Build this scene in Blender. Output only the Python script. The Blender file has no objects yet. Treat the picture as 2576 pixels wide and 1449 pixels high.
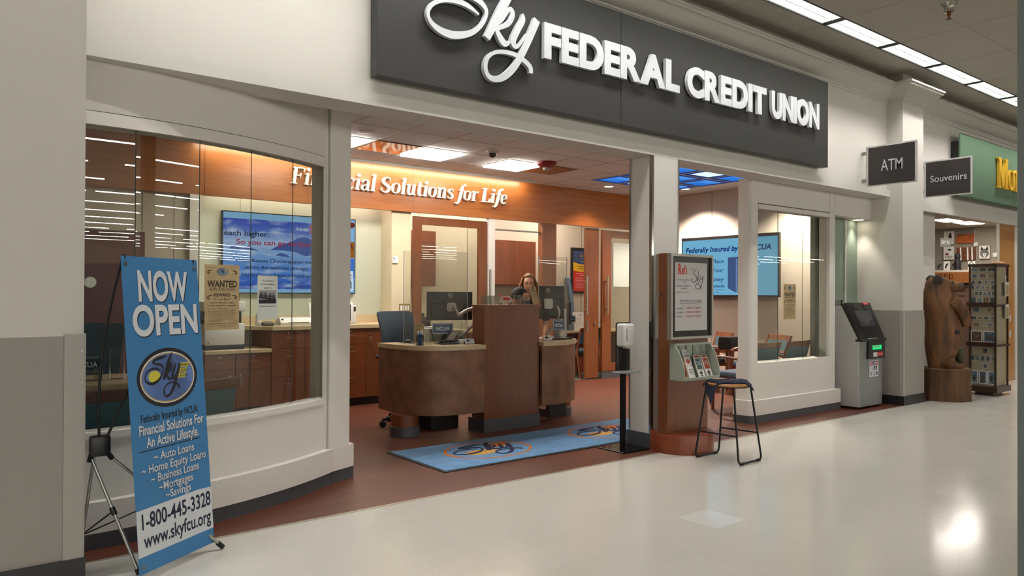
import bpy, bmesh, math, random
from mathutils import Vector, Matrix
random.seed(7)
C = bpy.context.scene.collection
SC = bpy.context.scene
PI = math.pi

# ---------------------------------------------------------------- camera, world, exposure
cd = bpy.data.cameras.new('camera'); cam = bpy.data.objects.new('camera', cd); C.objects.link(cam)
TH, PIT, RHO = math.radians(51.636), math.radians(0.4233), 0.0048
fw0 = Vector((math.cos(TH), math.sin(TH), 0)); r0 = Vector((math.sin(TH), -math.cos(TH), 0)); u0 = Vector((0, 0, 1))
fw = fw0*math.cos(PIT) + u0*math.sin(PIT); up1 = u0*math.cos(PIT) - fw0*math.sin(PIT)
rr = r0*math.cos(RHO) + up1*math.sin(RHO); uu = up1*math.cos(RHO) - r0*math.sin(RHO)
mw = Matrix.Identity(4)
for i in range(3):
    mw[i][0], mw[i][1], mw[i][2] = rr[i], uu[i], -fw[i]
mw[0][3], mw[1][3], mw[2][3] = 0, -4.4444, 1.4222
cam.matrix_world = mw
cd.sensor_fit = 'HORIZONTAL'; cd.sensor_width = 36; cd.lens = 1895*36/2576
cd.clip_start = .05; cd.clip_end = 200
SC.camera = cam
w = bpy.data.worlds.new('world'); SC.world = w; w.use_nodes = True
w.node_tree.nodes['Background'].inputs[0].default_value = (1, .93, .84, 1)
w.node_tree.nodes['Background'].inputs[1].default_value = 0.05
SC.view_settings.view_transform = 'Standard'; SC.view_settings.look = 'None'
SC.view_settings.gamma = 1; SC.view_settings.use_curve_mapping = False
SC.view_settings.exposure = 0.0
cy = SC.cycles
cy.max_bounces = 8; cy.diffuse_bounces = 3; cy.glossy_bounces = 3; cy.transmission_bounces = 6; cy.transparent_max_bounces = 12
cy.caustics_reflective = False; cy.caustics_refractive = False; cy.sample_clamp_indirect = 4

def area(name, loc, sx, sy, power, col=(1, .93, .84), rot=(0, 0, 0)):
    l = bpy.data.lights.new(name, 'AREA'); l.shape = 'RECTANGLE'; l.size = sx; l.size_y = sy; l.energy = power; l.color = col
    o = bpy.data.objects.new(name, l); C.objects.link(o); o.location = loc; o.rotation_euler = rot
    return o
def spot(name, loc, power, ang, col=(1, .85, .68), rot=(0, 0, 0), blend=.6, r=.05):
    l = bpy.data.lights.new(name, 'SPOT'); l.energy = power; l.spot_size = ang; l.spot_blend = blend; l.color = col; l.shadow_soft_size = r
    o = bpy.data.objects.new(name, l); C.objects.link(o); o.location = loc; o.rotation_euler = rot
    return o

# ---------------------------------------------------------------- materials
def s2l(c): return c/12.92 if c <= .04045 else ((c+.055)/1.055)**2.4
def rgb(h):
    h = h.lstrip('#'); return tuple(s2l(int(h[i:i+2], 16)/255) for i in (0, 2, 4)) + (1,)
def _base(name):
    m = bpy.data.materials.new(name); m.use_nodes = True
    return m, m.node_tree.nodes, m.node_tree.links, m.node_tree.nodes['Principled BSDF']
def mat(name, hexc, rough=.5, metal=0, spec=.5, emit=0, vary=0, vscale=8, bump=0, bscale=60, coat=0):
    m, n, l, b = _base(name)
    c = rgb(hexc)
    b.inputs['Base Color'].default_value = c; b.inputs['Roughness'].default_value = rough
    b.inputs['Metallic'].default_value = metal; b.inputs['Specular IOR Level'].default_value = spec
    if coat: b.inputs['Coat Weight'].default_value = coat; b.inputs['Coat Roughness'].default_value = .08
    if emit:
        b.inputs['Emission Color'].default_value = c; b.inputs['Emission Strength'].default_value = emit
    if vary or bump:
        tc = n.new('ShaderNodeTexCoord')
    if vary:
        t = n.new('ShaderNodeTexNoise'); t.inputs['Scale'].default_value = vscale; t.inputs['Detail'].default_value = 6
        l.new(tc.outputs['Object'], t.inputs['Vector'])
        r = n.new('ShaderNodeValToRGB'); r.color_ramp.elements[0].position = .3; r.color_ramp.elements[1].position = .7
        r.color_ramp.elements[0].color = tuple(x*(1-vary) for x in c[:3]) + (1,)
        r.color_ramp.elements[1].color = tuple(min(1, x*(1+vary)) for x in c[:3]) + (1,)
        l.new(t.outputs['Fac'], r.inputs[0]); l.new(r.outputs[0], b.inputs['Base Color'])
    if bump:
        t2 = n.new('ShaderNodeTexNoise'); t2.inputs['Scale'].default_value = bscale; t2.inputs['Detail'].default_value = 4
        l.new(tc.outputs['Object'], t2.inputs['Vector'])
        bp = n.new('ShaderNodeBump'); bp.inputs['Strength'].default_value = bump; bp.inputs['Distance'].default_value = .01
        l.new(t2.outputs['Fac'], bp.inputs['Height']); l.new(bp.outputs[0], b.inputs['Normal'])
    return m
def wood(name, c1, c2, stretch=(14, 14, 1), rough=.35, coat=.2, detail=8):
    m, n, l, b = _base(name)
    tc = n.new('ShaderNodeTexCoord'); mp = n.new('ShaderNodeMapping'); mp.inputs['Scale'].default_value = stretch
    l.new(tc.outputs['Object'], mp.inputs['Vector'])
    t = n.new('ShaderNodeTexNoise'); t.inputs['Scale'].default_value = 1.6; t.inputs['Detail'].default_value = detail; t.inputs['Distortion'].default_value = .6
    l.new(mp.outputs[0], t.inputs['Vector'])
    r = n.new('ShaderNodeValToRGB'); r.color_ramp.elements[0].position = .3; r.color_ramp.elements[1].position = .72
    r.color_ramp.elements[0].color = rgb(c1); r.color_ramp.elements[1].color = rgb(c2)
    l.new(t.outputs['Fac'], r.inputs[0]); l.new(r.outputs[0], b.inputs['Base Color'])
    b.inputs['Roughness'].default_value = rough; b.inputs['Coat Weight'].default_value = coat; b.inputs['Coat Roughness'].default_value = .25
    return m
def emis(name, hexc, s):
    m, n, l, b = _base(name); n.remove(b)
    e = n.new('ShaderNodeEmission'); e.inputs[0].default_value = rgb(hexc); e.inputs[1].default_value = s
    l.new(e.outputs[0], n['Material Output'].inputs[0]); return m
def glassm(name, tint='#f4f8f4', ior=1.5, refl=1.0, rough=0.0, milky=0):
    m, n, l, b = _base(name); n.remove(b)
    tr = n.new('ShaderNodeBsdfTransparent'); tr.inputs[0].default_value = rgb(tint)
    gl = n.new('ShaderNodeBsdfGlossy'); gl.inputs['Roughness'].default_value = rough
    lw = n.new('ShaderNodeLayerWeight'); lw.inputs[0].default_value = .5      # facing-angle reflectance (Schlick)
    pw = n.new('ShaderNodeMath'); pw.operation = 'POWER'; pw.inputs[1].default_value = 5; l.new(lw.outputs['Facing'], pw.inputs[0])
    f0 = ((ior-1)/(ior+1))**2
    ml = n.new('ShaderNodeMath'); ml.operation = 'MULTIPLY_ADD'; ml.use_clamp = True
    ml.inputs[1].default_value = (1-f0)*refl; ml.inputs[2].default_value = f0*refl; l.new(pw.outputs[0], ml.inputs[0])
    mx = n.new('ShaderNodeMixShader'); l.new(ml.outputs[0], mx.inputs[0]); l.new(tr.outputs[0], mx.inputs[1]); l.new(gl.outputs[0], mx.inputs[2])
    out = mx
    if milky:
        d = n.new('ShaderNodeBsdfDiffuse'); d.inputs[0].default_value = rgb(tint)
        m2 = n.new('ShaderNodeMixShader'); m2.inputs[0].default_value = milky
        l.new(mx.outputs[0], m2.inputs[1]); l.new(d.outputs[0], m2.inputs[2]); out = m2
    l.new(out.outputs[0], n['Material Output'].inputs[0]); return m

M = {}
M['wall'] = mat('cream_paint', '#e8e4db', .55, bump=.05, bscale=220)
M['white_trim'] = mat('white_paint', '#e7e4dc', .4)
M['wains'] = mat('grey_wainscot', '#a39d96', .6, vary=.08, vscale=160)
M['wains_trim'] = mat('grey_corner_guard', '#b5b2aa', .5)
M['kick_black'] = mat('black_cove_base', '#1f1f21', .4)
M['kick_grey'] = mat('slate_cove_base', '#4a4c50', .45)
M['ceil'] = mat('ceiling_tile', '#d2cdc3', .9, bump=.1, bscale=180)
M['ceil_shop'] = mat('shop_ceiling_tile', '#e8eaea', .9, bump=.1, bscale=180)
M['grid'] = mat('ceiling_grid', '#c9c2b4', .6)
M['black'] = mat('black_plastic', '#141414', .35)
M['blackm'] = mat('black_metal', '#161517', .4, metal=.3)
M['darkgrey'] = mat('dark_grey_plastic', '#2a2a2c', .45)
M['white'] = mat('white_plastic', '#e6e5e2', .35)
M['offwhite'] = mat('offwhite_plastic', '#cfcabd', .4)
M['paper'] = mat('white_paper', '#e6e4de', .7)
M['ink'] = mat('black_ink', '#1a1a20', .6)
M['kraft'] = mat('kraft_paper', '#b09a72', .7, vary=.12, vscale=14)
M['kraft_ink'] = mat('brown_ink', '#33261a', .6)
M['chrome'] = mat('polished_chrome', '#d8d6d2', .12, metal=1)
M['steel'] = mat('brushed_steel', '#b8b6b0', .3, metal=1)
M['alu'] = mat('silver_aluminium', '#b9b7b0', .35, metal=.9)
M['cherry'] = wood('cherry_wood', '#6e3719', '#7e4421', (2, 2, 18))
M['cherry_v'] = wood('cherry_wood_upright', '#6b391b', '#774522', (9, 9, 1.2))
M['cherry_h'] = wood('cherry_wood_long', '#9a5a2b', '#ae6d38', (1.0, 8, 14))
M['cherry_d'] = wood('dark_cherry_wood', '#5e2618', '#77341f', (12, 12, 1))
M['chairwood'] = wood('chair_wood', '#683a20', '#80492a', (8, 8, 3))
M['oak'] = wood('oak_wood', '#a8743c', '#bf8a4c', (14, 14, 1))
M['stone'] = mat('beige_solid_surface', '#cdb995', .3, vary=.05, vscale=60)
M['rust'] = mat('mottled_brown_laminate', '#7d573f', .5, vary=.32, vscale=5.5)
M['fabric'] = mat('slate_blue_fabric', '#566675', .9, bump=.2, bscale=500)
M['fabric_t'] = mat('teal_grey_fabric', '#587078', .9, bump=.2, bscale=500)
M['pale'] = mat('pale_green_paint', '#c9cdb9', .6)
M['beigewall'] = mat('beige_wall_panel', '#c9beab', .6)
M['joint'] = mat('panel_joint', '#857a69', .6)
M['green'] = mat('sage_green_paint', '#5f7a63', .5)
M['yellow'] = mat('yellow_paint', '#d6a92e', .45)
M['sagep'] = mat('sage_plastic', '#a8b0a2', .4)
M['charcoal'] = mat('charcoal_sign_panel', '#3a3a39', .45)
M['letter'] = mat('white_letter_face', '#e4e8ec', .4)
M['letter_warm'] = mat('warm_white_letter', '#faf8f2', .4)
M['signblack'] = mat('blade_sign_black', '#2c2625', .5)
M['blue'] = mat('banner_blue', '#3a7bb0', .55)
M['bluedk'] = mat('logo_navy', '#1d2c5c', .5)
M['navy'] = mat('navy_ink', '#17203a', .6)
M['gold'] = mat('logo_gold', '#c9a24e', .4)
M['lyellow'] = mat('logo_yellow', '#d9cf4a', .5)
M['orange'] = mat('logo_orange', '#d8761e', .8)
M['red'] = mat('poster_red', '#c22a22', .5)
M['pblue'] = mat('poster_blue', '#32466f', .5)
M['pyel'] = mat('poster_yellow', '#dfae2a', .5)
M['mat'] = mat('blue_mat_pile', '#6f9ac4', .95, vary=.1, vscale=9, bump=.5, bscale=260)
M['matnavy'] = mat('mat_navy', '#25284a', .95, bump=.4, bscale=260)
M['matyel'] = mat('mat_amber', '#d9a85a', .95, bump=.4, bscale=260)
M['rubber'] = mat('black_rubber', '#18181a', .7)
M['skin'] = mat('skin', '#d9a283', .5)
M['hair'] = mat('light_brown_hair', '#84582f', .6, vary=.3, vscale=40)
M['hairdk'] = mat('black_hair', '#17110e', .65, bump=.6, bscale=90)
M['cloth_dk'] = mat('dark_cloth', '#1d1c22', .85)
M['lips'] = mat('lips', '#a85a4c', .5)
M['glass'] = glassm('window_glass', '#f1f4f0', 1.5, 1.25)
M['glass2'] = glassm('door_glass', '#eef0ea', 1.5, 1.3)
M['acrylic'] = glassm('clear_acrylic', '#f6f7f5', 1.45, 1.2, 0, .012)
M['acrylic_e'] = glassm('acrylic_edge', '#dfe3e2', 1.5, 2.5, .05, .35)
M['frost'] = glassm('frosted_green_glass', '#9fae9f', 1.45, 1.2, .25, .9)
M['strip'] = emis('tube_light', '#fffcf8', 32)
M['panel'] = emis('light_panel', '#fff6ea', 32)
M['down'] = emis('downlight_lens', '#fff0d8', 8)
M['cove'] = emis('cove_tube', '#ffecd2', 38)

M['louvre_white'] = mat('louvre_white', '#6c6f6c', .35)
M['tube_in'] = emis('troffer_tube', '#fffcf8', 185)
M['niche_tube'] = emis('niche_tube', '#fffaf0', 30)
def floor_white():
    m, n, l, b = _base('polished_white_tile')
    tc = n.new('ShaderNodeTexCoord')
    mp = n.new('ShaderNodeMapping'); l.new(tc.outputs['Object'], mp.inputs['Vector'])
    br = n.new('ShaderNodeTexBrick'); br.offset = 0; br.inputs['Scale'].default_value = 1
    br.inputs['Brick Width'].default_value = .305; br.inputs['Row Height'].default_value = .305; br.inputs['Mortar Size'].default_value = .0012
    br.inputs['Color1'].default_value = rgb('#d6d2c8'); br.inputs['Color2'].default_value = rgb('#d9d5cb'); br.inputs['Mortar'].default_value = rgb('#cfcbc0')
    l.new(mp.outputs[0], br.inputs['Vector'])
    t = n.new('ShaderNodeTexNoise'); t.inputs['Scale'].default_value = 55; t.inputs['Detail'].default_value = 3
    l.new(tc.outputs['Object'], t.inputs['Vector'])
    r = n.new('ShaderNodeValToRGB'); r.color_ramp.elements[0].position = .36; r.color_ramp.elements[1].position = .44
    r.color_ramp.elements[0].color = rgb('#a39c8f'); r.color_ramp.elements[1].color = (1, 1, 1, 1)
    l.new(t.outputs['Fac'], r.inputs[0])
    mx = n.new('ShaderNodeMix'); mx.data_type = 'RGBA'; mx.blend_type = 'MULTIPLY'; mx.inputs[0].default_value = .10
    l.new(br.outputs[0], mx.inputs[6]); l.new(r.outputs[0], mx.inputs[7]); l.new(mx.outputs[2], b.inputs['Base Color'])
    b.inputs['Roughness'].default_value = .16
    t2 = n.new('ShaderNodeTexNoise'); t2.inputs['Scale'].default_value = 3; l.new(tc.outputs['Object'], t2.inputs['Vector'])
    r2 = n.new('ShaderNodeMapRange'); r2.inputs[3].default_value = .09; r2.inputs[4].default_value = .2
    l.new(t2.outputs['Fac'], r2.inputs[0]); l.new(r2.outputs[0], b.inputs['Roughness'])
    bp = n.new('ShaderNodeBump'); bp.inputs['Strength'].default_value = .035; bp.inputs['Distance'].default_value = .01
    l.new(t2.outputs['Fac'], bp.inputs['Height']); l.new(bp.outputs[0], b.inputs['Normal'])
    return m
def floor_wood():
    m, n, l, b = _base('red_brown_plank_floor')
    tc = n.new('ShaderNodeTexCoord')
    br = n.new('ShaderNodeTexBrick'); br.offset = .37; br.inputs['Scale'].default_value = 1
    br.inputs['Brick Width'].default_value = 1.2; br.inputs['Row Height'].default_value = .1; br.inputs['Mortar Size'].default_value = .0008
    br.inputs['Color1'].default_value = rgb('#6b3e2e'); br.inputs['Color2'].default_value = rgb('#603527'); br.inputs['Mortar'].default_value = rgb('#4d281e')
    l.new(tc.outputs['Object'], br.inputs['Vector'])
    mp = n.new('ShaderNodeMapping'); mp.inputs['Scale'].default_value = (1.2, 16, 1); l.new(tc.outputs['Object'], mp.inputs['Vector'])
    t = n.new('ShaderNodeTexNoise'); t.inputs['Scale'].default_value = 2.5; t.inputs['Detail'].default_value = 8; l.new(mp.outputs[0], t.inputs['Vector'])
    r = n.new('ShaderNodeValToRGB'); r.color_ramp.elements[0].position = .3; r.color_ramp.elements[1].position = .75
    r.color_ramp.elements[0].color = (.6, .58, .56, 1); r.color_ramp.elements[1].color = (1.2, 1.12, 1.1, 1); l.new(t.outputs['Fac'], r.inputs[0])
    mx = n.new('ShaderNodeMix'); mx.data_type = 'RGBA'; mx.blend_type = 'MULTIPLY'; mx.inputs[0].default_value = .8
    l.new(br.outputs[0], mx.inputs[6]); l.new(r.outputs[0], mx.inputs[7]); l.new(mx.outputs[2], b.inputs['Base Color'])
    b.inputs['Roughness'].default_value = .38
    return m
M['fwhite'] = floor_white(); M['fwood'] = floor_wood()
M['bear_dark'] = mat('charred_wood', '#231a14', .7)
M['corkboard'] = mat('pale_board', '#a59c84', .7)
M['cherry_dk2'] = wood('dark_rack_wood', '#2c1c15', '#3f2a1e', (10, 10, 1))
M['reader_grey'] = mat('reader_grey', '#57524d', .4)
M['brass_plate'] = mat('brass_plate', '#a8905a', .35, metal=.6)
M['scr_pale'] = emis('pale_screen', '#c4cdf4', .9)
M['frostpaper'] = mat('pale_poster_back', '#a9aea4', .5)
M['monblack'] = mat('monitor_black', '#1e1b1a', .45); M['pad_grey'] = mat('pad_grey', '#8f887b', .4)
M['penblue'] = mat('pen_blue', '#2c5ea8', .4)
M['bottle_clear'] = mat('clear_bottle', '#d9dcd6', .15)
M['cupwood'] = wood('cupboard_wood', '#6d3f2a', '#80492f', (6, 6, 1))
M['carpet'] = mat('grey_carpet', '#4c4f4f', .95, vary=.2, vscale=60)
M['strip_metal'] = mat('floor_strip', '#c9c2b2', .3, metal=.6)

# ---------------------------------------------------------------- geometry builder
class Fr:      # a flat working frame: origin, right, up; d runs along the outward normal
    def __init__(s, O, R, U):
        s.O = Vector(O); s.R = Vector(R).normalized(); s.U = Vector(U).normalized(); s.N = s.R.cross(s.U)
    def p(s, x, y, d=0): return s.O + s.R*x + s.U*y + s.N*d
XY = Fr((0, 0, 0), (1, 0, 0), (0, 1, 0))
def front(x, y, z): return Fr((x, y, z), (1, 0, 0), (0, 0, 1))       # faces -Y
def faceleft(x, y, z): return Fr((x, y, z), (0, -1, 0), (0, 0, 1))    # faces -X
_tx = {}
def text_geo(s, off=0):
    k = (s, off)
    if k not in _tx:
        cu = bpy.data.curves.new('t', 'FONT'); cu.body = s; cu.size = 1; cu.resolution_u = 5; cu.offset = off
        o = bpy.data.objects.new('t', cu); C.objects.link(o)
        me = bpy.data.meshes.new_from_object(o.evaluated_get(bpy.context.evaluated_depsgraph_get()))
        vs = [(v.co.x, v.co.y) for v in me.vertices]; fs = [tuple(p.vertices) for p in me.polygons]
        bpy.data.objects.remove(o); bpy.data.curves.remove(cu); bpy.data.meshes.remove(me)
        _tx[k] = (vs, fs)
    return _tx[k]
def catmull(pts, n=6, closed=False):
    out = []; N = len(pts); rng = N if closed else N-1
    for i in range(rng):
        g = lambda k: pts[k % N] if closed else pts[max(0, min(N-1, k))]
        a, b, c, d = g(i-1), g(i), g(i+1), g(i+2)
        for k in range(n):
            t = k/n
            out.append(tuple(.5*((2*b[j]) + (c[j]-a[j])*t + (2*a[j]-5*b[j]+4*c[j]-d[j])*t*t + (3*b[j]-a[j]-3*c[j]+d[j])*t**3) for j in range(len(b))))
    if not closed: out.append(tuple(pts[-1]))
    return out
class G:
    def __init__(s): s.v = []; s.f = []; s.m = []; s.cur = 0; s.nr = 0
    def add(s, vs, fs):
        o = len(s.v); s.v += [Vector(v) for v in vs]
        for f in fs: s.f.append([i+o for i in f]); s.m.append(s.cur)
        return s
    def c(s, i): s.cur = i; return s
    def box(s, x0, y0, z0, x1, y1, z1):
        return s.fbox(XY, x0, y0, x1, y1, z0, z1)
    def fbox(s, F, x0, y0, x1, y1, d0, d1):
        if x0 > x1: x0, x1 = x1, x0
        if y0 > y1: y0, y1 = y1, y0
        if d0 > d1: d0, d1 = d1, d0
        vs = [F.p(x, y, d) for d in (d0, d1) for (x, y) in ((x0, y0), (x1, y0), (x1, y1), (x0, y1))]
        return s.add(vs, [(3, 2, 1, 0), (4, 5, 6, 7), (0, 1, 5, 4), (1, 2, 6, 5), (2, 3, 7, 6), (3, 0, 4, 7)])
    def rbox(s, x0, y0, z0, x1, y1, z1, r=.01, seg=2, F=None):
        bm = bmesh.new(); bmesh.ops.create_cube(bm, size=1)
        for v in bm.verts: v.co = Vector(((x0+x1)/2+v.co.x*(x1-x0), (y0+y1)/2+v.co.y*(y1-y0), (z0+z1)/2+v.co.z*(z1-z0)))
        bmesh.ops.bevel(bm, geom=bm.edges[:], offset=r, segments=seg, profile=.5, affect='EDGES')
        bm.verts.index_update()
        s.add([(F.p(*v.co) if F else v.co) for v in bm.verts], [[v.index for v in f.verts] for f in bm.faces]); bm.free(); return s
    def prism(s, pts, F, d0, d1):
        n = len(pts); vs = [F.p(x, y, d) for d in (d0, d1) for (x, y) in pts]
        ar = sum(pts[i][0]*pts[(i+1) % n][1]-pts[(i+1) % n][0]*pts[i][1] for i in range(n))
        a, b = list(range(n)), list(range(n, 2*n))
        fs = [a[::-1], b] + [(i, (i+1) % n, n+(i+1) % n, n+i) for i in range(n)]
        if (ar < 0) != (d1 < d0): fs = [list(f)[::-1] for f in fs]
        return s.add(vs, fs)
    def ell(s, F, cx, cy, rx, ry, d0, d1, n=40, rot=0):
        c, sn = math.cos(rot), math.sin(rot)
        return s.prism([(cx+rx*math.cos(a)*c-ry*math.sin(a)*sn, cy+rx*math.cos(a)*sn+ry*math.sin(a)*c) for a in [2*PI*i/n for i in range(n)]], F, d0, d1)
    def ring(s, F, cx, cy, rx, ry, w, d0, d1, n=48):
        vs = []; fs = []
        for i in range(n):
            a = 2*PI*i/n
            for (kx, ky) in ((rx, ry), (rx-w, ry-w)):
                for d in (d0, d1): vs.append(F.p(cx+kx*math.cos(a), cy+ky*math.sin(a), d))
        for i in range(n):
            j = (i+1) % n; a, b = 4*i, 4*j
            fs += [(a+1, a+3, b+3, b+1)[::-1], (a, b, b+1, a+1), (a+2, a+3, b+3, b+2)]
        return s.add(vs, fs)
    def ribbon(s, pts, ws, F, d0, d1, n=6, closed=False, sm=True):
        P = [(p[0], p[1], w_) for p, w_ in zip(pts, ws)]
        Q = catmull(P, n, closed) if sm else P
        N = len(Q); vs = []; fs = []; s.nr += 1
        for i, q in enumerate(Q):
            a = Q[i-1] if (i or closed) else q; b = Q[(i+1) % N] if (i < N-1 or closed) else q
            tx, ty = b[0]-a[0], b[1]-a[1]; L = math.hypot(tx, ty) or 1; nx, ny = -ty/L, tx/L; h = abs(q[2])/2
            for sg in (1, -1):
                for d in (d0, d1+(i/N)*3e-4+(s.nr % 5)*1.3e-4): vs.append(F.p(q[0]+sg*nx*h, q[1]+sg*ny*h, d))
        rng = N if closed else N-1
        for i in range(rng):
            a = 4*i; b = 4*((i+1) % N)
            fs += [(a+3, b+3, b+1, a+1), (a+1, b+1, b, a), (a+2, b+2, b+3, a+3)]
        if not closed:
            e = 4*(N-1); fs += [(0, 2, 3, 1), (e+1, e+3, e+2, e)]
        return s.add(vs, fs)
    def text(s, t, F, x, y, h, w=None, al='c', off=0, shear=0, d0=.0006, d1=None, vs_=1):
        vs, fs = text_geo(t, off)
        if not vs: return s
        cap = .729; k = h/cap
        xs = [v[0] for v in vs]; x0, x1 = min(xs), max(xs); kx = w/(x1-x0) if w else k
        W = (x1-x0)*kx; ox = x - (W/2 if al == 'c' else W if al == 'r' else 0)
        P = [(ox+(vx-x0)*kx+shear*vy*k, y+vy*k) for vx, vy in vs]
        if d1 is None: return s.add([F.p(a, b, d0) for a, b in P], fs)
        n = len(P); s.add([F.p(a, b, d1) for a, b in P], fs)
        cnt = {}
        for f in fs:
            for i in range(len(f)):
                e = (f[i], f[(i+1) % len(f)]); cnt[e] = 1
        side = [e for e in cnt if (e[1], e[0]) not in cnt]
        return s.add([F.p(a, b, d) for d in (d0, d1) for a, b in P], [(e[0], e[1], n+e[1], n+e[0]) for e in side])
    def tube(s, path, r, n=8, closed=False, caps=True, ry=None):
        path = [Vector(p) for p in path]; N = len(path); rs = r if isinstance(r, (list, tuple)) else [r]*N
        vs = []; fs = []; up = None
        for i, p in enumerate(path):
            a = path[i-1] if (i or closed) else p; b = path[(i+1) % N] if (i < N-1 or closed) else p
            t = (b-a).normalized()
            if up is None: up = Vector((0, 0, 1)) if abs(t.z) < .9 else Vector((1, 0, 0))
            x = t.cross(up).normalized(); up = x.cross(t).normalized()
            for k in range(n):
                an = 2*PI*k/n; vs.append(p + x*(math.cos(an)*rs[i]) + up*(math.sin(an)*(ry if ry else rs[i])))
        for i in range(N if closed else N-1):
            for k in range(n):
                a, b = i*n, ((i+1) % N)*n; fs.append((a+k, b+k, b+(k+1) % n, a+(k+1) % n))
        if caps and not closed: fs += [list(range(n)), list(range((N-1)*n, N*n))[::-1]]
        return s.add(vs, fs)
    def lathe(s, prof, cx, cy, n=32, z=0, sx=1, sy=1):
        vs = []; fs = []
        for (r, h) in prof:
            for k in range(n): vs.append((cx+r*sx*math.cos(2*PI*k/n), cy+r*sy*math.sin(2*PI*k/n), z+h))
        for i in range(len(prof)-1):
            for k in range(n): fs.append((i*n+k, i*n+(k+1) % n, (i+1)*n+(k+1) % n, (i+1)*n+k))
        if prof[0][0] > 1e-6: fs.append(list(range(n))[::-1])
        if prof[-1][0] > 1e-6: fs.append(list(range((len(prof)-1)*n, len(prof)*n)))
        return s.add(vs, fs)
    def wallstrip(s, outer, inner, z0, z1):    # two plan polylines of equal length, extruded in z
        n = len(outer); vs = [(x, y, z) for z in (z0, z1) for pl in (outer, inner) for (x, y) in pl]; fs = []
        o0, i0, o1, i1 = 0, n, 2*n, 3*n
        for k in range(n-1):
            fs += [(o0+k, o0+k+1, o1+k+1, o1+k), (i0+k+1, i0+k, i1+k, i1+k+1), (o1+k, o1+k+1, i1+k+1, i1+k), (o0+k+1, o0+k, i0+k, i0+k+1)]
        fs += [(i0, o0, o1, i1), (o0+n-1, i0+n-1, i1+n-1, o1+n-1)]
        return s.add(vs, fs)
    def build(s, name, mats, parent=None, smooth=None, world=False):
        if not isinstance(mats, (list, tuple)): mats = [mats]
        vs = s.v
        if world and parent is not None:
            mi = wm(parent).inverted(); vs = [mi @ v for v in vs]
        me = bpy.data.meshes.new(name); me.from_pydata([tuple(v) for v in vs], [], s.f)
        for m in mats: me.materials.append(M[m] if isinstance(m, str) else m)
        if len(mats) > 1: me.polygons.foreach_set('material_index', s.m)
        if smooth:
            me.polygons.foreach_set('use_smooth', [True]*len(me.polygons)); me.set_sharp_from_angle(angle=math.radians(smooth))
        me.update()
        o = bpy.data.objects.new(name, me); C.objects.link(o)
        if parent is not None: o.parent = parent
        return o
def wm(o):
    m = Matrix.LocRotScale(o.location, o.rotation_euler, o.scale)
    return wm(o.parent) @ m if o.parent else m
def tag(o, label, cat, group=None, kind=None):
    o['label'] = label; o['category'] = cat
    if group: o['group'] = group
    if kind: o['kind'] = kind
    return o
def thing(name, label, cat, loc=(0, 0, 0), rz=0, group=None):
    o = bpy.data.objects.new(name, None); C.objects.link(o); o.empty_display_size = .1
    o.location = loc; o.rotation_euler = (0, 0, rz); return tag(o, label, cat, group)
def struct(g, name, mats, smooth=None, parent=None):
    o = g.build(name, mats, parent, smooth)
    if parent is None: o['kind'] = 'structure'
    return o
def kids(o): return [c for c in bpy.data.objects if c.parent == o]
def dup(root, loc, rz, label, group=None):
    r = root.copy(); C.objects.link(r); r.location = loc; r.rotation_euler = (0, 0, rz); r['label'] = label
    if group: r['group'] = group
    for ch in kids(root):
        c = ch.copy(); C.objects.link(c); c.parent = r
        for g in kids(ch):
            d = g.copy(); C.objects.link(d); d.parent = c
    return r
# the script logo, strokes traced in metres at storefront size
LOGO = [
 ([(.365, .195), (.269, .235), (.173, .247), (.053, .228), (-.039, .175), (-.078, .106), (-.055, .047), (.01, .008), (.105, -.008), (.2, .006), (.306, .05), (.39, .125), (.43, .20), (.425, .255), (.36, .30), (.26, .318), (.18, .335), (.165, .36), (.22, .39), (.33, .413), (.45, .425), (.56, .44)],
  [.012, .03, .034, .03, .026, .022, .028, .04, .048, .045, .036, .026, .024, .03, .04, .036, .03, .03, .045, .05, .045, .02]),
 ([(.725, .49), (.64, .39), (.53, .2), (.44, .035)], [.02, .06, .06, .05]),
 ([(.50, .135), (.577, .197), (.635, .285), (.668, .305), (.682, .266), (.64, .19), (.545, .135), (.53, .12), (.57, .06), (.612, .03), (.66, .055)], [.01, .02, .028, .03, .038, .036, .03, .03, .045, .042, .015]),
 ([(.785, .30), (.785, .25), (.732, .16), (.69, .07), (.712, .03), (.757, .055), (.83, .155)], [.012, .04, .045, .045, .035, .02, .01]),
 ([(.93, .285), (.832, .085), (.719, -.11), (.613, -.218), (.519, -.258), (.455, -.245), (.428, -.19), (.445, -.115), (.505, -.062), (.593, -.036), (.709, -.035), (.808, -.067), (.862, -.105), (.87, -.15)], [.055, .052, .048, .046, .04, .032, .03, .026, .024, .026, .03, .034, .036, .03]),
]
def logo_script(g, F, cx, cy, sx, sy=None, d0=0, d1=.001, n=6, fat=1):
    sy = sy or sx
    F2 = Fr(F.O, F.R, F.U)
    for pts, ws in LOGO:
        g.ribbon([(cx+(p[0]-.43)*sx, cy+(p[1]-.1)*sy) for p in pts], [w_*fat*(sx+sy)/2 for w_ in ws], F2, d0, d1, n)
    return g
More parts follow.
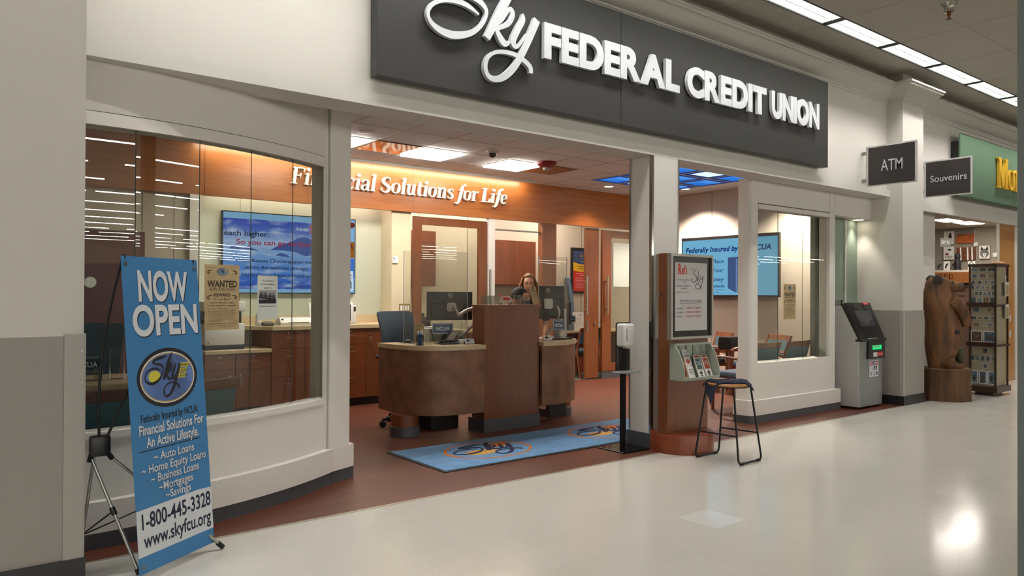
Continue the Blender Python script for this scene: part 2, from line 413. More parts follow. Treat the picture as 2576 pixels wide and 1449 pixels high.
# ================================================================ THE SETTING
CZ = 4.305; SZ = 3.14
g = G(); g.box(-22, -56, -.1, 75, .03, 0); struct(g, 'floor', 'fwhite')
g = G(); g.box(-3, .03, -.1, 10.9, 7.5, 0.0); struct(g, 'floor.001', 'fwood')
g = G(); g.box(10.9, .03, -.1, 20, 7.5, 0.0); struct(g, 'floor.002', 'fwhite')
g = G(); g.box(-3, 4.62, .001, 10.9, 7.5, .006); struct(g, 'floor.003', 'carpet')
g = G(); g.box(.66, .02, 0, 10.0, .042, .004); struct(g, 'trim_1', 'strip_metal')
g = G(); g.prism([(3.82, -1.325), (4.12, -1.325), (4.12, -1.625), (3.82, -1.625)], XY, 0, .0008); struct(g, 'trim_16', mat('replaced_tile', '#e2e0da', .1))
# corridor ceiling with tile joints
g = G(); g.box(-22, -8, CZ, 75, -.46, CZ+.12); g.box(-22, -.21, CZ, 75, .6, CZ+.12); g.box(-22, -.47, CZ+.11, 75, -.2, CZ+.12); g.box(-22, -.46, CZ, -3.42, -.21, CZ+.1); g.box(18.55, -.46, CZ, 75, -.21, CZ+.1)
g.c(1)
for k in range(-22, 34): x = 7.565+1.22*k-1.22*2; g.box(x-.006, -8, CZ-.003, x+.006, .3, CZ+.001)
for y in (-1.14, -2.36, -3.58, -4.8, -6.02, -7.24): g.box(-22, y-.006, CZ-.003, 75, y+.006, CZ+.001)
struct(g, 'ceiling', ['ceil', 'grid'])
g = G(); g.box(-22, -56, 5.6, 75, -8, 5.7); struct(g, 'ceiling.001', 'ceil')
g = G(); g.box(-22, -8.1, CZ, 75, -8, 5.7); struct(g, 'wall_store_header', 'wall')
g = G(); g.box(-22, -56.2, 0, 75, -56, 5.7); struct(g, 'wall_store_far', 'beigewall')
g = G(); g.box(-22.2, -56, 0, -22, 1, 5.7); struct(g, 'wall_store_left', 'beigewall')
g = G(); g.box(75, -56, 0, 75.2, 1, 5.7); struct(g, 'wall_store_right', 'beigewall')
# fascia wall over the shopfront, ledge beam, crown
g = G(); g.box(-22, .26, 2.71, 75, .47, CZ); struct(g, 'wall_front', 'wall')
g = G(); g.box(.4, .2, 2.71, 9.97, .262, 2.80); g.box(.4, .45, 2.705, 9.97, .47, 2.71); struct(g, 'trim_2', 'white_trim')
CROWN = [(0, 0), (.012, 0), (.012, .03), (.024, .03), (.024, .05), (.05, .06), (.085, .085), (.13, .13), (.165, .165), (.185, .17), (.185, .2), (.2, .2), (.2, .222), (0, .222)]
def crown(path, name):        # path in plan, profile grows outward to the right of travel
    g = G(); n = len(path); P = [Vector((p[0], p[1])) for p in path]
    vs = []; m = len(CROWN)
    for i, p in enumerate(P):
        a = (p-P[i-1]).normalized() if i else None; b = (P[i+1]-p).normalized() if i < n-1 else None
        na = Vector((a.y, -a.x)) if a else None; nb = Vector((b.y, -b.x)) if b else None
        if a and b: q = (na+nb); q = q/(1+na.dot(nb))
        else: q = na or nb
        for (o, h) in CROWN: vs.append((p.x+q.x*o, p.y+q.y*o, 3.935+h))
    fs = []
    for i in range(n-1):
        for k in range(m): fs.append((i*m+k, i*m+(k+1) % m, (i+1)*m+(k+1) % m, (i+1)*m+k))
    g.add(vs, fs); return struct(g, name, 'white_trim', smooth=25)
crown([(-22, .26), (10.01, .26), (10.01, .06), (10.61, .06), (10.61, .26), (45, .26)], 'trim_3')
# left pier
g = G(); g.box(-22, -.22, 0, .652, .47, CZ); struct(g, 'wall_left', 'wall')
g = G(); g.box(-22, -.232, .12, .60, -.22, 1.205); g.c(1).box(.567, -.239, .12, .6521, -.233, 1.215); g.box(.6525, -.239, .12, .659, -.10, 1.215)
for k in range(7): g.c(2).tube([(.642, -.237, .2+k*.155), (.642, -.241, .2+k*.155)], .006, 8)
struct(g, 'trim_4', ['wains', 'wains_trim', 'steel'], smooth=40)
g = G(); g.box(-22, -.245, 0, .664, -.22, .12); struct(g, 'baseboard_left', 'kick_black')
# right pier with wainscot
g = G(); g.box(10.01, .06, 0, 10.61, .75, CZ); struct(g, 'wall_right', 'wall')
g = G(); g.box(9.998, .06, .12, 10.012, .6, 1.225); g.box(9.998, .048, .12, 10.61, .062, 1.225)
g.c(1).box(9.993, .042, .12, 9.9975, .085, 1.228); g.box(9.9975, .042, .12, 10.04, .0475, 1.228)
struct(g, 'trim_5', ['wains', 'wains_trim'])
g = G(); g.box(9.985, .03, 0, 10.625, .6, .12); struct(g, 'baseboard_right', 'kick_black')
# ---- left bay : curved low wall, glass, bulkhead
GX0, GY0, GR = .70, .30, 2.95
def gy(x): return GY0 if x <= GX0 else GY0 + GR - math.sqrt(GR*GR-(x-GX0)**2)
def gcurve(xa, xb, off, n=28):      # off > 0 goes toward the corridor
    out = []
    for i in range(n+1):
        x = xa+(xb-xa)*i/n; dx = max(0, x-GX0); nx, ny = dx/GR, -math.sqrt(1-(dx/GR)**2)
        out.append((x+nx*off, gy(x)+ny*off))
    return out
def strip(g, xa, xb, o1, o2, z0, z1, n=28): return g.wallstrip(gcurve(xa, xb, o1, n), gcurve(xa, xb, o2, n), z0, z1)
g = G(); strip(g, .3, 2.37, .02, -.09, .255, .60); strip(g, .3, 2.37, .032, -.10, .60, .64); strip(g, .3, 2.37, .0, -.03, .64, .652)
struct(g, 'wall_front_left', 'wall', smooth=30)
g = G(); strip(g, .3, 2.40, .075, -.09, .092, .262)
pl = gcurve(.3, 2.40, .075)
g.prism([(pl[-1][0], pl[-1][1]), (2.655, .865), (2.655, 1.12), (2.36, .95)], XY, .092, .262)
struct(g, 'wall_front_left.001', 'wall', smooth=30)
g = G(); strip(g, .3, 2.40, .06, -.09, 0, .092); g.prism([(pl[-1][0]-.005, pl[-1][1]+.012), (2.657, .872), (2.657, 1.12), (2.36, .95)], XY, 0, .092)
struct(g, 'baseboard_left.001', 'kick_grey', smooth=30)
g = G(); strip(g, .3, 2.40, .02, -.09, 2.43, SZ+.1); strip(g, .3, 2.39, .03, -.09, 2.352, 2.424); g.c(1); strip(g, .3, 2.39, .012, -.09, 2.42, 2.434)
struct(g, 'wall_front_left.002', ['wall', 'joint'], smooth=30)
g = G(); g.prism([(2.365, .80), (2.392, .782), (2.425, .85), (2.40, .86)], XY, .262, SZ); struct(g, 'trim_6', 'white_trim')
g = G(); g.prism([(2.405, .775), (2.61, .85), (2.61, 1.1), (2.36, 1.0)], XY, .262, SZ); g.prism([(2.41, .772), (2.60, .842), (2.60, .86), (2.40, .80)], XY, .262, SZ); struct(g, 'wall_pillar_left', 'white_trim')
win = bpy.data.objects.new('window_1', None); C.objects.link(win); win['kind'] = 'structure'
JX = [.33, .99, 1.362, 1.716, 2.06, 2.368]
for i in range(5):
    a, b = JX[i]+.003, JX[i+1]-.003
    g = G(); P0 = gcurve(a, b, 0, 1); P1 = gcurve(a, b, -.008, 1); g.wallstrip(P0, P1, .652, 2.352); g.build('pane', 'glass', win)
    if i:
        x = JX[i]; g = G(); p = gcurve(x, x+.001, 0, 1)[0]; q = gcurve(x, x+.001, -.012, 1)[0]
        g.tube([(p[0], p[1]-.001, .652), (p[0], p[1]-.001, 2.352)], .0026, 6); g.build('joint', mat('glass_edge%d' % i, '#2d3a33', .2) if i == 1 else bpy.data.materials['glass_edge1'], win)
# ---- centre column with chrome corners
g = G(); g.box(5.31, .195, .14, 5.70, .475, 2.71); struct(g, 'wall_column', 'white_trim')
g = G()
for (x, y) in ((5.31, .195), (5.70, .195), (5.31, .475)): g.box(x-.008, y-.008, .14, x+.02*(1 if x < 5.5 else -1), y+.022*(1 if y < .3 else -1), 2.705)
struct(g, 'trim_7', 'chrome')
g = G(); g.box(5.295, .18, 0, 5.715, .49, .14); struct(g, 'baseboard_column', 'kick_grey')
# ---- right bay
def rbay(off, x0=7.245, x1=9.06): # rounded left corner
    pts = []
    R = .06+off
    for k in range(7):
        a = PI+PI/2*k/6; pts.append((x0+.06+R*math.cos(a), .46+.06+R*math.sin(a)))
    return [(x0-off, .64)] + pts + [(x1, .46-off)]
def rb_prism(g, off, z0, z1, x1=9.06): g.prism(rbay(off, x1=x1)+[(x1, .64)], XY, z0, z1)
g = G(); rb_prism(g, 0, .245, .655); struct(g, 'wall_front_right', 'wall', smooth=30)
g = G(); rb_prism(g, .055, .085, .25, 9.10); struct(g, 'wall_front_right.001', 'wall', smooth=30)
g = G(); rb_prism(g, .05, 0, .085, 9.105); struct(g, 'baseboard_right.001', 'kick_grey', smooth=30)
g = G(); g.prism([(7.25, .62), (7.25, .485), (7.27, .463), (7.39, .46), (7.39, .62)], XY, .655, 2.72); struct(g, 'wall_pillar_right', 'wall', smooth=30)
g = G(); g.box(8.93, .46, .655, 9.06, .60, 2.72); struct(g, 'trim_8', 'wall')
g = G(); g.box(7.39, .46, 2.455, 8.93, .58, 2.72); g.box(9.06, .463, 2.43, 10.01, .60, 2.72); g.box(7.39, .45, 2.39, 8.93, .58, 2.44); g.c(1).box(7.39, .464, 2.44, 8.93, .5, 2.456)
for x in (9.055, 8.93): g.box(x-.002, .4595, 2.39, x+.002, .47, 2.72)
struct(g, 'wall_front_right.002', ['wall', 'joint'])
win2 = bpy.data.objects.new('window_2', None); C.objects.link(win2); win2['kind'] = 'structure'
for a, b in ((7.39, 7.85), (7.856, 8.375), (8.381, 8.93)):
    g = G(); g.box(a, .50, .655, b, .508, 2.39); g.build('pane', 'glass', win2)
for x in (7.853, 8.378): g = G(); g.tube([(x, .499, .655), (x, .499, 2.39)], .0028, 6); g.build('joint', bpy.data.materials['glass_edge1'], win2)
# cash machine niche
g = G(); g.box(9.06, .66, 1.36, 9.30, .675, 2.72); g.box(9.305, .66, 1.36, 9.66, .675, 2.72); g.box(9.69, .66, 1.2, 10.01, .675, 2.72); struct(g, 'window_3', 'frost')
g = G(); g.box(9.655, .64, 1.2, 9.685, .68, 2.72); struct(g, 'trim_9', 'white_trim')
g = G(); g.box(9.0, .70, 0, 10.01, .76, 2.72); struct(g, 'wall_niche', mat('niche_grey', '#8f958a', .6))
# ---- shop interior shell
g = G(); g.box(.2, .47, SZ, 10.42, 7.5, SZ+.08)
g.c(1)
for k in range(-6, 11): x = 4.66+.61*k; g.box(x-.008, .47, SZ-.003, x+.008, 4.55, SZ+.001)
for k in range(-4, 4): y = 3.105+.61*k; g.box(.2, y-.008, SZ-.003, 10.4, y+.008, SZ+.001)
struct(g, 'ceiling.002', ['ceil_shop', 'grid'])
g = G(); g.box(.0, .47, 0, .2, 7.5, SZ); struct(g, 'wall_shop_left', 'beigewall')
g = G(); g.box(10.36, .75, 0, 10.46, 7.5, SZ)
g.c(1)
for y in (3.3, 2.08, .86): g.box(10.355, y-.004, 0, 10.361, y+.004, SZ)
struct(g, 'wall_shop_right', [mat('taupe_panel', '#c4b8aa', .65), 'joint'])
g = G(); g.box(1.2, 4.55, 2.54, 10.36, 4.62, SZ+.0); g.c(1)
for x in (2.60, 5.374): g.box(x-.002, 4.548, 2.54, x+.002, 4.56, SZ)
struct(g, 'trim_10', ['cherry_h', 'cherry_d'])
# cabinet niche
g = G(); g.box(2.56, 4.90, 0, 5.37, 4.98, SZ); g.c(1).box(3.12, 4.897, 1.1, 3.126, 4.901, 2.6); struct(g, 'wall_niche_back', ['pale', 'joint'])
g = G(); g.box(5.07, 4.60, 0, 5.37, 4.905, 2.54); struct(g, 'wall_niche_right', mat('warm_white_paint', '#dccfb0', .6))
g = G(); g.box(2.44, 4.55, 0, 2.56, 4.98, 2.54); struct(g, 'wall_niche_left', 'wall')
g = G(); g.box(2.56, 4.62, 2.85, 5.37, 4.95, 2.87); struct(g, 'ceiling.003', 'wall')
# far-left wall behind the desk, with a dark red door
g = G(); g.box(.2, 4.6, 0, 2.44, 4.68, 2.54); g.c(1).box(1.95, 4.597, 2.1, 1.958, 4.601, 2.54); g.box(2.28, 4.597, 0, 2.286, 4.601, 2.54); struct(g, 'wall_shop_back.001', ['beigewall', 'joint'])
g = G(); g.box(1.0, 4.55, .01, 1.97, 4.6, 2.08); d3 = struct(g, 'door_3', wood('red_brown_door', '#5a2721', '#66302a', (10, 10, 1)))
g = G(); g.ell(front(1.44, 4.55, 1.52), 0, 0, .058, .058, 0, .018, 28); g.ell(front(1.44, 4.55, 1.52), 0, 0, .045, .045, .018, .026, 28); g.ring(front(1.44, 4.55, 1.52), 0, 0, .05, .05, .008, .018, .03)
g.build('door_handle', 'steel', d3, smooth=40)
# ---- office fronts : sliding doors with glass
def leaf(name, x0, x1, z0, z1, gx0, gx1, gz0, gz1, y, m='cherry_v', t=.045):
    g = G(); g.box(x0, y, z0, gx0, y+t, z1); g.box(gx1, y, z0, x1, y+t, z1); g.box(gx0, y, gz1, gx1, y+t, z1); g.box(gx0, y, z0, gx1, y+t, gz0)
    o = struct(g, name, m)
    g = G(); g.box(gx0, y+.018, gz0, gx1, y+.026, gz1); g.build('pane', 'glass2', o); return o
def bar_pull(o, x, z0, z1, y):
    g = G(); g.tube([(x, y-.06, z0), (x, y-.06, z1)], .014, 10)
    for z in (z0+.09, z1-.09): g.tube([(x, y-.06, z), (x+.0, y+.002, z)], .009, 8)
    g.build('handle', 'steel', o, smooth=40)
d1 = leaf('door_1', 5.40, 6.66, .01, 2.49, 5.53, 6.51, .25, 2.38, 4.57)
bar_pull(d1, 6.70, 1.05, 1.78, 4.60)
g = G(); g.box(6.68, 4.56, .01, 6.80, 4.70, 2.54); struct(g, 'trim_11', 'white_trim')
g = G(); g.box(6.80, 4.6, 2.38, 7.73, 4.66, 2.40); g.box(6.80, 4.66, 0, 6.84, 4.72, 2.38); struct(g, 'trim_12', 'alu')
g = G(); g.box(7.73, 4.55, .01, 8.02, 4.66, 2.54); struct(g, 'trim_13', 'cherry_v')
d2 = leaf('door_2', 9.06, 10.36, .12, 2.50, 9.27, 10.2, .26, 2.38, 4.55)
g = G(); g.box(8.72, 4.60, .02, 9.02, 4.645, 2.52); d4 = struct(g, 'door_4', 'cherry_v')
bar_pull(d4, 8.70, 1.08, 1.72, 4.60); bar_pull(d2, 9.13, 1.08, 1.72, 4.55)
g = G(); g.ell(front(8.92, 4.60, .93), 0, 0, .02, .02, 0, .02, 16); g.box(8.74, 4.592, .8, 8.77, 4.6, .98); g.build('lock', 'steel', d4, smooth=40)
g = G(); g.box(9.06, 4.56, 0, 10.36, 4.61, .12); struct(g, 'baseboard_back', 'kick_grey')
# office partition walls behind the fronts
g = G(); g.box(.2, 6.0, 0, 10.4, 6.1, SZ); g.c(1)
for x in (6.35, 7.3, 9.3, 9.95): g.box(x-.004, 5.995, 0, x+.004, 6.001, SZ)
struct(g, 'wall_office_back', ['beigewall', 'joint'])
g = G(); g.box(5.2, 4.98, 0, 5.3, 6.0, SZ); struct(g, 'wall_office_side', 'pale')
# neighbouring souvenir shop shell
g = G(); g.box(10.61, .40, 0, 11.80, .6, 2.71); g.box(14.62, .27, 0, 15.4, .47, 2.71); struct(g, 'wall_neighbour', 'wall')
g = G(); g.box(10.61, .39, 0, 11.75, .40, 1.22); struct(g, 'trim_14', 'wains')
g = G(); g.box(10.61, .2, 2.60, 30, .262, 2.70); struct(g, 'trim_15', 'white_trim')
g = G(); g.box(11.6, .47, 2.70, 20, 7.5, 2.8); struct(g, 'ceiling.004', mat('shop_ceiling', '#a39686', .8))
g = G(); g.box(15.5, .4, 0, 15.6, 7.5, 2.75); struct(g, 'wall_neighbour_right', mat('taupe_paint', '#8f8578', .7))
g = G(); g.box(10.9, 7.0, 0, 15.5, 7.1, 2.75); struct(g, 'wall_neighbour_back', bpy.data.materials['taupe_paint'])
g = G(); g.box(10.50, .75, 0, 10.6, 7.5, 2.75); struct(g, 'wall_neighbour_left', bpy.data.materials['taupe_paint'])
g = G(); g.box(13.95, .28, 0.0, 14.6, .32, 2.62); struct(g, 'wall_post_oak', 'oak')

# ================================================================ LIGHTS THE PLACE HAS
ORD = ['first', 'second', 'third', 'fourth', 'fifth', 'sixth', 'seventh', 'eighth', 'ninth', 'tenth', 'eleventh', 'twelfth', 'thirteenth', 'fourteenth', 'fifteenth', 'sixteenth', 'seventeenth', 'eighteenth']
def troffer():
    t = thing('ceiling_light', '', 'ceiling light', (0, 0, 0), 0, 'louvred lights in the corridor ceiling')
    g = G()
    for (a, b, c_, d) in ((-.605, -.125, .605, -.111), (-.605, .111, .605, .125), (-.605, -.125, -.592, .125), (.592, -.125, .605, .125)): g.box(a, b, -.006, c_, d, .1)
    g.build('frame', 'black', t)
    g = G(); g.box(-.592, -.111, .098, .592, .111, .104); g.box(-.592, -.111, .004, .592, -.108, .1); g.box(-.592, .108, .004, .592, .111, .1); g.build('reflector', 'louvre_white', t)
    for y in (-.055, .055):
        g = G(); g.tube([(-.57, y, .08), (.57, y, .08)], .013, 8); g.build('tube', 'tube_in', t)
    for q in range(14):
        g = G(); x = -.56+q*.086; g.box(x-.002, -.108, 0, x+.002, .108, .06); g.build('louvre', 'louvre_white', t)
    g = G(); g.box(-.59, -.003, 0, .59, .003, .06); g.build('louvre_spine', 'louvre_white', t)
    return t
T0 = None
for n_, k in enumerate(range(-9, 9)):
    x = 7.565+1.22*k+.61; ri = k
    if k < -2: lab = 'louvred corridor ceiling light over the left pier side, %s one before the visible run' % ORD[-3-k]
    else: lab = 'louvred corridor ceiling light, %s of the visible end-to-end run counting towards the souvenir shop' % ORD[k+2]
    if T0 is None: T0 = troffer(); T0.location = (x, -.335, CZ); T0['label'] = lab
    else: dup(T0, (x, -.335, CZ), 0, lab)
# cut the ceiling open above the light run
# store hall tube rows, seen mirrored in the shop glass
rnd = random.Random(3)
for k in range(12):
    y = -14.1-3.3*k; g = G(); x = -21+rnd.random()*2; xe = 18 if k < 6 else 74
    while x < xe:
        L = rnd.choice((2.4, 2.4, 3.6, 4.8)); g.box(x, y-.02, 4.87, min(x+L, xe+.5), y+.02, 4.90); x += L+rnd.choice((.06, .3, .5, .9))
    o = g.build('strip_light', 'strip'); tag(o, 'white strip light row mirrored in the shop glass, %s one back from the corridor' % ORD[k], 'strip light', 'strip light rows over the store hall')
# shop ceiling: light panels
def cpanel(name, x0, y0, lab, m, cat='light panel', grp=None, drop=0):
    t = thing(name, lab, cat, (x0+.305, y0+.305, SZ), 0, grp)
    g = G()
    if 'sky' in m: g.box(-.205, -.205, -.006, .205, .205, .004)
    else: g.box(-.285, -.285, -.03, .285, .285, .006)  # dropped below the tiles so the added glowing sides brighten the ceiling
    g.build('diffuser', m, t)
    if 'sky' in m:
        g = G()
        for (a, b, c_, d) in ((-.29, -.29, .29, -.205), (-.29, .205, .29, .29), (-.29, -.205, -.205, .205), (.205, -.205, .29, .205)): g.box(a, b, -.006, c_, d, .004)
        g.build('coffer', 'sky_rim', t)
    g = G()
    for (a, b, c_, d) in ((-.305, -.305, .305, -.29), (-.305, .29, .305, .305), (-.305, -.29, -.29, .29), (.29, -.29, .305, .29)): g.box(a, b, -.008, c_, d, .004)
    g.build('frame', 'grid', t); return t
P1 = cpanel('light_panel', 3.37, 3.105, 'bright white square ceiling panel light in the shop, half hidden by the white pillar', 'panel', grp='square panel lights in the shop ceiling')
dup(P1, (4.66+.305, 3.41, SZ), 0, 'bright white square ceiling panel light, middle one of three above the teller desk')
dup(P1, (5.92+.305, 3.41, SZ), 0, 'bright white square ceiling panel light beside the red fire alarm')
pm = mat('mirror_tile', '#a88066', .08, metal=1)
g = G(); g.box(-.29, -.29, -.012, .29, .29, -.002)
o = g.build('mirror_panel', pm); o.location = (4.35, 3.41, SZ); tag(o, 'shiny mirror-like ceiling tile next to the panel light by the white pillar, reflecting wall letters', 'ceiling tile', 'shiny ceiling tiles')
o2 = o.copy(); C.objects.link(o2); o2.location = (6.84, 3.41, SZ); o2['label'] = 'shiny mirror-like ceiling tile just behind the red fire alarm'
# blue sky panels, a 3 x 3 block, two of them lit white
def skym():
    m, n, l, b = _base('blue_sky_panel'); n.remove(b)
    tc = n.new('ShaderNodeTexCoord'); t = n.new('ShaderNodeTexNoise'); t.inputs['Scale'].default_value = 2.2
    l.new(tc.outputs['Object'], t.inputs['Vector'])
    r = n.new('ShaderNodeValToRGB'); r.color_ramp.elements[0].position = .4; r.color_ramp.elements[1].position = .75
    r.color_ramp.elements[0].color = rgb('#2a6fd6'); r.color_ramp.elements[1].color = rgb('#5fa0ea')
    e = n.new('ShaderNodeEmission'); e.inputs[1].default_value = 1.0
    l.new(t.outputs['Fac'], r.inputs[0]); l.new(r.outputs[0], e.inputs[0]); l.new(e.outputs[0], n['Material Output'].inputs[0]); return m
M['sky'] = skym(); M['sky_rim'] = emis('sky_rim', '#44589c', .45)
M['skylit'] = emis('sky_panel_lit', '#bfe0f4', 1.6)
ROW = ['row nearest the corridor', 'second row back', 'third row back', 'fourth row back']; COL = ['left', 'middle', 'right']
S0 = S1 = None
for i in range(3):
    for j in range(3):
        x, y = 7.93+.61*i, 1.88+.61*j; lit = (i, j) in ((1, 0), (1, 2))
        lab = ('pale lit sky-blue ceiling panel, %s of the %s' if lit else 'glowing sky-blue ceiling panel, %s of the %s') % (COL[i], ROW[j])
        pr = S1 if lit else S0
        if pr is None:
            p_ = cpanel('sky_panel', x, y, lab, 'skylit' if lit else 'sky', 'ceiling panel', 'blue sky panels in the shop ceiling')
            if lit: S1 = p_
            else: S0 = p_
        else: dup(pr, (x+.305, y+.305, SZ), 0, lab)
def downlight(x, y, z, lab, p, ang=75, col=(1, .78, .55), name='downlight'):
    t = thing(name, lab, 'downlight', (x, y, z), 0, 'round recessed downlights')
    g = G(); g.ring(Fr((0, 0, 0), (1, 0, 0), (0, -1, 0)), 0, 0, .09, .09, .02, -.001, .006, 28); g.build('trim_ring', 'white', t)
    g = G(); g.ell(Fr((0, 0, 0), (1, 0, 0), (0, -1, 0)), 0, 0, .07, .07, -.001, .003, 24); g.build('lens', 'down', t)
    if p: spot('downlight_lamp', (x, y, z-.03), p, math.radians(ang), col)
downlight(8.66, 4.02, SZ, 'round downlight in the shop ceiling above the right sliding door', 70, 120, (1, .72, .45))
downlight(9.81, 3.41, SZ, 'round downlight above the wall screen showing a filing cabinet', 420, 125, (1, .86, .74))
downlight(9.85, 1.5, SZ, 'round downlight above the waiting chairs, hidden behind the ledge', 500, 130, (1, .86, .74))
downlight(9.86, .57, 2.43, 'small round downlight in the cash machine niche', 16, 75, (1, .9, .78))
downlight(5.2, 4.72, 2.54, 'round downlight over the niche end with the light switches', 45, 100, (1, .82, .56))
t = thing('cove_light', 'hidden strip light washing the cherry fascia above the white wall letters', 'cove light', (5.0, 4.40, SZ))
g = G(); g.box(-2.46, -.02, -.02, 2.35, .02, -.002); g.build('tube', 'cove', t)
g = G(); g.box(-2.5, -.05, -.035, 2.4, -.03, 0); g.build('shield', 'white_trim', t)
# niche wash, from the underside of the fascia
t = thing('niche_light', 'strip light tucked behind the fascia washing the pale niche wall', 'strip light', (3.8, 4.67, 2.72))
g = G(); g.box(-1.1, -.015, -.012, 1.15, .015, 0); g.build('tube', 'niche_tube', t)
# office ceiling panels behind the glass fronts
for (x, y, lab) in ((5.9, 5.2, 'square ceiling panel light in the glazed office behind the teller monitor'), (7.2, 5.2, 'square ceiling panel light in the glazed office with the wall cupboards'), (8.9, 5.2, 'square ceiling panel light in the office with the red poster')):
    dup(P1, (x, y, SZ), 0, lab)
# souvenir shop lights
for (x, y, lab) in ((13.7, 1.0, 'white ceiling panel light in the souvenir shop, nearer its doorway'), (14.5, .95, 'white ceiling panel light in the souvenir shop beside the oak post')):
    t = thing('shop_light', lab, 'light panel', (x, y, 2.7), 0, 'panel lights in the souvenir shop')
    g = G(); g.box(-.3, -.14, -.006, .3, .14, 0); g.build('diffuser', 'panel', t)
    g = G(); g.ring(Fr((0, 0, 0), (1, 0, 0), (0, -1, 0)), 0, 0, .33, .18, .02, 0, .004, 4); g.build('frame', 'white', t)
# ================================================================ MAIN SHOP SIGN
def letters_row(parent, word, F, x0, w, h, off, mt, d0, d1, name='letter'):
    # one mesh per letter, laid out with the built-in face and fitted to the given width
    adv = []; tot = 0
    for ch in word:
        vs, _ = text_geo(ch, off); xs = [v[0] for v in vs]; adv.append((max(xs)-min(xs))); tot += adv[-1]
    gap = .02; k = w/(tot+gap*(len(word)-1)); x = x0
    for ch, a in zip(word, adv):
        g = G(); g.text(ch, F, x, 0, h, a*k, 'l', off, 0, d0, d1); g.build(name, mt, parent, world=True); x += (a+gap)*k
t = thing('shop_sign', 'large charcoal sign board over the shop entrance with raised white letters', 'sign', (5.38, .26, 2.905))
g = G(); g.rbox(2.445, .135, 2.905, 8.30, .23, 3.895, .004, 1); g.box(2.6, .23, 3.0, 8.2, .26, 3.8); g.build('board', 'charcoal', t, world=True)
g = G(); g.box(4.83, .133, 2.905, 4.834, .137, 3.895); g.build('seam', 'black', t, world=True)
SF = front(0, .135, 3.318)
for word, a, b in (('FEDERAL', 3.905, 5.575), ('CREDIT', 5.685, 6.985), ('UNION', 7.085, 8.03)): letters_row(t, word, SF, a, b-a, .268, .05, 'letter', .012, .045)
F = front(2.90+.43, .135, 3.30+.1)
for i, nm in enumerate(('letter', 'letter', 'letter', 'letter', 'letter')):
    pts, ws = LOGO[i]; g = G()
    if i == 1: continue
    g.ribbon([(p[0]-.43, p[1]-.1) for p in pts], [w_*1.18 for w_ in ws], F, .012, .045, 7)
    if i == 2: g.ribbon([(p[0]-.43, p[1]-.1) for p in LOGO[1][0]], [w_*1.12 for w_ in LOGO[1][1]], F, .012, .045, 7)
    g.build('script_stroke', 'letter', t, world=True)

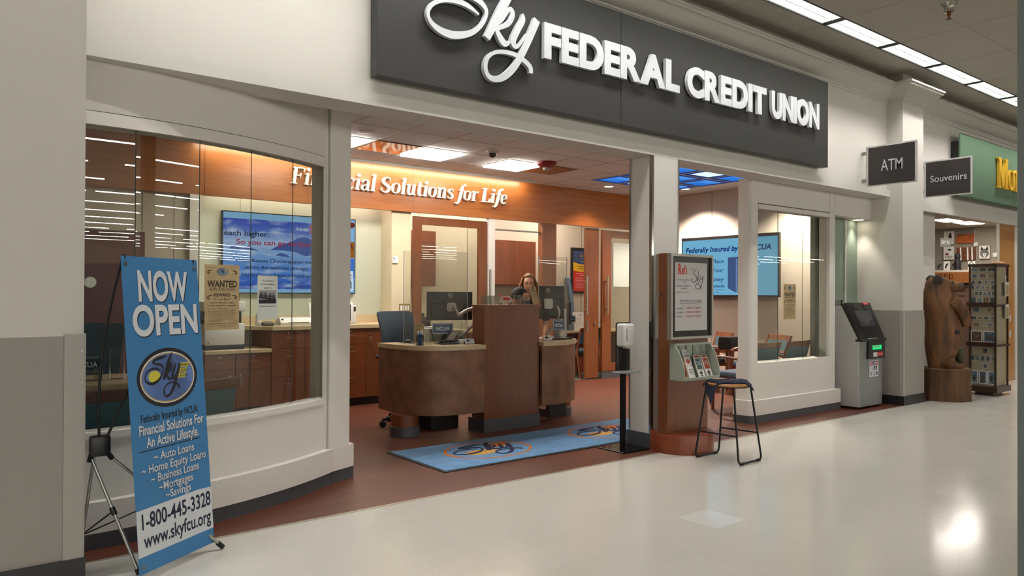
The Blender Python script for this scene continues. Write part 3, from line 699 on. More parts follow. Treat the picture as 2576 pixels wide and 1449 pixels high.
# ================================================================ WALL LETTERING, drawn with a broad pen
ST, TN = .23, .075
def serif(x, y, w=.42): return ([(x-w/2, y), (x+w/2, y)], [.08, .08])
GL = {
 'i': (.52, [([(.02, .88), (.16, .97), (.28, 1.0)], [.04, .09, .1]), ([(.27, 1.0), (.27, .0)], [ST, ST]), serif(.27, .035)], [(.27, 1.34, .14)]),
 'l': (.52, [([(.02, 1.43), (.16, 1.52), (.28, 1.55)], [.04, .09, .1]), ([(.27, 1.55), (.27, .0)], [ST, ST]), serif(.27, .035)], []),
 'n': (1.12, [([(.02, .88), (.14, .97), (.26, 1.0)], [.04, .09, .1]), ([(.26, 1.0), (.26, 0)], [ST, ST]), ([(.3, .68), (.45, .9), (.62, .97), (.78, .88), (.82, .65), (.82, 0)], [.05, .08, .14, .22, ST, ST]), serif(.27, .035), serif(.83, .035)], []),
 'a': (.95, [([(.14, .74), (.2, .92), (.42, .98), (.63, .88), (.68, .62), (.68, .2), (.76, .05), (.9, .07)], [.16, .13, .09, .16, ST, ST, .14, .05]), ([(.66, .58), (.4, .5), (.17, .36), (.18, .13), (.36, .04), (.56, .12), (.68, .27)], [.05, .08, .18, .2, .12, .08, .06])], []),
 'c': (.84, [([(.68, .74), (.6, .93), (.42, .97), (.2, .82), (.16, .48), (.26, .14), (.48, .04), (.74, .22)], [.17, .13, .08, .17, ST, .2, .12, .04])], []),
 'o': (.98, [([(.48, .97), (.2, .82), (.15, .5), (.2, .18), (.48, .03), (.76, .18), (.81, .5), (.76, .82), (.48, .97)], [.07, .16, ST, .16, .07, .16, ST, .16, .07])], []),
 'u': (1.1, [([(.02, .9), (.14, .97), (.26, 1.0)], [.04, .09, .1]), ([(.26, 1.0), (.26, .35), (.34, .08), (.52, .04), (.76, .26)], [ST, ST, .2, .12, .05]), ([(.8, 1.0), (.8, .0)], [ST, ST]), serif(.9, .035, .3), ([(.56, .93), (.7, .98), (.8, 1.0)], [.04, .08, .1])], []),
 't': (.66, [([(.3, 1.32), (.28, .95), (.27, .3), (.34, .07), (.48, .04), (.62, .14)], [.06, .2, ST, .2, .12, .04]), ([(.05, .97), (.6, .97)], [.075, .075])], []),
 's': (.76, [([(.64, .74), (.56, .93), (.38, .97), (.18, .86), (.2, .66), (.42, .5), (.62, .34), (.6, .12), (.4, .03), (.2, .07), (.1, .28)], [.05, .09, .1, .18, .2, .22, .2, .17, .1, .09, .05])], []),
 'f': (.62, [([(.84, 1.42), (.72, 1.53), (.54, 1.44), (.43, 1.05), (.36, .5), (.28, -.05), (.14, -.34), (-.05, -.42), (-.16, -.33)], [.17, .13, .14, .21, ST, .2, .13, .09, .15]), ([(.1, .97), (.72, .97)], [.075, .075])], []),
 'r': (.78, [([(.02, .88), (.14, .97), (.26, 1.0)], [.04, .09, .1]), ([(.26, 1.0), (.26, 0)], [ST, ST]), ([(.3, .62), (.44, .88), (.6, .96), (.72, .9)], [.05, .08, .12, .2]), serif(.28, .035, .46)], []),
 'e': (.86, [([(.18, .5), (.7, .55)], [.07, .07]), ([(.72, .55), (.68, .84), (.46, .97), (.22, .82), (.16, .48), (.26, .14), (.48, .04), (.76, .22)], [.12, .17, .08, .17, ST, .2, .12, .04])], []),
 'F': (1.12, [([(.32, 1.45), (.32, 0)], [.25, .25]), ([(.06, 1.41), (1.08, 1.41)], [.09, .09]), ([(1.04, 1.45), (1.06, 1.1)], [.12, .05]), ([(.32, .76), (.8, .76)], [.08, .08]), ([(.8, .98), (.8, .55)], [.06, .06]), serif(.32, .04, .58)], []),
 'S': (1.08, [([(.9, 1.08), (.84, 1.34), (.6, 1.42), (.34, 1.34), (.22, 1.1), (.34, .86), (.62, .7), (.86, .5), (.86, .22), (.62, .03), (.36, .06), (.18, .2), (.12, .42)], [.05, .09, .11, .18, .25, .26, .27, .26, .22, .12, .1, .1, .05])], []),
 'L': (1.1, [([(.32, 1.45), (.32, 0)], [.25, .25]), ([(.06, .045), (1.0, .045)], [.09, .09]), ([(1.0, .02), (1.06, .42)], [.12, .04]), serif(.32, 1.41, .58)], []),
}
def pen_line(text, F, x0, w, xh, shear, d0, d1, build, track=.04, space=.42):
    tot = sum(GL[c_][0]+track if c_ != ' ' else space for c_ in text); k = w/tot; x = 0
    for c_ in text:
        if c_ == ' ': x += space; continue
        adv, strokes, dots = GL[c_]; g = G()
        mp = lambda p: (x0+(x+p[0])*k+shear*p[1]*xh, p[1]*xh)
        kk = (k+xh)/2
        for pts, ws in strokes: g.ribbon([mp(p) for p in pts], [v*kk for v in ws], F, d0, d1, 5)
        for (dx, dy, r) in dots: q = mp((dx, dy)); g.ell(F, q[0], q[1], r*kk, r*kk, d0, d1, 20)
        build(g); x += adv+track
t = thing('wall_lettering', 'raised white slanted serif letters spelling a slogan on the cherry fascia', 'lettering', (5.3, 4.55, 2.8))
pen_line('Financial Solutions for Life', front(0, 4.55, 2.768), 3.60, 3.38, .142, .16, .01, .05, lambda g: g.build('letter', 'letter_warm', t, world=True))

# ================================================================ BLADE SIGNS, GREEN SIGN
def blade(name, lab, X, word, w, h, y0=-.39, y1=.19, z0=2.79, z1=3.27):
    t = thing(name, lab, 'sign', (X, .26, z0), 0, 'black blade signs on the corridor wall')
    F = faceleft(X, y1, z0); W = y1-y0; H = z1-z0
    g = G(); g.fbox(F, -.02, -.012, W+.016, H+.012, -.006, .006); g.build('panel', 'white', t, world=True)
    g = G(); g.fbox(F, .012, .005, W-.008, H-.008, .006, .010); g.build('face', 'signblack', t, world=True)
    g = G(); g.text(word, F, W/2+.01, H/2-h/2, h, w, 'c', .002, 0, .0125); g.build('lettering', 'letter', t, world=True)
    for z in (.07, H-.07):
        g = G(); g.fbox(F, -.07, z-.02, -.015, z+.02, -.015, .015); g.build('bracket', 'steel', t, world=True)
blade('blade_sign', 'black projecting sign with ATM in white, hanging by the right end of the ledge', 9.35, 'ATM', .26, .145)
blade('blade_sign', 'black projecting sign with Souvenirs in white, beyond the right pier', 10.98, 'Souvenirs', .46, .095)
t = thing('green_sign', 'sage green shop sign with yellow serif letters above the souvenir shop', 'sign', (13.5, .26, 2.86))
g = G(); g.rbox(11.93, .10, 2.865, 16.2, .14, 3.80, .03, 3); g.build('board', 'green', t, 30, world=True)
g = G(); g.box(11.99, .14, 2.95, 16, .26, 3.70); g.build('return', 'black', t, world=True)
GM = {'M': (1.5, [([(.22, 1.45), (.22, 0)], [.13, .13]), ([(.26, 1.4), (.74, .1)], [.3, .26]), ([(.74, .1), (1.2, 1.42)], [.1, .1]), ([(1.22, 1.45), (1.22, 0)], [.27, .27]), serif(.22, .04, .46), serif(1.22, .04, .56), serif(.2, 1.41, .4), serif(1.26, 1.41, .46)], [])}
GL.update(GM)
pen_line('Monta', front(0, .10, 3.115), 13.22, 1.5, .33, 0, .01, .05, lambda g: g.build('letter', 'yellow', t, world=True), track=.02)

# ================================================================ CEILING BITS
t = thing('fire_alarm', 'red ceiling fire alarm with clear strobe lens between shop ceiling panels', 'fire alarm', (6.446, 2.98, SZ))
g = G(); g.lathe([(.13, 0), (.13, -.03), (.10, -.06), (.055, -.075)], 0, 0); g.build('body', mat('alarm_red', '#7d1d1d', .35), t, 40)
g = G(); g.lathe([(.05, -.075), (.045, -.10), (.02, -.11), (0, -.11)], 0, 0, 16); g.build('strobe', 'acrylic_e', t, 40)
t = thing('dome_camera', 'small dark dome camera on the shop ceiling between two panel lights', 'camera', (5.44, 2.82, SZ))
g = G(); g.lathe([(.085, 0), (.085, -.015), (.06, -.03)], 0, 0); g.build('base', 'offwhite', t, 40)
g = G(); g.lathe([(.055, -.025), (.05, -.055), (.03, -.075), (0, -.082)], 0, 0); g.build('dome', 'black', t, 60)
t = thing('ceiling_speaker', 'small round cream disc on the shop ceiling near the white pillar', 'speaker', (3.735, 2.79, SZ))
g = G(); g.lathe([(.08, 0), (.08, -.012), (.06, -.02), (0, -.02)], 0, 0); g.build('grille', 'letter_warm', t, 40)
t = thing('sprinkler', 'chrome fire sprinkler hanging from the corridor ceiling', 'sprinkler', (7.97, -1.3, CZ))
g = G(); g.lathe([(.075, 0), (.07, -.01), (.05, -.03), (.045, -.06), (.042, -.085), (.02, -.087)], 0, 0); g.build('cup', 'chrome', t, 40)
g = G(); g.lathe([(.018, -.085), (.018, -.12), (.008, -.125), (.008, -.15)], 0, 0, 12); g.tube([(.018, 0, -.10), (.02, 0, -.13), (0, 0, -.15)], .004, 6); g.tube([(-.018, 0, -.10), (-.02, 0, -.13), (0, 0, -.15)], .004, 6); g.lathe([(0, -.15), (.025, -.152), (.025, -.156), (0, -.156)], 0, 0, 12); g.build('head', mat('brass', '#8a5c3a', .3, metal=1), t, 40)

# ================================================================ LOGO OVALS USED ON PRINT
def logo_oval(g, F, cx, cy, rx, ry, m, d=.0006, script=True, flag=True, n=4):
    # m : material slots dict  rim, cream, field, sun, script, flag
    g.c(m['rim']); g.ell(F, cx, cy, rx, ry, 0, d)
    g.c(m['cream']); g.ell(F, cx, cy, rx*.9, ry*.87, 0, d*1.6)
    if 'gold' in m: g.c(m['gold']); g.ell(F, cx, cy, rx*.875, ry*.835, 0, d*2.0)
    g.c(m['field']); g.ell(F, cx, cy, rx*.85, ry*.8, 0, d*2.4)
    if 'sun' in m: g.c(m['sun']); g.ell(F, cx-rx*.45, cy+ry*.07, rx*.19, ry*.2, 0, d*2.9)
    if flag:
        g.c(m['flag'])
        for k, (a, b, y) in enumerate(((.38, .70, .36), (.31, .61, .18), (.27, .57, .0))):
            g.prism([(cx+rx*a, cy+ry*(y-.075)), (cx+rx*b, cy+ry*(y-.075)), (cx+rx*(b+.035), cy+ry*(y+.075)), (cx+rx*(a+.035), cy+ry*(y+.075))], F, 0, d*3.2)
    if script: g.c(m['script']); logo_script(g, F, cx-rx*.17, cy+ry*.06, rx*1.14, ry*1.95, 0, d*3.7, n, 1.2)
    return g

# ================================================================ BANNER STAND
BO = Vector((.862, -.462, .045)); BTL = Vector((.789, -.347, 1.60)); BR_ = Vector((math.cos(math.radians(33.9)), math.sin(math.radians(33.9)), 0))
BW, BH = .53, (BTL-BO).length
bt = thing('banner_stand', 'tall blue NOW OPEN banner on a tripod stand, leaning beside the left pier', 'banner stand', (1.0, -.3, 0))
BF = Fr(BO, BR_, BTL-BO)
g = G()
NX = 10
for j in range(24):
    pass
def bowed(x, y): return -.012*math.sin(PI*x/BW)*math.sin(PI*min(1, y/BH))
vs = []; fs = []
for d in (0, -.002):
    for j in range(25):
        for i in range(NX+1): vs.append(BF.p(BW*i/NX, BH*j/24, d))
n1 = (NX+1)*25
for j in range(24):
    for i in range(NX):
        a = j*(NX+1)+i; fs += [(a, a+1, a+NX+2, a+NX+1), (n1+a, n1+a+NX+1, n1+a+NX+2, n1+a+1)]
for j in range(24):
    a = j*(NX+1); b = a+NX; fs += [(a, a+NX+1, n1+a+NX+1, n1+a), (b, n1+b, n1+b+NX+1, b+NX+1)]
g.add(vs, fs)
ban = g.build('banner', 'blue', bt, world=True)
def bb(x0, y0, x1, y1): return x0*BW, y0*BH, x1*BW, y1*BH
g = G(); g.prism([(0, .052*BH), (BW, .052*BH), (BW, .195*BH), (.8*BW, .2*BH), (.5*BW, .198*BH), (0, .196*BH)], BF, .0003, .0008); g.build('white_band', 'letter', ban, world=True)
# lettering : black drop shadows, then white faces
LN = [('NOW', .51, .858, .100, .66, .030), ('OPEN', .52, .745, .100, .86, .030), ('Financial Solutions For', .52, .426, .033, .86, .022), ('An Active Lifestyle.', .52, .385, .033, .70, .022),
      ('~ Auto Loans', .52, .338, .028, .54, .014), ('~ Home Equity Loans', .52, .303, .028, .86, .014), ('~ Business Loans', .52, .270, .028, .64, .014), ('~Mortgages', .52, .238, .028, .46, .014), ('~Savings', .54, .208, .026, .34, .014)]
g = G(); g2 = G()
for s_, x, y, h, wd, off in LN:
    k = BW*.012 if h > .05 else BW*.005
    g.text(s_, BF, x*BW+k, y*BH-k*.8, h*BH, wd*BW, 'c', off, 0, .0012)
    g2.text(s_, BF, x*BW, y*BH, h*BH, wd*BW, 'c', off, 0, .0020)
g.box(0, 0, 0, 0, 0, 0) if False else None
g.fbox(BF, .08*BW, .374*BH, .88*BW, .377*BH, .0006, .001)
g.text('Federally Insured by NCUA', BF, .50*BW, .466*BH, .026*BH, .76*BW, 'c', .012, 0, .0012)
g.build('letter_shadow', 'ink', ban, world=True); g2.build('white_lettering', 'letter', ban, world=True)
g = G(); g.text('1-800-445-3328', BF, .52*BW, .135*BH, .050*BH, .92*BW, 'c', .018, 0, .0014); g.text('www.skyfcu.org', BF, .52*BW, .076*BH, .046*BH, .90*BW, 'c', .018, 0, .0014); g.build('dark_lettering', 'navy', ban, world=True)
g = G(); logo_oval(g, BF, .5*BW, .600*BH, .40*BW, .098*BH, dict(rim=0, cream=1, gold=2, field=3, sun=4, flag=4, script=0))
g.c(0)
for i, (s_, y) in enumerate((('FEDERAL', .36), ('CREDIT', .18), ('UNION', .0))): g.text(s_, BF, (.5+.4*(.56-.045*min(i, 1)*(1+.9*(i == 2))-.0))*BW, .6*BH+.098*BH*(y-.05), .0105*BH, .4*BW*.3, 'c', .004, 0, .0030)
g.build('logo', ['ink', 'letter', 'gold', mat('logo_field', '#5570a8', .5, vary=.55, vscale=5), 'lyellow'], ban, world=True)
for (x, y) in ((.05, .975), (.95, .968), (.95, .025), (.05, .02)):
    g = G(); g.ring(BF, x*BW, y*BH, .011, .011, .005, .0005, .003, 16); g.build('grommet', 'steel', ban, world=True)
HUB = Vector((.735, -.16, .64))
def bend(a, b, mid, n=12): return [tuple((1-t_)**2*Vector(a)+2*t_*(1-t_)*Vector(mid)+t_*t_*Vector(b)) for t_ in [i/n for i in range(n+1)]]
tl = BF.p(.05*BW, .99*BH, -.01); tr = BF.p(.95*BW, .985*BH, -.01); bl = BF.p(.05*BW, .02*BH, -.01); brr = BF.p(.95*BW, .025*BH, -.01)
g = G(); g.tube(bend(HUB+Vector((0, 0, .03)), tl+Vector((0, 0, .02)), (.70, -.2, 1.1)), .007, 8); g.build('upper_arm', 'black', bt, 60, world=True)
g = G(); g.tube(bend(HUB+Vector((.03, 0, .03)), tr+Vector((.005, 0, .02)), (.95, -.09, 1.1)), .007, 8); g.build('upper_arm', 'black', bt, 60, world=True)
for q in (tl, tr): g = G(); g.tube([q+Vector((0, 0, -.03)), q+Vector((0, 0, .025))], .011, 8); g.build('arm_tip', 'black', bt, world=True)
g = G(); g.rbox(-.045, -.025, -.05, .05, .03, .055, .012, 2); g.tube([(-.035, 0, -.04), (-.045, -.01, -.075)], .014, 8); g.tube([(.04, 0, -.04), (.06, .01, -.07)], .014, 8); g.v = [v+HUB for v in g.v]; g.build('hub', 'black', bt, 40, world=True)
for k, (a, foot) in enumerate(((Vector((-.035, -.01, -.06)), Vector((.888, -.34, .012))), (Vector((.055, .01, -.06)), Vector((1.345, -.18, .012))), (Vector((-.02, .02, -.05)), Vector((.674, .03, .012))))):
    st = HUB+a; mid = st+(foot-st)*.45
    g = G(); g.tube([st, foot+(st-foot)*.03], .0085, 10); lg = g.build('leg', 'alu', bt, 60, world=True)
    g = G(); g.tube([foot+(st-foot)*.05, foot], .014, 10); g.build('foot', 'rubber', lg, 60, world=False); 
    if k < 2: g = G(); g.tube([mid+(st-foot).normalized()*.02, mid-(st-foot).normalized()*.02], .014, 8); g.build('clamp', 'black', lg, 60)
    if k < 2: g = G(); g.tube([mid, (.676, -.01, .16)], .004, 6); g.build('spreader', 'black', bt, 60, world=True)
for lg in kids(bt):
    for f_ in kids(lg):
        if f_.name.startswith(('foot', 'clamp')):
            mi = wm(lg).inverted(); f_.data.transform(mi)

# ================================================================ POSTERS ON THE GLASS
def wanted(lab, F, W, H):
    t = thing('window_poster', lab, 'poster', tuple(F.O))
    g = G(); g.fbox(F, 0, 0, W, H, 0, .0012); sh = g.build('sheet', 'kraft', t, world=True)
    g = G(); d = .0016; c_ = W/2
    # slab letters
    g.text('WANTED', F, c_, .655*H, .105*H, .86*W, 'c', .036, 0, d)
    g.text('AUTO & RV LOANS', F, c_, .608*H, .033*H, .74*W, 'c', .02, 0, d)
    g.fbox(F, .05*W, .592*H, .95*W, .595*H, .0012, d)
    g.text('REWARD', F, c_, .512*H, .05*H, .48*W, 'c', .03, 0, d)
    g.text('1% Cash Back*', F, c_, .455*H, .032*H, .5*W, 'c', .012, 0, d)
    g.text('Lower interest rates', F, c_, .405*H, .03*H, .66*W, 'c', .012, 0, d)
    g.text('Lower monthly payment', F, c_, .362*H, .03*H, .82*W, 'c', .012, 0, d)
    g.text('Sell us the loan. Limitations Forfeits', F, .1*W, .322*H, .012*H, .56*W, 'l', .01, 0, d)
    for i in range(11): g.fbox(F, .1*W, (.305-.0155*i)*H, (.9-.03*(i % 3))*W, (.3075-.0155*i)*H, .0012, d)
    for y, a, b in ((.132, .04, .96), (.1, .06, .93), (.09, .06, .93), (.062, .05, .36), (.062, .66, .95), (.955, .08, .33), (.95, .72, .93), (.038, .42, .6)): g.fbox(F, a*W, y*H, b*W, (y+.003)*H, .0012, d)
    for x in (.44, .51, .58): g.ell(F, x*W, .066*H, .016*W, .009*H, .0012, d, 10)
    for sx in (-1, 1):
        for (yy, r) in ((.89, .075), (.505, .05)):
            g.ribbon([(c_+sx*W*(.28), (yy+.02)*H), (c_+sx*W*.36, (yy+.02)*H), (c_+sx*W*.42, (yy-.005)*H), (c_+sx*W*.385, (yy-.03)*H), (c_+sx*W*.36, (yy-.01)*H)], [.002, .006, .007, .006, .004], F, .0012, d, 4)
    g.build('print', 'kraft_ink', t, world=True)
    g = G(); logo_oval(g, F, c_, .89*H, .165*W, .058*H, dict(rim=0, cream=1, field=2, flag=3, script=0)); 
    for v in g.v: v += F.N*.0012
    g.build('logo', ['bluedk', 'steel', mat('print_teal', '#6f8f93', .5) if 'print_teal' not in bpy.data.materials else bpy.data.materials['print_teal'], 'gold'], t, world=True)
    return t
# left poster on third pane of the curved glazing
def glassF(x, z): dx = max(0, x-GX0); return Fr((x+.0*dx, gy(x)+.012*0-.004, z), (math.sqrt(1-(dx/GR)**2), dx/GR, 0), (0, 0, 1))
pa, pb = gcurve(1.365, 1.713, .003, 1); ch = Vector((pb[0]-pa[0], pb[1]-pa[1], 0))
WF = Fr((pa[0]+ch.normalized().x*.035, pa[1]+ch.normalized().y*.035, 1.185), ch, (0, 0, 1))
wanted('large brown WANTED poster taped on the curved glass right of the banner', WF, .245, .41)
wanted('small brown WANTED poster taped on the right window glass above the waiting chairs', front(7.963, .496, 1.135), .26, .415)
pa, pb = gcurve(1.719, 2.057, .003, 1); ch = Vector((pb[0]-pa[0], pb[1]-pa[1], 0)); cn = ch.normalized()
NF = Fr((pa[0]+cn.x*.055, pa[1]+cn.y*.055, 1.30), ch, (0, 0, 1))
t = thing('window_notice', 'white holiday notice with black and white photo taped inside the curved glass', 'notice', tuple(NF.O))
g = G(); g.fbox(NF, 0, -.06, .178, .235, 0, .0012); g.build('sheet', mat('notice_paper', '#cfd4cc', .7), t, world=True)
g = G()
for s_, y, wd in (('Your Credit Union', .195, .1), ('Will Be Closed Monday,', .172, .125), ('September 7th', .148, .065), ('In Observance of Labor Day', .025, .15)): g.text(s_, NF, .089, y, .010, wd, 'c', .012, 0, .0016)
g.build('print', 'ink', t, world=True)
g = G(); g.fbox(NF, .012, .048, .166, .138, .0012, .0016); g.c(1).fbox(NF, .012, .048, .166, .075, .0012, .0018)
rn = random.Random(5)
g.prism([(.012, .083), (.166, .068), (.166, .078), (.012, .093)], NF, .0012, .002)
for i in range(12): x = .02+i*.0118; y = .086-.001*i; h = .018+rn.random()*.018; g.ell(NF, x, y+h/2, .005, h/2, .0012, .0022, 10); g.ell(NF, x+.001, y+h+.004, .004, .005, .0012, .0022, 10)
g.build('photograph', [mat('photo_grey', '#9a9c98', .6), 'ink'], t, world=True)
# ================================================================ KIOSK WITH FRAMED NOTICES
t = thing('sign_kiosk', 'cherry wood notice kiosk on a round base in front of the white column', 'kiosk', (5.535, .03, 0))
g = G(); g.lathe([(.292, 0), (.292, .165), (.286, .178), (.0, .18)], 5.535, .03, 48); g.build('base', wood('kiosk_base_wood', '#74331b', '#87411f', (3, 3, 10)), t, 40, world=True)
g = G(); g.box(5.25, -.05, .18, 5.82, .06, 1.79); g.build('body', 'cherry_v', t, world=True)
def pframe(parent, F, W, H, dep, back='dark_board'):
    g = G()
    for a in ((0, 0, W, .022), (0, H-.022, W, H), (0, .022, .022, H-.022), (W-.022, .022, W, H-.022)): g.fbox(F, *a, 0, dep)
    fr = g.build('frame', 'alu', parent, world=True)
    return fr
KF = front(5.235, -.05, 1.02); KW, KH = .60, .765
pframe(t, KF, KW, KH, .05)
g = G(); g.fbox(KF, .02, .02, KW-.02, KH-.02, 0, .03); g.build('border', mat('dark_glossy_border', '#1d1a18', .18, spec=.3), t, world=True)
g = G(); g.fbox(KF, .072, .075, KW-.072, KH-.075, .03, .032); g.build('sheet', mat('notice_white', '#d6d3d2', .45), t, world=True)
PF = Fr(KF.p(.072, .075, .0325), KF.R, KF.U); PW, PH = KW-.144, KH-.15
g = G()
g.text('R', PF, .09*PW, .83*PH, .15*PH, .105*PW, 'l', .05, 0); g.text('ef', PF, .205*PW, .83*PH, .135*PH, .115*PW, 'l', .02, 0); g.text('i', PF, .335*PW, .83*PH, .11*PH, .028*PW, 'l', .02, 0)
g.build('red_lettering', mat('marker_red', '#d23a2c', .6), t, world=True)
g = G()
for s_, y in (('9:00AM-7:00PM', .315), ('9:00AM-4:00PM', .255), ('10:00AM-2:00PM', .195)): g.text(s_, PF, .32*PW, y*PH, .036*PH, .48*PW, 'l', 0, .1)
g.build('hours_lettering', mat('marker_rust', '#a8463a', .6), t, world=True)
g = G()
for s_, x, y, h, wd, al in (('TO', .52, .895, .03, .06, 'c'), ('LOWER YOUR INTEREST', .10, .735, .021, .36, 'l'), ('RATE', .28, .700, .021, .09, 'c'), ('LOWER YOUR MONTHLY', .10, .645, .021, .36, 'l'), ('PAYMENT', .28, .608, .021, .18, 'c'), ('PLUS', .09, .553, .021, .07, 'l'),
    ("WE'RE OPEN 7 DAYS A WEEK!", .48, .425, .03, .68, 'c'), ('MON-FRI :', .06, .315, .026, .2, 'l'), ('SATURDAY :', .05, .255, .026, .23, 'l'), ('SUNDAY :', .05, .195, .026, .2, 'l')):
    g.text(s_, PF, x*PW, y*PH, h*PH, wd*PW, al, 0, .08)
for y in (.745, .655, .563): g.ribbon([(.03*PW, y*PH), (.085*PW, y*PH)], [.002, .002], PF, 0, .0008, sm=False); g.ribbon([(.07*PW, (y+.008)*PH), (.088*PW, y*PH), (.07*PW, (y-.008)*PH)], [.002]*3, PF, 0, .0008, sm=False)
g.ribbon([(.14*PW, .40*PH), (.83*PW, .408*PH)], [.003, .003], PF, 0, .0008, sm=False)
for pts, ws in LOGO[:]:
    pass
SK = [[(.66, .90), (.60, .885), (.565, .855), (.60, .825), (.655, .79), (.655, .745), (.60, .715), (.525, .72), (.50, .745), (.53, .77)], [(.72, .885), (.705, .80), (.69, .715)], [(.78, .81), (.715, .765), (.74, .75), (.78, .715)], [(.80, .80), (.79, .76), (.825, .75), (.865, .80)], [(.875, .81), (.855, .74), (.80, .645), (.72, .615), (.64, .625), (.635, .665), (.70, .70), (.77, .665), (.815, .615)]]
for st in SK: g.ribbon([(x*PW, y*PH) for x, y in st], [.0045]*len(st), PF, 0, .001, 5)
g.build('dark_lettering', 'navy', t, world=True)
g = G(); g.text('2% CASH BACK!', PF, .18*PW, .553*PH, .021*PH, .27*PW, 'l'); g.build('green_lettering', mat('marker_green', '#6f9a7a', .6), t, world=True)
g = G(); g.fbox(Fr((5.86, .06, 1.02), (-1, 0, 0), (0, 0, 1)), 0, 0, .60, .765, 0, .045); g.build('rear_frame', 'alu', t, world=True)
g = G(); g.tube([(5.245, .03, 1.42), (5.215, .03, 1.42)], .014, 12); g.build('lock_knob', 'steel', t, 40, world=True)
# brochure rack on the kiosk front
rk = thing('brochure_rack', 'sage green curved plastic brochure rack fixed to the kiosk front', 'brochure rack', (5.53, -.05, .66))
x0, x1 = 5.275, 5.785
side = [(0, 0), (.155, .0), (.165, .03), (.155, .12), (.12, .22), (.06, .31), (0, .325)]
for xa in (x0, x1-.012):
    g = G(); g.prism(side, Fr((xa, -.05, .66), (0, -1, 0), (0, 0, 1)), -.012 if xa == x0 else -.012, 0); g.build('side_panel', 'sagep', rk, world=True)
g = G(); g.box(x0+.01, -.062, .66, x1-.01, -.052, .985); g.build('back_panel', 'sagep', rk, world=True)
g = G(); g.box(x0+.01, -.20, .66, x1-.01, -.05, .672); g.box(x0+.01, -.212, .66, x1-.01, -.20, .685); g.box(x0+.01, -.118, .965, x1-.01, -.05, .982); g.build('shelf', 'sagep', rk, world=True)
for k in range(1, 5):
    x = x0+.51*k/5; g = G(); g.prism([(0, .012), (.13, .012), (.10, .13), (.02, .30), (0, .30)], Fr((x, -.06, .66), (0, -1, 0), (0, 0, 1)), -.002, .002); g.build('divider', 'acrylic', rk, world=True)
for k in range(3):
    x = x0+.51*(k+1)/5; g = G(); g.box(x-.003, -.0635, .70, x+.003, -.062, .97); g.build('back_groove', 'ink', rk, world=True)
bro = [(x0+.045, .19, 'tan brochure with an orange picture, leftmost in the green rack', 'kraft'), (x0+.135, .265, 'tall white brochure with a red telephone picture in the green rack', 'paper'), (x0+.275, .205, 'white brochure with a teal cover panel in the green rack', 'paper'), (x0+.385, .205, 'white brochure with an orange red cover panel in the green rack', 'paper')]
for k, (x, h, lab, m) in enumerate(bro):
    F = Fr((x, -.165+.012*0, .674), (1, 0, 0), Vector((0, .38, 1)).normalized()); b = thing('brochure', lab, 'brochure', tuple(F.O), 0, 'brochures in the green rack')
    g = G(); g.fbox(F, 0, 0, .088, h, -.012, 0); g.build('cover', m, b, world=True)
    g = G()
    if k == 0: g.c(0).ell(F, .044, .16, .025, .02, 0, .001, 20); g.c(1).fbox(F, .015, .07, .075, .13, 0, .0008); g.c(2).ell(F, .04, .045, .03, .03, 0, .001, 14)
    if k == 1:
        for y in (.24, .215, .205, .195, .08, .065, .05, .035): g.c(0).fbox(F, .02, y, .07, y+.004, 0, .0008)
        g.c(0).ring(F, .048, .205, .035, .022, .002, 0, .0008, 4); g.c(1).ell(F, .045, .148, .022, .013, 0, .001, 18); g.ribbon([(.02, .155), (.045, .172), (.07, .155)], [.008, .011, .008], F, 0, .001); g.c(0).ring(F, .047, .118, .04, .008, .002, 0, .0009, 20)
    if k >= 2:
        g.c(3 if k == 2 else 1).fbox(F, .008, .075, .08, .175, 0, .0008); g.c(1).fbox(F, .008, .185, .08, .2, 0, .0008); g.c(4)
        for s_, y in ((('YOU GET', .135), ('PAID', .115)) if k == 2 else (('LIKE WE', .135), ('PAY YOU', .115))): g.text(s_, F, .044, y, .013, .05, 'c', .02, 0, .0014)
        g.c(0).ell(F, .044, .04, .018, .014, 0, .001, 18); g.fbox(F, .03, .012, .06, .02, 0, .001)
    g.build('print', ['ink', mat('print_rust%d' % k, '#a8402a', .5) , 'cherry_d', mat('print_teal%d' % k, '#4a6466', .5), 'letter'], b, world=True)

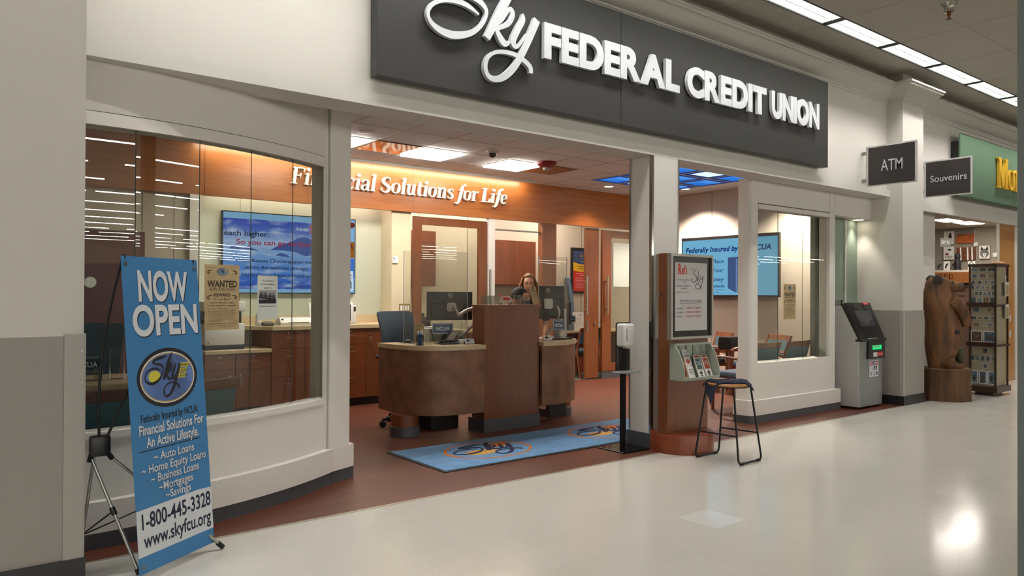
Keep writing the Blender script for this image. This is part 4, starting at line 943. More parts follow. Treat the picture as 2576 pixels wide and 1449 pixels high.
# ================================================================ BAR STOOL, SHIRT, LEAFLET
FT = [(5.327, -.29), (5.658, -.295), (5.359, -.711), (5.71, -.697)]
SCX, SCY, SZT = 5.515, -.50, .665
t = thing('bar_stool', 'round wooden bar stool with thin black wire legs beside the kiosk', 'stool', (SCX, SCY, 0))
g = G(); g.lathe([(.0, -.03), (.165, -.03), (.178, -.022), (.18, -.008), (.172, 0), (0, 0)], SCX, SCY, 40, SZT); g.build('seat', 'oak', t, 40, world=True)
g = G(); g.lathe([(.15, -.034), (.172, -.034), (.172, -.028), (.15, -.028)], SCX, SCY, 32, SZT); g.build('seat_ring', 'blackm', t, 40, world=True)
def topof(p): return (SCX+(p[0]-SCX)*.72, SCY+(p[1]-SCY)*.62, SZT-.03)
for a, b in ((FT[0], FT[1]), (FT[2], FT[3])):
    A, B = Vector((a[0], a[1], .012)), Vector((b[0], b[1], .012)); ta, tb = Vector(topof(a)), Vector(topof(b))
    path = [ta, A+(ta-A).normalized()*.045] + [A+(ta-A).normalized()*.045*(1-q)**2+(B-A).normalized()*.045*q*q for q in (.3, .55, .8)] + [A+(B-A).normalized()*.045, B+(A-B).normalized()*.045] + [B+(A-B).normalized()*.045*(1-q)**2+(tb-B).normalized()*.045*q*q for q in (.2, .45, .7)] + [B+(tb-B).normalized()*.045, tb]
    g = G(); g.tube(path, .0085, 10); lg = g.build('leg_frame', 'blackm', t, 60, world=True)
    for q in (A+(B-A).normalized()*.05, B+(A-B).normalized()*.05):
        g = G(); g.tube([q-(B-A).normalized()*.022, q+(B-A).normalized()*.022], .012, 8); o = g.build('foot_pad', 'rubber', lg)
        o.data.transform(wm(lg).inverted())
for a, b in ((0, 2), (1, 3)):
    pa_ = Vector((FT[a][0], FT[a][1], .012)); pb_ = Vector((FT[b][0], FT[b][1], .012)); f_ = .36
    g = G(); g.tube([pa_+(Vector(topof(FT[a]))-pa_)*f_, pb_+(Vector(topof(FT[b]))-pb_)*f_], .007, 8); g.build('stretcher', 'blackm', t, 60, world=True)
# folded navy shirt on the seat, corner hanging over the edge
g = G(); vs = []; fs = []; nx, ny = 24, 16
for layer in (1, 0):
    for j in range(ny+1):
        for i in range(nx+1):
            u, v = i/nx*2-1, j/ny*2-1
            x, y = u*.185, v*.13
            z = .022*(1-.4*abs(v)**3-.3*abs(u)**4)+.004*math.sin(9*u+4*v)+.003*math.sin(13*v-5*u)
            d = math.hypot(x, y)
            if d > .165: z -= (d-.165)*.9
            if u < -.62 and v < .2: z -= (-.62-u)*.22*(1 - .4*v)
            if not layer: z -= .018 if d < .165 else .012
            vs.append((x, y, max(z, -.001) if not layer and d < .165 else z))
n1 = (nx+1)*(ny+1)
for j in range(ny):
    for i in range(nx):
        a = j*(nx+1)+i; fs += [(a, a+1, a+nx+2, a+nx+1), (n1+a, n1+a+nx+1, n1+a+nx+2, n1+a+1)]
ed = [i for i in range(nx+1)] + [(j+1)*(nx+1)+nx for j in range(ny)] + [ny*(nx+1)+nx-1-i for i in range(nx)] + [(ny-1-j)*(nx+1) for j in range(ny-1)]
for k in range(len(ed)): a, b = ed[k], ed[(k+1) % len(ed)]; fs.append((a, n1+a, n1+b, b))
g.add(vs, fs); sh = g.build('folded_shirt', mat('navy_cloth', '#191d33', .9, bump=.2, bscale=300), None, 60)
sh.location = (SCX-.015, SCY-.0, SZT+.001); sh.rotation_euler = (0, 0, math.radians(-38)); tag(sh, 'folded navy shirt with a small white logo draped over the bar stool seat', 'shirt')
g = G(); F = Fr((.03, -.035, .0245), (1, .1, 0), (-.1, 1, 0))
logo_script(g, F, .02, .01, .07, .07, 0, .001, 4, 1.2); g.build('print', 'letter', sh)
g = G(); g.box(-.06, -.035, 0, .06, .035, .0015); lf = g.build('leaflet', mat('tan_leaflet', '#b5a088', .7), None); lf.location = (SCX-.02, SCY+.09, SZT+.0245); lf.rotation_euler = (0, .0, math.radians(-30)); tag(lf, 'tan printed leaflet lying on the navy shirt on the bar stool', 'leaflet')
g = G(); g.box(-.05, -.028, .0015, .05, .028, .0018); g.c(1)
for k in range(4): g.box(-.04, -.02+.012*k, .0018, .035-.01*(k % 2), -.017+.012*k, .0021)
g.build('print', [mat('leaflet_tint', '#bca48c', .7), 'kraft_ink'], lf)

# ================================================================ SANITISER STAND
t = thing('sanitizer_stand', 'black floor stand with a white hand sanitiser dispenser beside the column', 'dispenser', (5.11, .33, 0))
g = G(); g.rbox(4.95, .19, 0, 5.29, .53, .012, .004, 1); g.build('base', mat('black_glossy_plate', '#121213', .1), t, world=True)
g = G(); g.box(5.07, .33, .012, 5.12, .36, .72); g.build('post', 'blackm', t, world=True)
g = G(); g.rbox(5.00, .33, .70, 5.18, .362, 1.165, .02, 3); g.build('back_board', 'black', t, 40, world=True)
g = G(); g.rbox(4.93, .20, .712, 5.17, .335, .724, .004, 1); g.rbox(4.93, .20, .724, 5.17, .21, .735, .003, 1); g.build('drip_tray', 'acrylic_e', t, world=True)
g = G(); g.rbox(4.985, .225, .945, 5.125, .332, 1.155, .022, 4); dsp = g.build('dispenser', 'white', t, 50, world=True)
g = G(); g.rbox(5.012, .2235, 1.0, 5.02, .228, 1.11, .002, 1); o = g.build('level_slot', 'darkgrey', dsp); o.data.transform(wm(dsp).inverted())
g = G(); g.rbox(5.03, .235, .93, 5.09, .3, .948, .008, 2); o = g.build('nozzle', 'offwhite', dsp); o.data.transform(wm(dsp).inverted())

# ================================================================ FLOOR MAT
t = thing('floor_mat', 'long blue entrance mat with two oval script logos on the brown floor', 'mat', (4.82, 1.02, 0))
g = G(); g.rbox(3.29, .56, 0, 6.34, 1.50, .007, .002, 1); g.build('rubber_edge', 'rubber', t, world=True)
g = G(); g.rbox(3.315, .585, .005, 6.315, 1.475, .013, .003, 1); pile = g.build('pile', 'mat', t, world=True)
MF = Fr((0, 0, .013), (1, 0, 0), (0, 1, 0))
for cx in (4.07, 5.56):
    g = G(); g.c(0).ring(MF, cx, 1.03, .43, .33, .022, 0, .0012)
    g.ribbon([(cx-.43, 1.12), (cx-.42, 1.0), (cx-.38, .88)], [.01, .045, .012], MF, 0, .0014); g.ribbon([(cx+.43, 1.12), (cx+.42, 1.0), (cx+.38, .88)], [.01, .03, .012], MF, 0, .0014)
    g.prism([(cx+.05, 1.06), (cx+.33, 1.10), (cx+.30, 1.13), (cx+.34, 1.16), (cx+.30, 1.2), (cx+.34, 1.24), (cx+.1, 1.2)], MF, 0, .0016)
    g.c(1).ell(MF, cx-.12, .97, .17, .09, 0, .0014); g.c(2); logo_script(g, MF, cx-.02, 1.04, .66, .66, 0, .002, 5, 1.25)
    g.build('logo', ['orange', 'matyel', 'matnavy'], t, world=True)

# ================================================================ CASH MACHINE
t = thing('cash_machine', 'grey cash machine with slanted black screen in the niche by the right pier', 'cash machine', (9.5, .42, 0))
g = G(); g.prism([(.22, .03), (.66, .03), (.66, 1.285), (.44, 1.285), (.22, .86)], Fr((9.19, 0, 0), (0, 1, 0), (0, 0, 1)), -.012, 0)
g.prism([(.22, .03), (.66, .03), (.66, 1.285), (.44, 1.285), (.22, .86)], Fr((9.79, 0, 0), (0, 1, 0), (0, 0, 1)), -.012, 0)
g.box(9.19, .40, .04, 9.79, .66, 1.285); g.c(1).box(9.188, .23, .868, 9.2, .66, .872)
g.build('cabinet', [mat('atm_light_grey', '#b3b2ad', .5), 'joint'], t, world=True)
g = G(); g.prism([(9.19, 0), (9.80, 0), (9.80, .86), (9.19, .86)], front(0, .225, 0), -.2, 0) if False else None
g.rbox(9.192, .215, .025, 9.788, .26, .86, .006, 1); g.prism([(9.30, .10), (9.68, .10), (9.74, .03), (9.24, .03)], front(0, .215, 0), 0, .006); g.build('front_door', mat('atm_grey', '#8f9492', .35, metal=.4), t, world=True)
SFm = Fr((9.18, .205, .865), (1, 0, 0), Vector((0, .2, .455)).normalized()); SL = .5
g = G(); g.rbox(0, 0, -.06, .63, SL, .02, .012, 2, SFm); scr = g.build('screen_panel', 'black', t, 40, world=True)
g = G(); g.fbox(SFm, .13, .17, .52, .385, .02, .023); o = g.build('screen', mat('atm_screen', '#35373a', .08), t, world=True)
g = G(); g.c(0).fbox(SFm, .15, .42, .25, .475, .02, .024); g.fbox(SFm, .42, .40, .56, .47, .02, .024); g.c(1).fbox(SFm, .42, .465, .56, .493, .02, .025); g.c(2); g.text('ALLPOINT', SFm, .49, .472, .012, .09, 'c', .01, 0, .0256); g.c(0).fbox(SFm, .535, .17, .56, .30, .02, .022)
g.build('panel_marking', ['darkgrey', 'red', 'letter'], t, world=True)
g = G(); g.rbox(9.17, .165, .845, 9.81, .26, .875, .008, 1); g.c(1).box(9.34, .168, .874, 9.60, .225, .879); g.c(2)
for i in range(4):
    for j in range(3): g.box(9.36+.058*i, .175+.016*j, .879, 9.405+.058*i, .186+.016*j, .883)
g.build('keypad_shelf', ['black', 'steel', 'offwhite'], t, world=True)
g = G(); g.rbox(9.38, .185, .62, 9.80, .22, .845, .006, 1); g.build('card_panel', 'black', t, world=True)
g = G(); g.box(9.47, .182, .735, 9.70, .186, .79); g.c(1)
for i in range(6): g.box(9.49+.028*i, .181, .76, 9.51+.028*i, .1825, .785)
g.build('card_slot_light', [emis('slot_green', '#1fd06a', 1.3), 'offwhite'], t, world=True)
g = G(); g.box(9.49, .182, .645, 9.59, .186, .70); g.c(1).box(9.60, .182, .65, 9.74, .186, .70); g.c(2); g.text('RELEASE', front(0, .1815, 0), 9.67, .668, .014, .11, 'c'); g.build('stickers', ['letter', 'red', 'letter'], t, world=True)
g = G(); F = front(9.44, .213, .39); g.fbox(F, 0, 0, .24, .205, 0, .003); g.c(1).fbox(F, .015, .145, .075, .195, 0, .004); g.c(2).fbox(F, .09, .145, .15, .195, 0, .004); g.c(1).fbox(F, .165, .145, .225, .195, 0, .004); g.c(4).fbox(F, .12, .085, .19, .135, 0, .004); g.c(3); g.text('VISA', F, .09, .10, .014, .04, 'c', .02, .1, .0045); g.text('PULSE', F, .12, .05, .01, .05, 'c', .01, 0, .0045); g.ring(F, .04, .04, .02, .025, .006, 0, .0042, 14); g.prism([(.09, .02), (.15, .02), (.15, .035)], F, 0, .004); g.c(2).fbox(F, .18, .02, .21, .06, 0, .004)
g.c(5).ell(F, .045, .17, .014, .018, 0, .0045, 12); g.ell(F, .12, .17, .014, .018, 0, .0045, 12); g.ell(F, .195, .17, .014, .018, 0, .0045, 12); g.prism([(.13, .09), (.17, .09), (.16, .125), (.14, .115)], F, 0, .0045)
g.build('card_decal', ['letter', 'red', 'pblue', 'ink', 'navy', 'letter'], t, world=True)
g = G(); g.tube([(9.39, .213, .31), (9.39, .208, .31)], .008, 10); g.build('lock', 'steel', t, world=True)

# ================================================================ CARVED BEAR
BX, BY = 11.04, .0
BZ = math.atan2(-.62, .784)
t = thing('carved_bear', 'upright carved brown wooden bear on a log stump outside the souvenir shop', 'sculpture', (BX, BY, 0), BZ); t.scale = (1, .86, 1)
rn = random.Random(11)
def loft(g, secs, n=26, wob=.012):     # secs: (z, cx, rx, ry)
    Q = catmull(secs, 4); vs = []; fs = []
    for k, (z, cx, rx, ry) in enumerate(Q):
        for i in range(n):
            a = 2*PI*i/n; w_ = 1+wob*math.sin(5*a+z*9)+wob*.7*math.sin(11*a-z*14)
            vs.append((cx+rx*w_*math.cos(a), ry*w_*math.sin(a), z))
    for k in range(len(Q)-1):
        for i in range(n): fs.append((k*n+i, k*n+(i+1) % n, (k+1)*n+(i+1) % n, (k+1)*n+i))
    fs += [list(range(n))[::-1], list(range((len(Q)-1)*n, len(Q)*n))]
    g.add(vs, fs)
g = G()
loft(g, [(.42, -.05, .12, .15), (.50, -.03, .15, .18), (.62, -.01, .185, .20), (.78, .02, .235, .22), (.95, .03, .24, .22), (1.12, -.0, .215, .21), (1.30, -.04, .215, .205), (1.42, -.05, .195, .18), (1.52, -.06, .165, .15), (1.60, -.06, .15, .135), (1.66, -.05, .11, .11), (1.685, -.05, .03, .03)])
# muzzle
def loftx(g, secs, n=20):              # secs: (x, z, rz, ry)
    Q = catmull(secs, 4); vs = []; fs = []
    for (x, z, rz, ry) in Q:
        for i in range(n): a = 2*PI*i/n; vs.append((x, ry*math.cos(a), z+rz*math.sin(a)))
    for k in range(len(Q)-1):
        for i in range(n): fs.append((k*n+i, k*n+(i+1) % n, (k+1)*n+(i+1) % n, (k+1)*n+i))
    fs += [list(range(n))[::-1], list(range((len(Q)-1)*n, len(Q)*n))]; g.add(vs, fs)
loftx(g, [(-.02, 1.545, .12, .12), (.06, 1.55, .10, .10), (.14, 1.55, .075, .075), (.22, 1.545, .065, .062), (.275, 1.54, .055, .05), (.292, 1.54, .02, .02)])
loftx(g, [(.02, 1.43, .07, .08), (.12, 1.425, .045, .06), (.24, 1.425, .022, .045), (.31, 1.43, .012, .03)])
for sy in (-1, 1):                     # forelegs held up, hind feet
    g.tube([(.06, sy*.17, 1.36), (.17, sy*.17, 1.27), (.24, sy*.15, 1.14), (.28, sy*.12, 1.02)], [.085, .085, .072, .055], 16)
    g.tube([(.0, sy*.11, .56), (.05, sy*.11, .47), (.16, sy*.11, .455), (.23, sy*.11, .45)], [.13, .085, .06, .04], 14)
g.build('body', wood('bear_wood', '#3e2915', '#7d5129', (8, 8, 1.8), .65, .05), t, 50)
g = G()
for sy in (-1, 1):
    g.tube([(-.10, sy*.08, 1.60), (-.10, sy*.10, 1.66), (-.095, sy*.105, 1.70)], [.07, .066, .03], 20)
g.build('ears', 'bear_dark', t, 50)
g = G(); loftx(g, [(.255, 1.575, .02, .03), (.28, 1.575, .03, .035), (.305, 1.57, .018, .022)], 14); g.build('nose', 'bear_dark', t, 50)
for sy in (-1, 1):
    g = G(); g.lathe([(0, -.014), (.012, -.007), (.014, 0), (.012, .007), (0, .014)], .115, sy*.083, 12, 1.605); g.build('eye', 'bear_dark', t, 60)
g = G(); g.tube([(.10, -.225, .93), (.10, -.235, .93)], .03, 12); g.build('knot', 'bear_dark', t, 50)
for sy in (-1,):
    g = G(); g.tube([(.22, sy*.02, .70), (.25, sy*.02, .58), (.26, sy*.02, .50)], [.05, .075, .05], 14); g.build('fish', mat('mossy_wood', '#4a4632', .7, vary=.3, vscale=12), t, 50)
g = G(); n = 44; vs = []; fs = []
rad = [.33*(1+.05*math.sin(3*a_)+.03*math.sin(7*a_+1)+.02*math.sin(13*a_)) for a_ in [2*PI*i/n for i in range(n)]]
for z, s_ in ((0, 1.0), (.1, .985), (.3, .97), (.425, .98), (.435, .95)):
    for i in range(n): a_ = 2*PI*i/n; vs.append((.06+rad[i]*s_*math.cos(a_), rad[i]*s_*math.sin(a_), z))
for k in range(4):
    for i in range(n): fs.append((k*n+i, k*n+(i+1) % n, (k+1)*n+(i+1) % n, (k+1)*n+i))
fs += [list(range(n))[::-1], list(range(4*n, 5*n))]; g.add(vs, fs)
g.build('stump', wood('bark_wood', '#3a2a1e', '#6e4b2c', (7, 7, .8), .8, 0), t, 35)

# ================================================================ POSTCARD RACK
RX0, RX1, RY0, RY1 = 11.99, 12.44, -.33, .0
t = thing('postcard_rack', 'tall dark wood postcard display tower standing right of the carved bear', 'display rack', ((RX0+RX1)/2, (RY0+RY1)/2, 0))
g = G(); g.box(RX0+.02, RY0+.02, .06, RX1-.02, RY1-.02, 1.86); g.build('core', 'corkboard', t, world=True)
g = G(); g.box(RX0-.03, RY0-.03, .05, RX1+.05, RY1+.03, .13); g.box(RX0+.05, RY0+.05, 0, RX1-.05, RY1-.05, .05); g.build('plinth', 'cherry_dk2', t, world=True)
for (x, y) in ((RX0, RY0), (RX0, RY1), (RX1, RY0), (RX1, RY1)): g = G(); g.box(x-.011, y-.011, .13, x+.011, y+.011, 1.84); g.build('post', 'cherry_dk2', t, world=True)
for z in (.72, 1.29): g = G(); g.box(RX0-.06, RY0-.03, z-.02, RX1+.03, RY1+.03, z+.01); g.build('shelf', 'cherry_dk2', t, world=True); g = G(); g.box(RX0-.062, RY0-.03, z+.0101, RX0-.05, RY1+.03, z+.035); g.build('shelf_lip', 'cherry_dk2', t, world=True)
g = G(); g.box(RX0-.02, RY0-.02, 1.84, RX1+.02, RY1+.02, 1.88); g.build('top', 'cherry_dk2', t, world=True)
RF = faceleft(RX0+.018, RY1, 0); rn = random.Random(4); W = RY1-RY0
CC = ['#5d6c70', '#3b3a38', '#7a5a43', '#8c8f8a', '#4a5d66', '#9a8a6c', '#6d7f8d', '#54493f']
for i, c_ in enumerate(CC): M['pc%d' % i] = mat('postcard_%d' % i, c_, .4, vary=.5, vscale=30)
ncd = 0
WH = {1.80: 'top row', 1.70: 'second row', 1.60: 'third row', 1.51: 'fourth row', 1.43: 'fifth row', 1.31: 'ledge row', 1.20: 'upper middle row', 1.08: 'blue landscape row', .99: 'lower middle row', .75: 'big print row', .60: 'single card row', .50: 'bird card row', .38: 'small card row', .15: 'bottom tray row'}
def card(y, z, w_, h, row, pos, big=False):
    F = RF; y0 = y-w_/2
    lean = .0
    g = G(); FF = Fr(RF.p(y0, z, .004), RF.R, RF.U); g.fbox(FF, 0, 0, w_, h, 0, .004); k = rn.randrange(8)
    b = .012 if big else .004; g.c(1).fbox(FF, b, b, w_-b, h-b, .004, .0048); g.c(2).ell(FF, w_/2, h*.45, w_*.22, h*.22, .004, .0053, 12)
    o = g.build('postcard', ['paper', 'pc%d' % k, 'pc%d' % ((k+3) % 8)], None); tag(o, 'picture card on the postcard tower, %s of the %s' % (pos, row), 'postcard', 'cards on the postcard tower')
POS = ['leftmost', 'second from left', 'third from left', 'fourth from left', 'fifth from left', 'sixth from left']
for z, nn, w_, h in ((1.77, 3, .09, .055), (1.68, 3, .085, .06), (1.59, 4, .05, .055), (1.51, 5, .052, .06), (1.43, 6, .05, .055), (1.305, 4, .085, .10), (1.19, 2, .075, .07), (1.08, 4, .08, .05), (.98, 2, .08, .06), (.76, 2, .15, .16), (.60, 1, .06, .075), (.49, 5, .052, .075), (.38, 1, .06, .08), (.16, 3, .10, .19)):
    row = {1.77: 'top row', 1.68: 'second row', 1.59: 'third row', 1.51: 'fourth row', 1.43: 'fifth row', 1.305: 'upper shelf row', 1.19: 'row below the upper shelf', 1.08: 'landscape row', .98: 'row above the big prints', .76: 'big print row', .60: 'row under the lower shelf', .49: 'five card row', .38: 'row above the bottom tray', .16: 'bottom tray row'}[z]
    for i in range(nn): card(W*(i+.5)/nn+(.0 if nn > 1 else .03), z, min(w_, W/nn-.008), h, row, POS[i] if nn > 1 else 'only one', z in (.76, .16))
for z, lab in ((1.05, 'white card hanging on the right side of the postcard tower, upper one'), (.82, 'white card hanging on the right side of the postcard tower, lower one')):
    g = G(); g.fbox(front(RX1+.012, RY0-.02, z), 0, 0, .05, .10, 0, .004); o = g.build('hang_card', 'paper'); tag(o, lab, 'card')
for z, lab in ((1.42, 'clear packet with brown contents on the right face of the postcard tower, upper one'), (1.10, 'clear packet with brown contents on the right face of the postcard tower, lower one')):
    g = G(); F = front(RX0+.28, RY0-.021, z); g.fbox(F, 0, 0, .14, .2, 0, .01); g.c(1).fbox(F, .03, .02, .11, .16, .01, .014); g.c(2).fbox(F, 0, .165, .14, .2, .01, .013); o = g.build('packet', ['offwhite', 'kraft', 'paper']); tag(o, lab, 'packet')
# ================================================================ TELLER DESKS
def curve_desk(name, lab, front_pts, back, ped, fl_=1):
    t = thing(name, lab, 'desk', (sum(p[0] for p in front_pts)/len(front_pts), 2.2, 0), 0, 'curved teller desks')
    C_ = catmull(front_pts, 8); cx = sum(p[0] for p in C_)/len(C_); cy_ = 2.3
    ins = lambda k: [(x if min(abs(x-4.545), abs(x-5.30)) < .02 else x+(cx-x)*k, y+(cy_-y)*k) for x, y in C_]
    g = G(); g.prism(C_+back, XY, .857, .90); g.build('worktop', 'stone', t, 35, world=True)
    o = ins(.035); i2 = ins(.09)
    g = G(); g.wallstrip(o, i2, .215, .857); g.build('curved_panel', 'rust', t, 35, world=True)
    g = G(); g.lathe([(.14, .10), (.14, .215)], ped[0], ped[1], 28); g.build('pedestal', 'cherry_v', t, 35, world=True)
    g = G(); g.lathe([(.15, 0), (.15, .095), (.146, .10), (0, .10)], ped[0], ped[1], 28); g.build('kick_base', 'kick_grey', t, 35, world=True)
    g = G(); bx = ped[2]; g.box(bx[0], bx[1], .215, bx[2], bx[3], .857) if False else g.box(bx[0], bx[1], 0, bx[2], bx[3], .22); g.build('dark_opening_block', 'black', t, world=True)  # black block put in for the shade of the opening under the desk
    return t
curve_desk('teller_desk', 'curved brown teller desk with beige top, left of the tall cherry tower', [(3.80, 2.62), (3.79, 2.35), (3.84, 2.03), (3.98, 1.83), (4.22, 1.735), (4.545, 1.72)], [(4.545, 2.42)], (3.85, 2.14, (4.2, 2.2, 4.54, 2.6)))
curve_desk('teller_desk', 'smaller-looking curved brown teller desk with beige top, right of the cherry tower', [(5.30, 1.70), (5.52, 1.69), (5.82, 1.79), (6.04, 1.98), (6.15, 2.25), (6.16, 2.55)], [(5.30, 2.15)], (5.98, 2.2, (5.7, 2.05, 5.95, 2.3)))
t = thing('tower_counter', 'tall rectangular cherry wood tower between the two curved teller desks', 'counter', (4.92, 1.9, 0))
g = G(); g.prism([(4.555, 1.76), (5.29, 1.76), (5.29, 2.02), (4.59, 2.02)], XY, .13, 1.30); g.build('body', 'cherry_v', t, world=True)
g = G(); g.prism([(4.548, 1.752), (5.297, 1.752), (5.297, 2.03), (4.58, 2.03)], XY, 1.285, 1.303); g.build('top_edge', 'cherry', t, world=True)
g = G(); g.box(4.55, 1.752, 0, 5.298, 2.03, .13); g.build('kick_base', 'kick_grey', t, world=True)

# ---- things on the tower
def easel(name, lab, x, y, z, h, n=1, rz=0, w_=.1):
    t = thing(name, lab, 'acrylic holder', (x, y, z), rz, 'clear acrylic holders on the desks')
    for s in (-1, 1):
        g = G(); F = Fr((-w_/2, s*.028, 0), (1, 0, 0), Vector((0, -s*.026, h)).normalized()); g.fbox(F, 0, 0, w_, h, -.0015, .0015); g.build('side', 'acrylic', t)
        g = G(); g.tube([F.p(0, 0, 0), F.p(0, h, 0)], .0022, 6); g.tube([F.p(w_, 0, 0), F.p(w_, h, 0)], .0022, 6); g.build('edge', 'acrylic_e', t)
    return t
LB = ['first', 'second', 'third', 'fourth', 'fifth']
for k in range(4): easel('card_stand', 'clear card stand on the left half of the tower top, %s from its left end' % LB[k], 4.62+.058*k, 1.87+.01*k, 1.303, .10, rz=-.5, w_=.07)
for k in range(3): easel('card_stand', 'clear card stand on the tower top right of the toy cart, %s from it' % LB[k], 5.06+.06*k, 1.86, 1.303, .105, rz=-.4, w_=.07)
t = thing('flyer', 'tan flyer standing at the right end of the tower top', 'flyer', (5.22, 1.90, 1.303))
F = Fr((5.242, 1.81, 1.303), (.93, -.30, 0), Vector((-.2, .1, 1)).normalized()); g = G(); g.fbox(F, 0, 0, .074, .205, 0, .001); g.build('sheet', 'kraft', t, world=True)
g = G(); g.text('WANTED', F, .04, .145, .016, .055, 'c', .02, 0, .0015); g.ell(F, .04, .185, .01, .008, .001, .0015, 12)
for k in range(4): g.fbox(F, .015, .13-.014*k, .065, .132-.014*k, .001, .0014)
g.build('print', 'kraft_ink', t, world=True)
t = thing('toy_cart', 'tiny chrome shopping cart with red handle on the tower top', 'toy cart', (4.90, 1.86, 1.303), -.45)
g = G()
for y in (-.022, .022):
    g.tube([(-.055, y, .095), (-.035, y, .045), (.05, y, .05), (.06, y, .075), (-.045, y, .085)], .0016, 5)
    g.tube([(-.035, y, .045), (-.05, y, .02), (.05, y, .02)], .0016, 5)
    for k in range(5): g.tube([(-.03+.02*k, y, .048), (-.035+.022*k, y, .08)], .001, 4)
for x in (-.045, -.02, .01, .04, .06): g.tube([(x, -.022, .08), (x, .022, .08)], .0012, 4)
for k in range(5): g.tube([(-.035+.02*k, -.022, .046), (-.035+.02*k, .022, .046)], .001, 4)
g.build('basket', 'chrome', t)
for x in (-.045, .045):
    for y in (-.02, .02): g = G(); g.tube([(x, y-.004, .008), (x, y+.004, .008)], .008, 10); g.build('wheel', 'black', t)
g = G(); g.tube([(-.057, -.03, .097), (-.057, .03, .097)], .004, 8); g.tube([(-.057, -.036, .097), (-.057, -.028, .097)], .007, 8); g.tube([(-.057, .036, .097), (-.057, .028, .097)], .007, 8); g.build('handle', 'red', t)
g = G(); g.rbox(-.02, -.018, .052, .05, .018, .085, .008, 2); g.build('contents', 'red', t)

# ---- things on the left desk
def pen_cup(x, y, lab, penlab, n, seed):
    t = thing('pen_cup', lab, 'pen cup', (x, y, .90)); R = .036
    g = G()
    for k in range(20):
        a = 2*PI*k/20; b = a+2*PI/20
        g.tube([(R*math.cos(a), R*math.sin(a), 0), (R*math.cos(a), R*math.sin(a), .095)], .0011, 4)
    for z in (.002, .02, .04, .06, .08, .095): g.tube([(R*math.cos(2*PI*i/20), R*math.sin(2*PI*i/20), z) for i in range(20)], .0012 if .01 < z < .09 else .003, 4, closed=True)
    g.lathe([(0, 0), (R, 0), (R, .003), (0, .003)], 0, 0, 20); g.build('mesh_cup', 'black', t)
    rn = random.Random(seed)
    for k in range(n):
        a = 2*PI*k/n; r1 = .02; r2 = .032; p0 = Vector((x+r1*math.cos(a+2), y+r1*math.sin(a+2), .906)); p1 = Vector((x+r2*math.cos(a), y+r2*math.sin(a), 1.035+.02*rn.random()))
        pt = thing('pen', penlab, 'pen', tuple(p0), 0, 'pens in the %s cup' % ('left desk' if x < 5 else 'right desk'))
        d = (p1-p0).normalized(); L = (p1-p0).length
        g = G(); g.tube([p0, p0+d*L*.75], .0045, 7); g.build('barrel', 'penblue', pt, world=True)
        g = G(); g.tube([p0+d*L*.75, p1], .005, 7); g.build('tip', 'white', pt, world=True)
pen_cup(3.955, 2.03, 'black mesh cup of blue pens at the front of the left teller desk', 'blue pen with white tip in the mesh cup on the left teller desk', 9, 1)
t = thing('flyer_stand', 'tan flyer in an upright acrylic stand behind the left pen cup', 'flyer stand', (3.975, 2.09, .90))
F = Fr((3.93, 2.10, .90), (.80, -.6, 0), (0, 0, 1)); g = G(); g.fbox(F, 0, .0, .1, .225, 0, .003); g.build('holder', 'acrylic', t, world=True)
g = G(); g.fbox(F, .002, .03, .098, .215, .0032, .004); g.build('sheet', 'kraft', t, world=True)
g = G()
for k in range(8): g.fbox(F, .018, .18-.012*k, .08-.01*(k % 3), .183-.012*k, .004, .0045)
g.text('WANTED', F, .05, .192, .009, .05, 'c', .02, 0, .0046); g.build('print', 'kraft_ink', t, world=True)
g = G(); vs = []
t = thing('computer_mouse', 'dark computer mouse on a thin black pad on the left desk', 'mouse', (4.07, 2.46, .90), .5)
g = G(); g.lathe([(.09, 0), (.09, .002), (0, .002)], 0, 0, 28); g.build('pad', 'black', t)
g = G(); g.lathe([(.031, .002), (.032, .014), (.026, .026), (.012, .033), (0, .035)], 0, 0, 20, 0, 1.7, 1.0); g.build('body', 'darkgrey', t, 60)
def ncua(x, y, z, rz, lab, w_=.20, h=.105, zb=.11, wall=None):
    t = thing('ncua_sign', lab, 'sign', (x, y, z), rz, 'blue desk signs')
    F = Fr((-w_/2, 0, zb), (1, 0, 0), (0, 0, 1))
    g = G(); g.fbox(F, -.006, -.006, w_+.006, h+.006, -.003, -.001); g.fbox(Fr((-w_/2, 0, 0), (1, 0, 0), (0, 0, 1)), .02, 0, w_-.02, zb, -.003, -.001); g.box(-w_*.4, -.05, 0, w_*.4, .03, .003); g.build('stand', 'acrylic', t)
    g = G(); g.fbox(F, 0, 0, w_, h, 0, .002); g.c(1)
    for a in ((.004, .004, w_-.004, .0075), (.004, h-.0075, w_-.004, h-.004), (.004, .004, .0075, h-.004), (w_-.0075, .004, w_-.004, h-.004)): g.fbox(F, *a, .002, .003)
    g.fbox(F, .02, h*.84, w_-.03, h*.86, .002, .003); g.fbox(F, .02, h*.14, w_-.03, h*.155, .002, .003); g.text('NCUA', F, w_/2, h*.33, h*.36, w_*.68, 'c', .02, 0, .0031)
    g.build('plate', [mat('sign_teal_blue', '#1d3f58', .4) if 'sign_teal_blue' not in bpy.data.materials else bpy.data.materials['sign_teal_blue'], 'letter'], t)
ncua(4.29, 2.13, .90, -.25, 'dark blue NCUA sign on an acrylic stand in front of the left teller monitor', .225, .112, .10)
ncua(5.78, 1.99, .90, -.25, 'dark blue NCUA sign on an acrylic stand on the right teller desk', .15, .115, .105)
ncua(1.02, 2.02, .75, -.4, 'dark blue NCUA sign on the desk behind the left glass, cut off by the pier', .22, .12, .06)
ncua(8.93, 5.2, .79, -.3, 'dark NCUA sign on the office desk below the red poster', .2, .11, .14)
easel('card_stand', 'clear acrylic card stand just right of the left pen cup', 4.10, 2.11, .90, .115, rz=-.5, w_=.06)
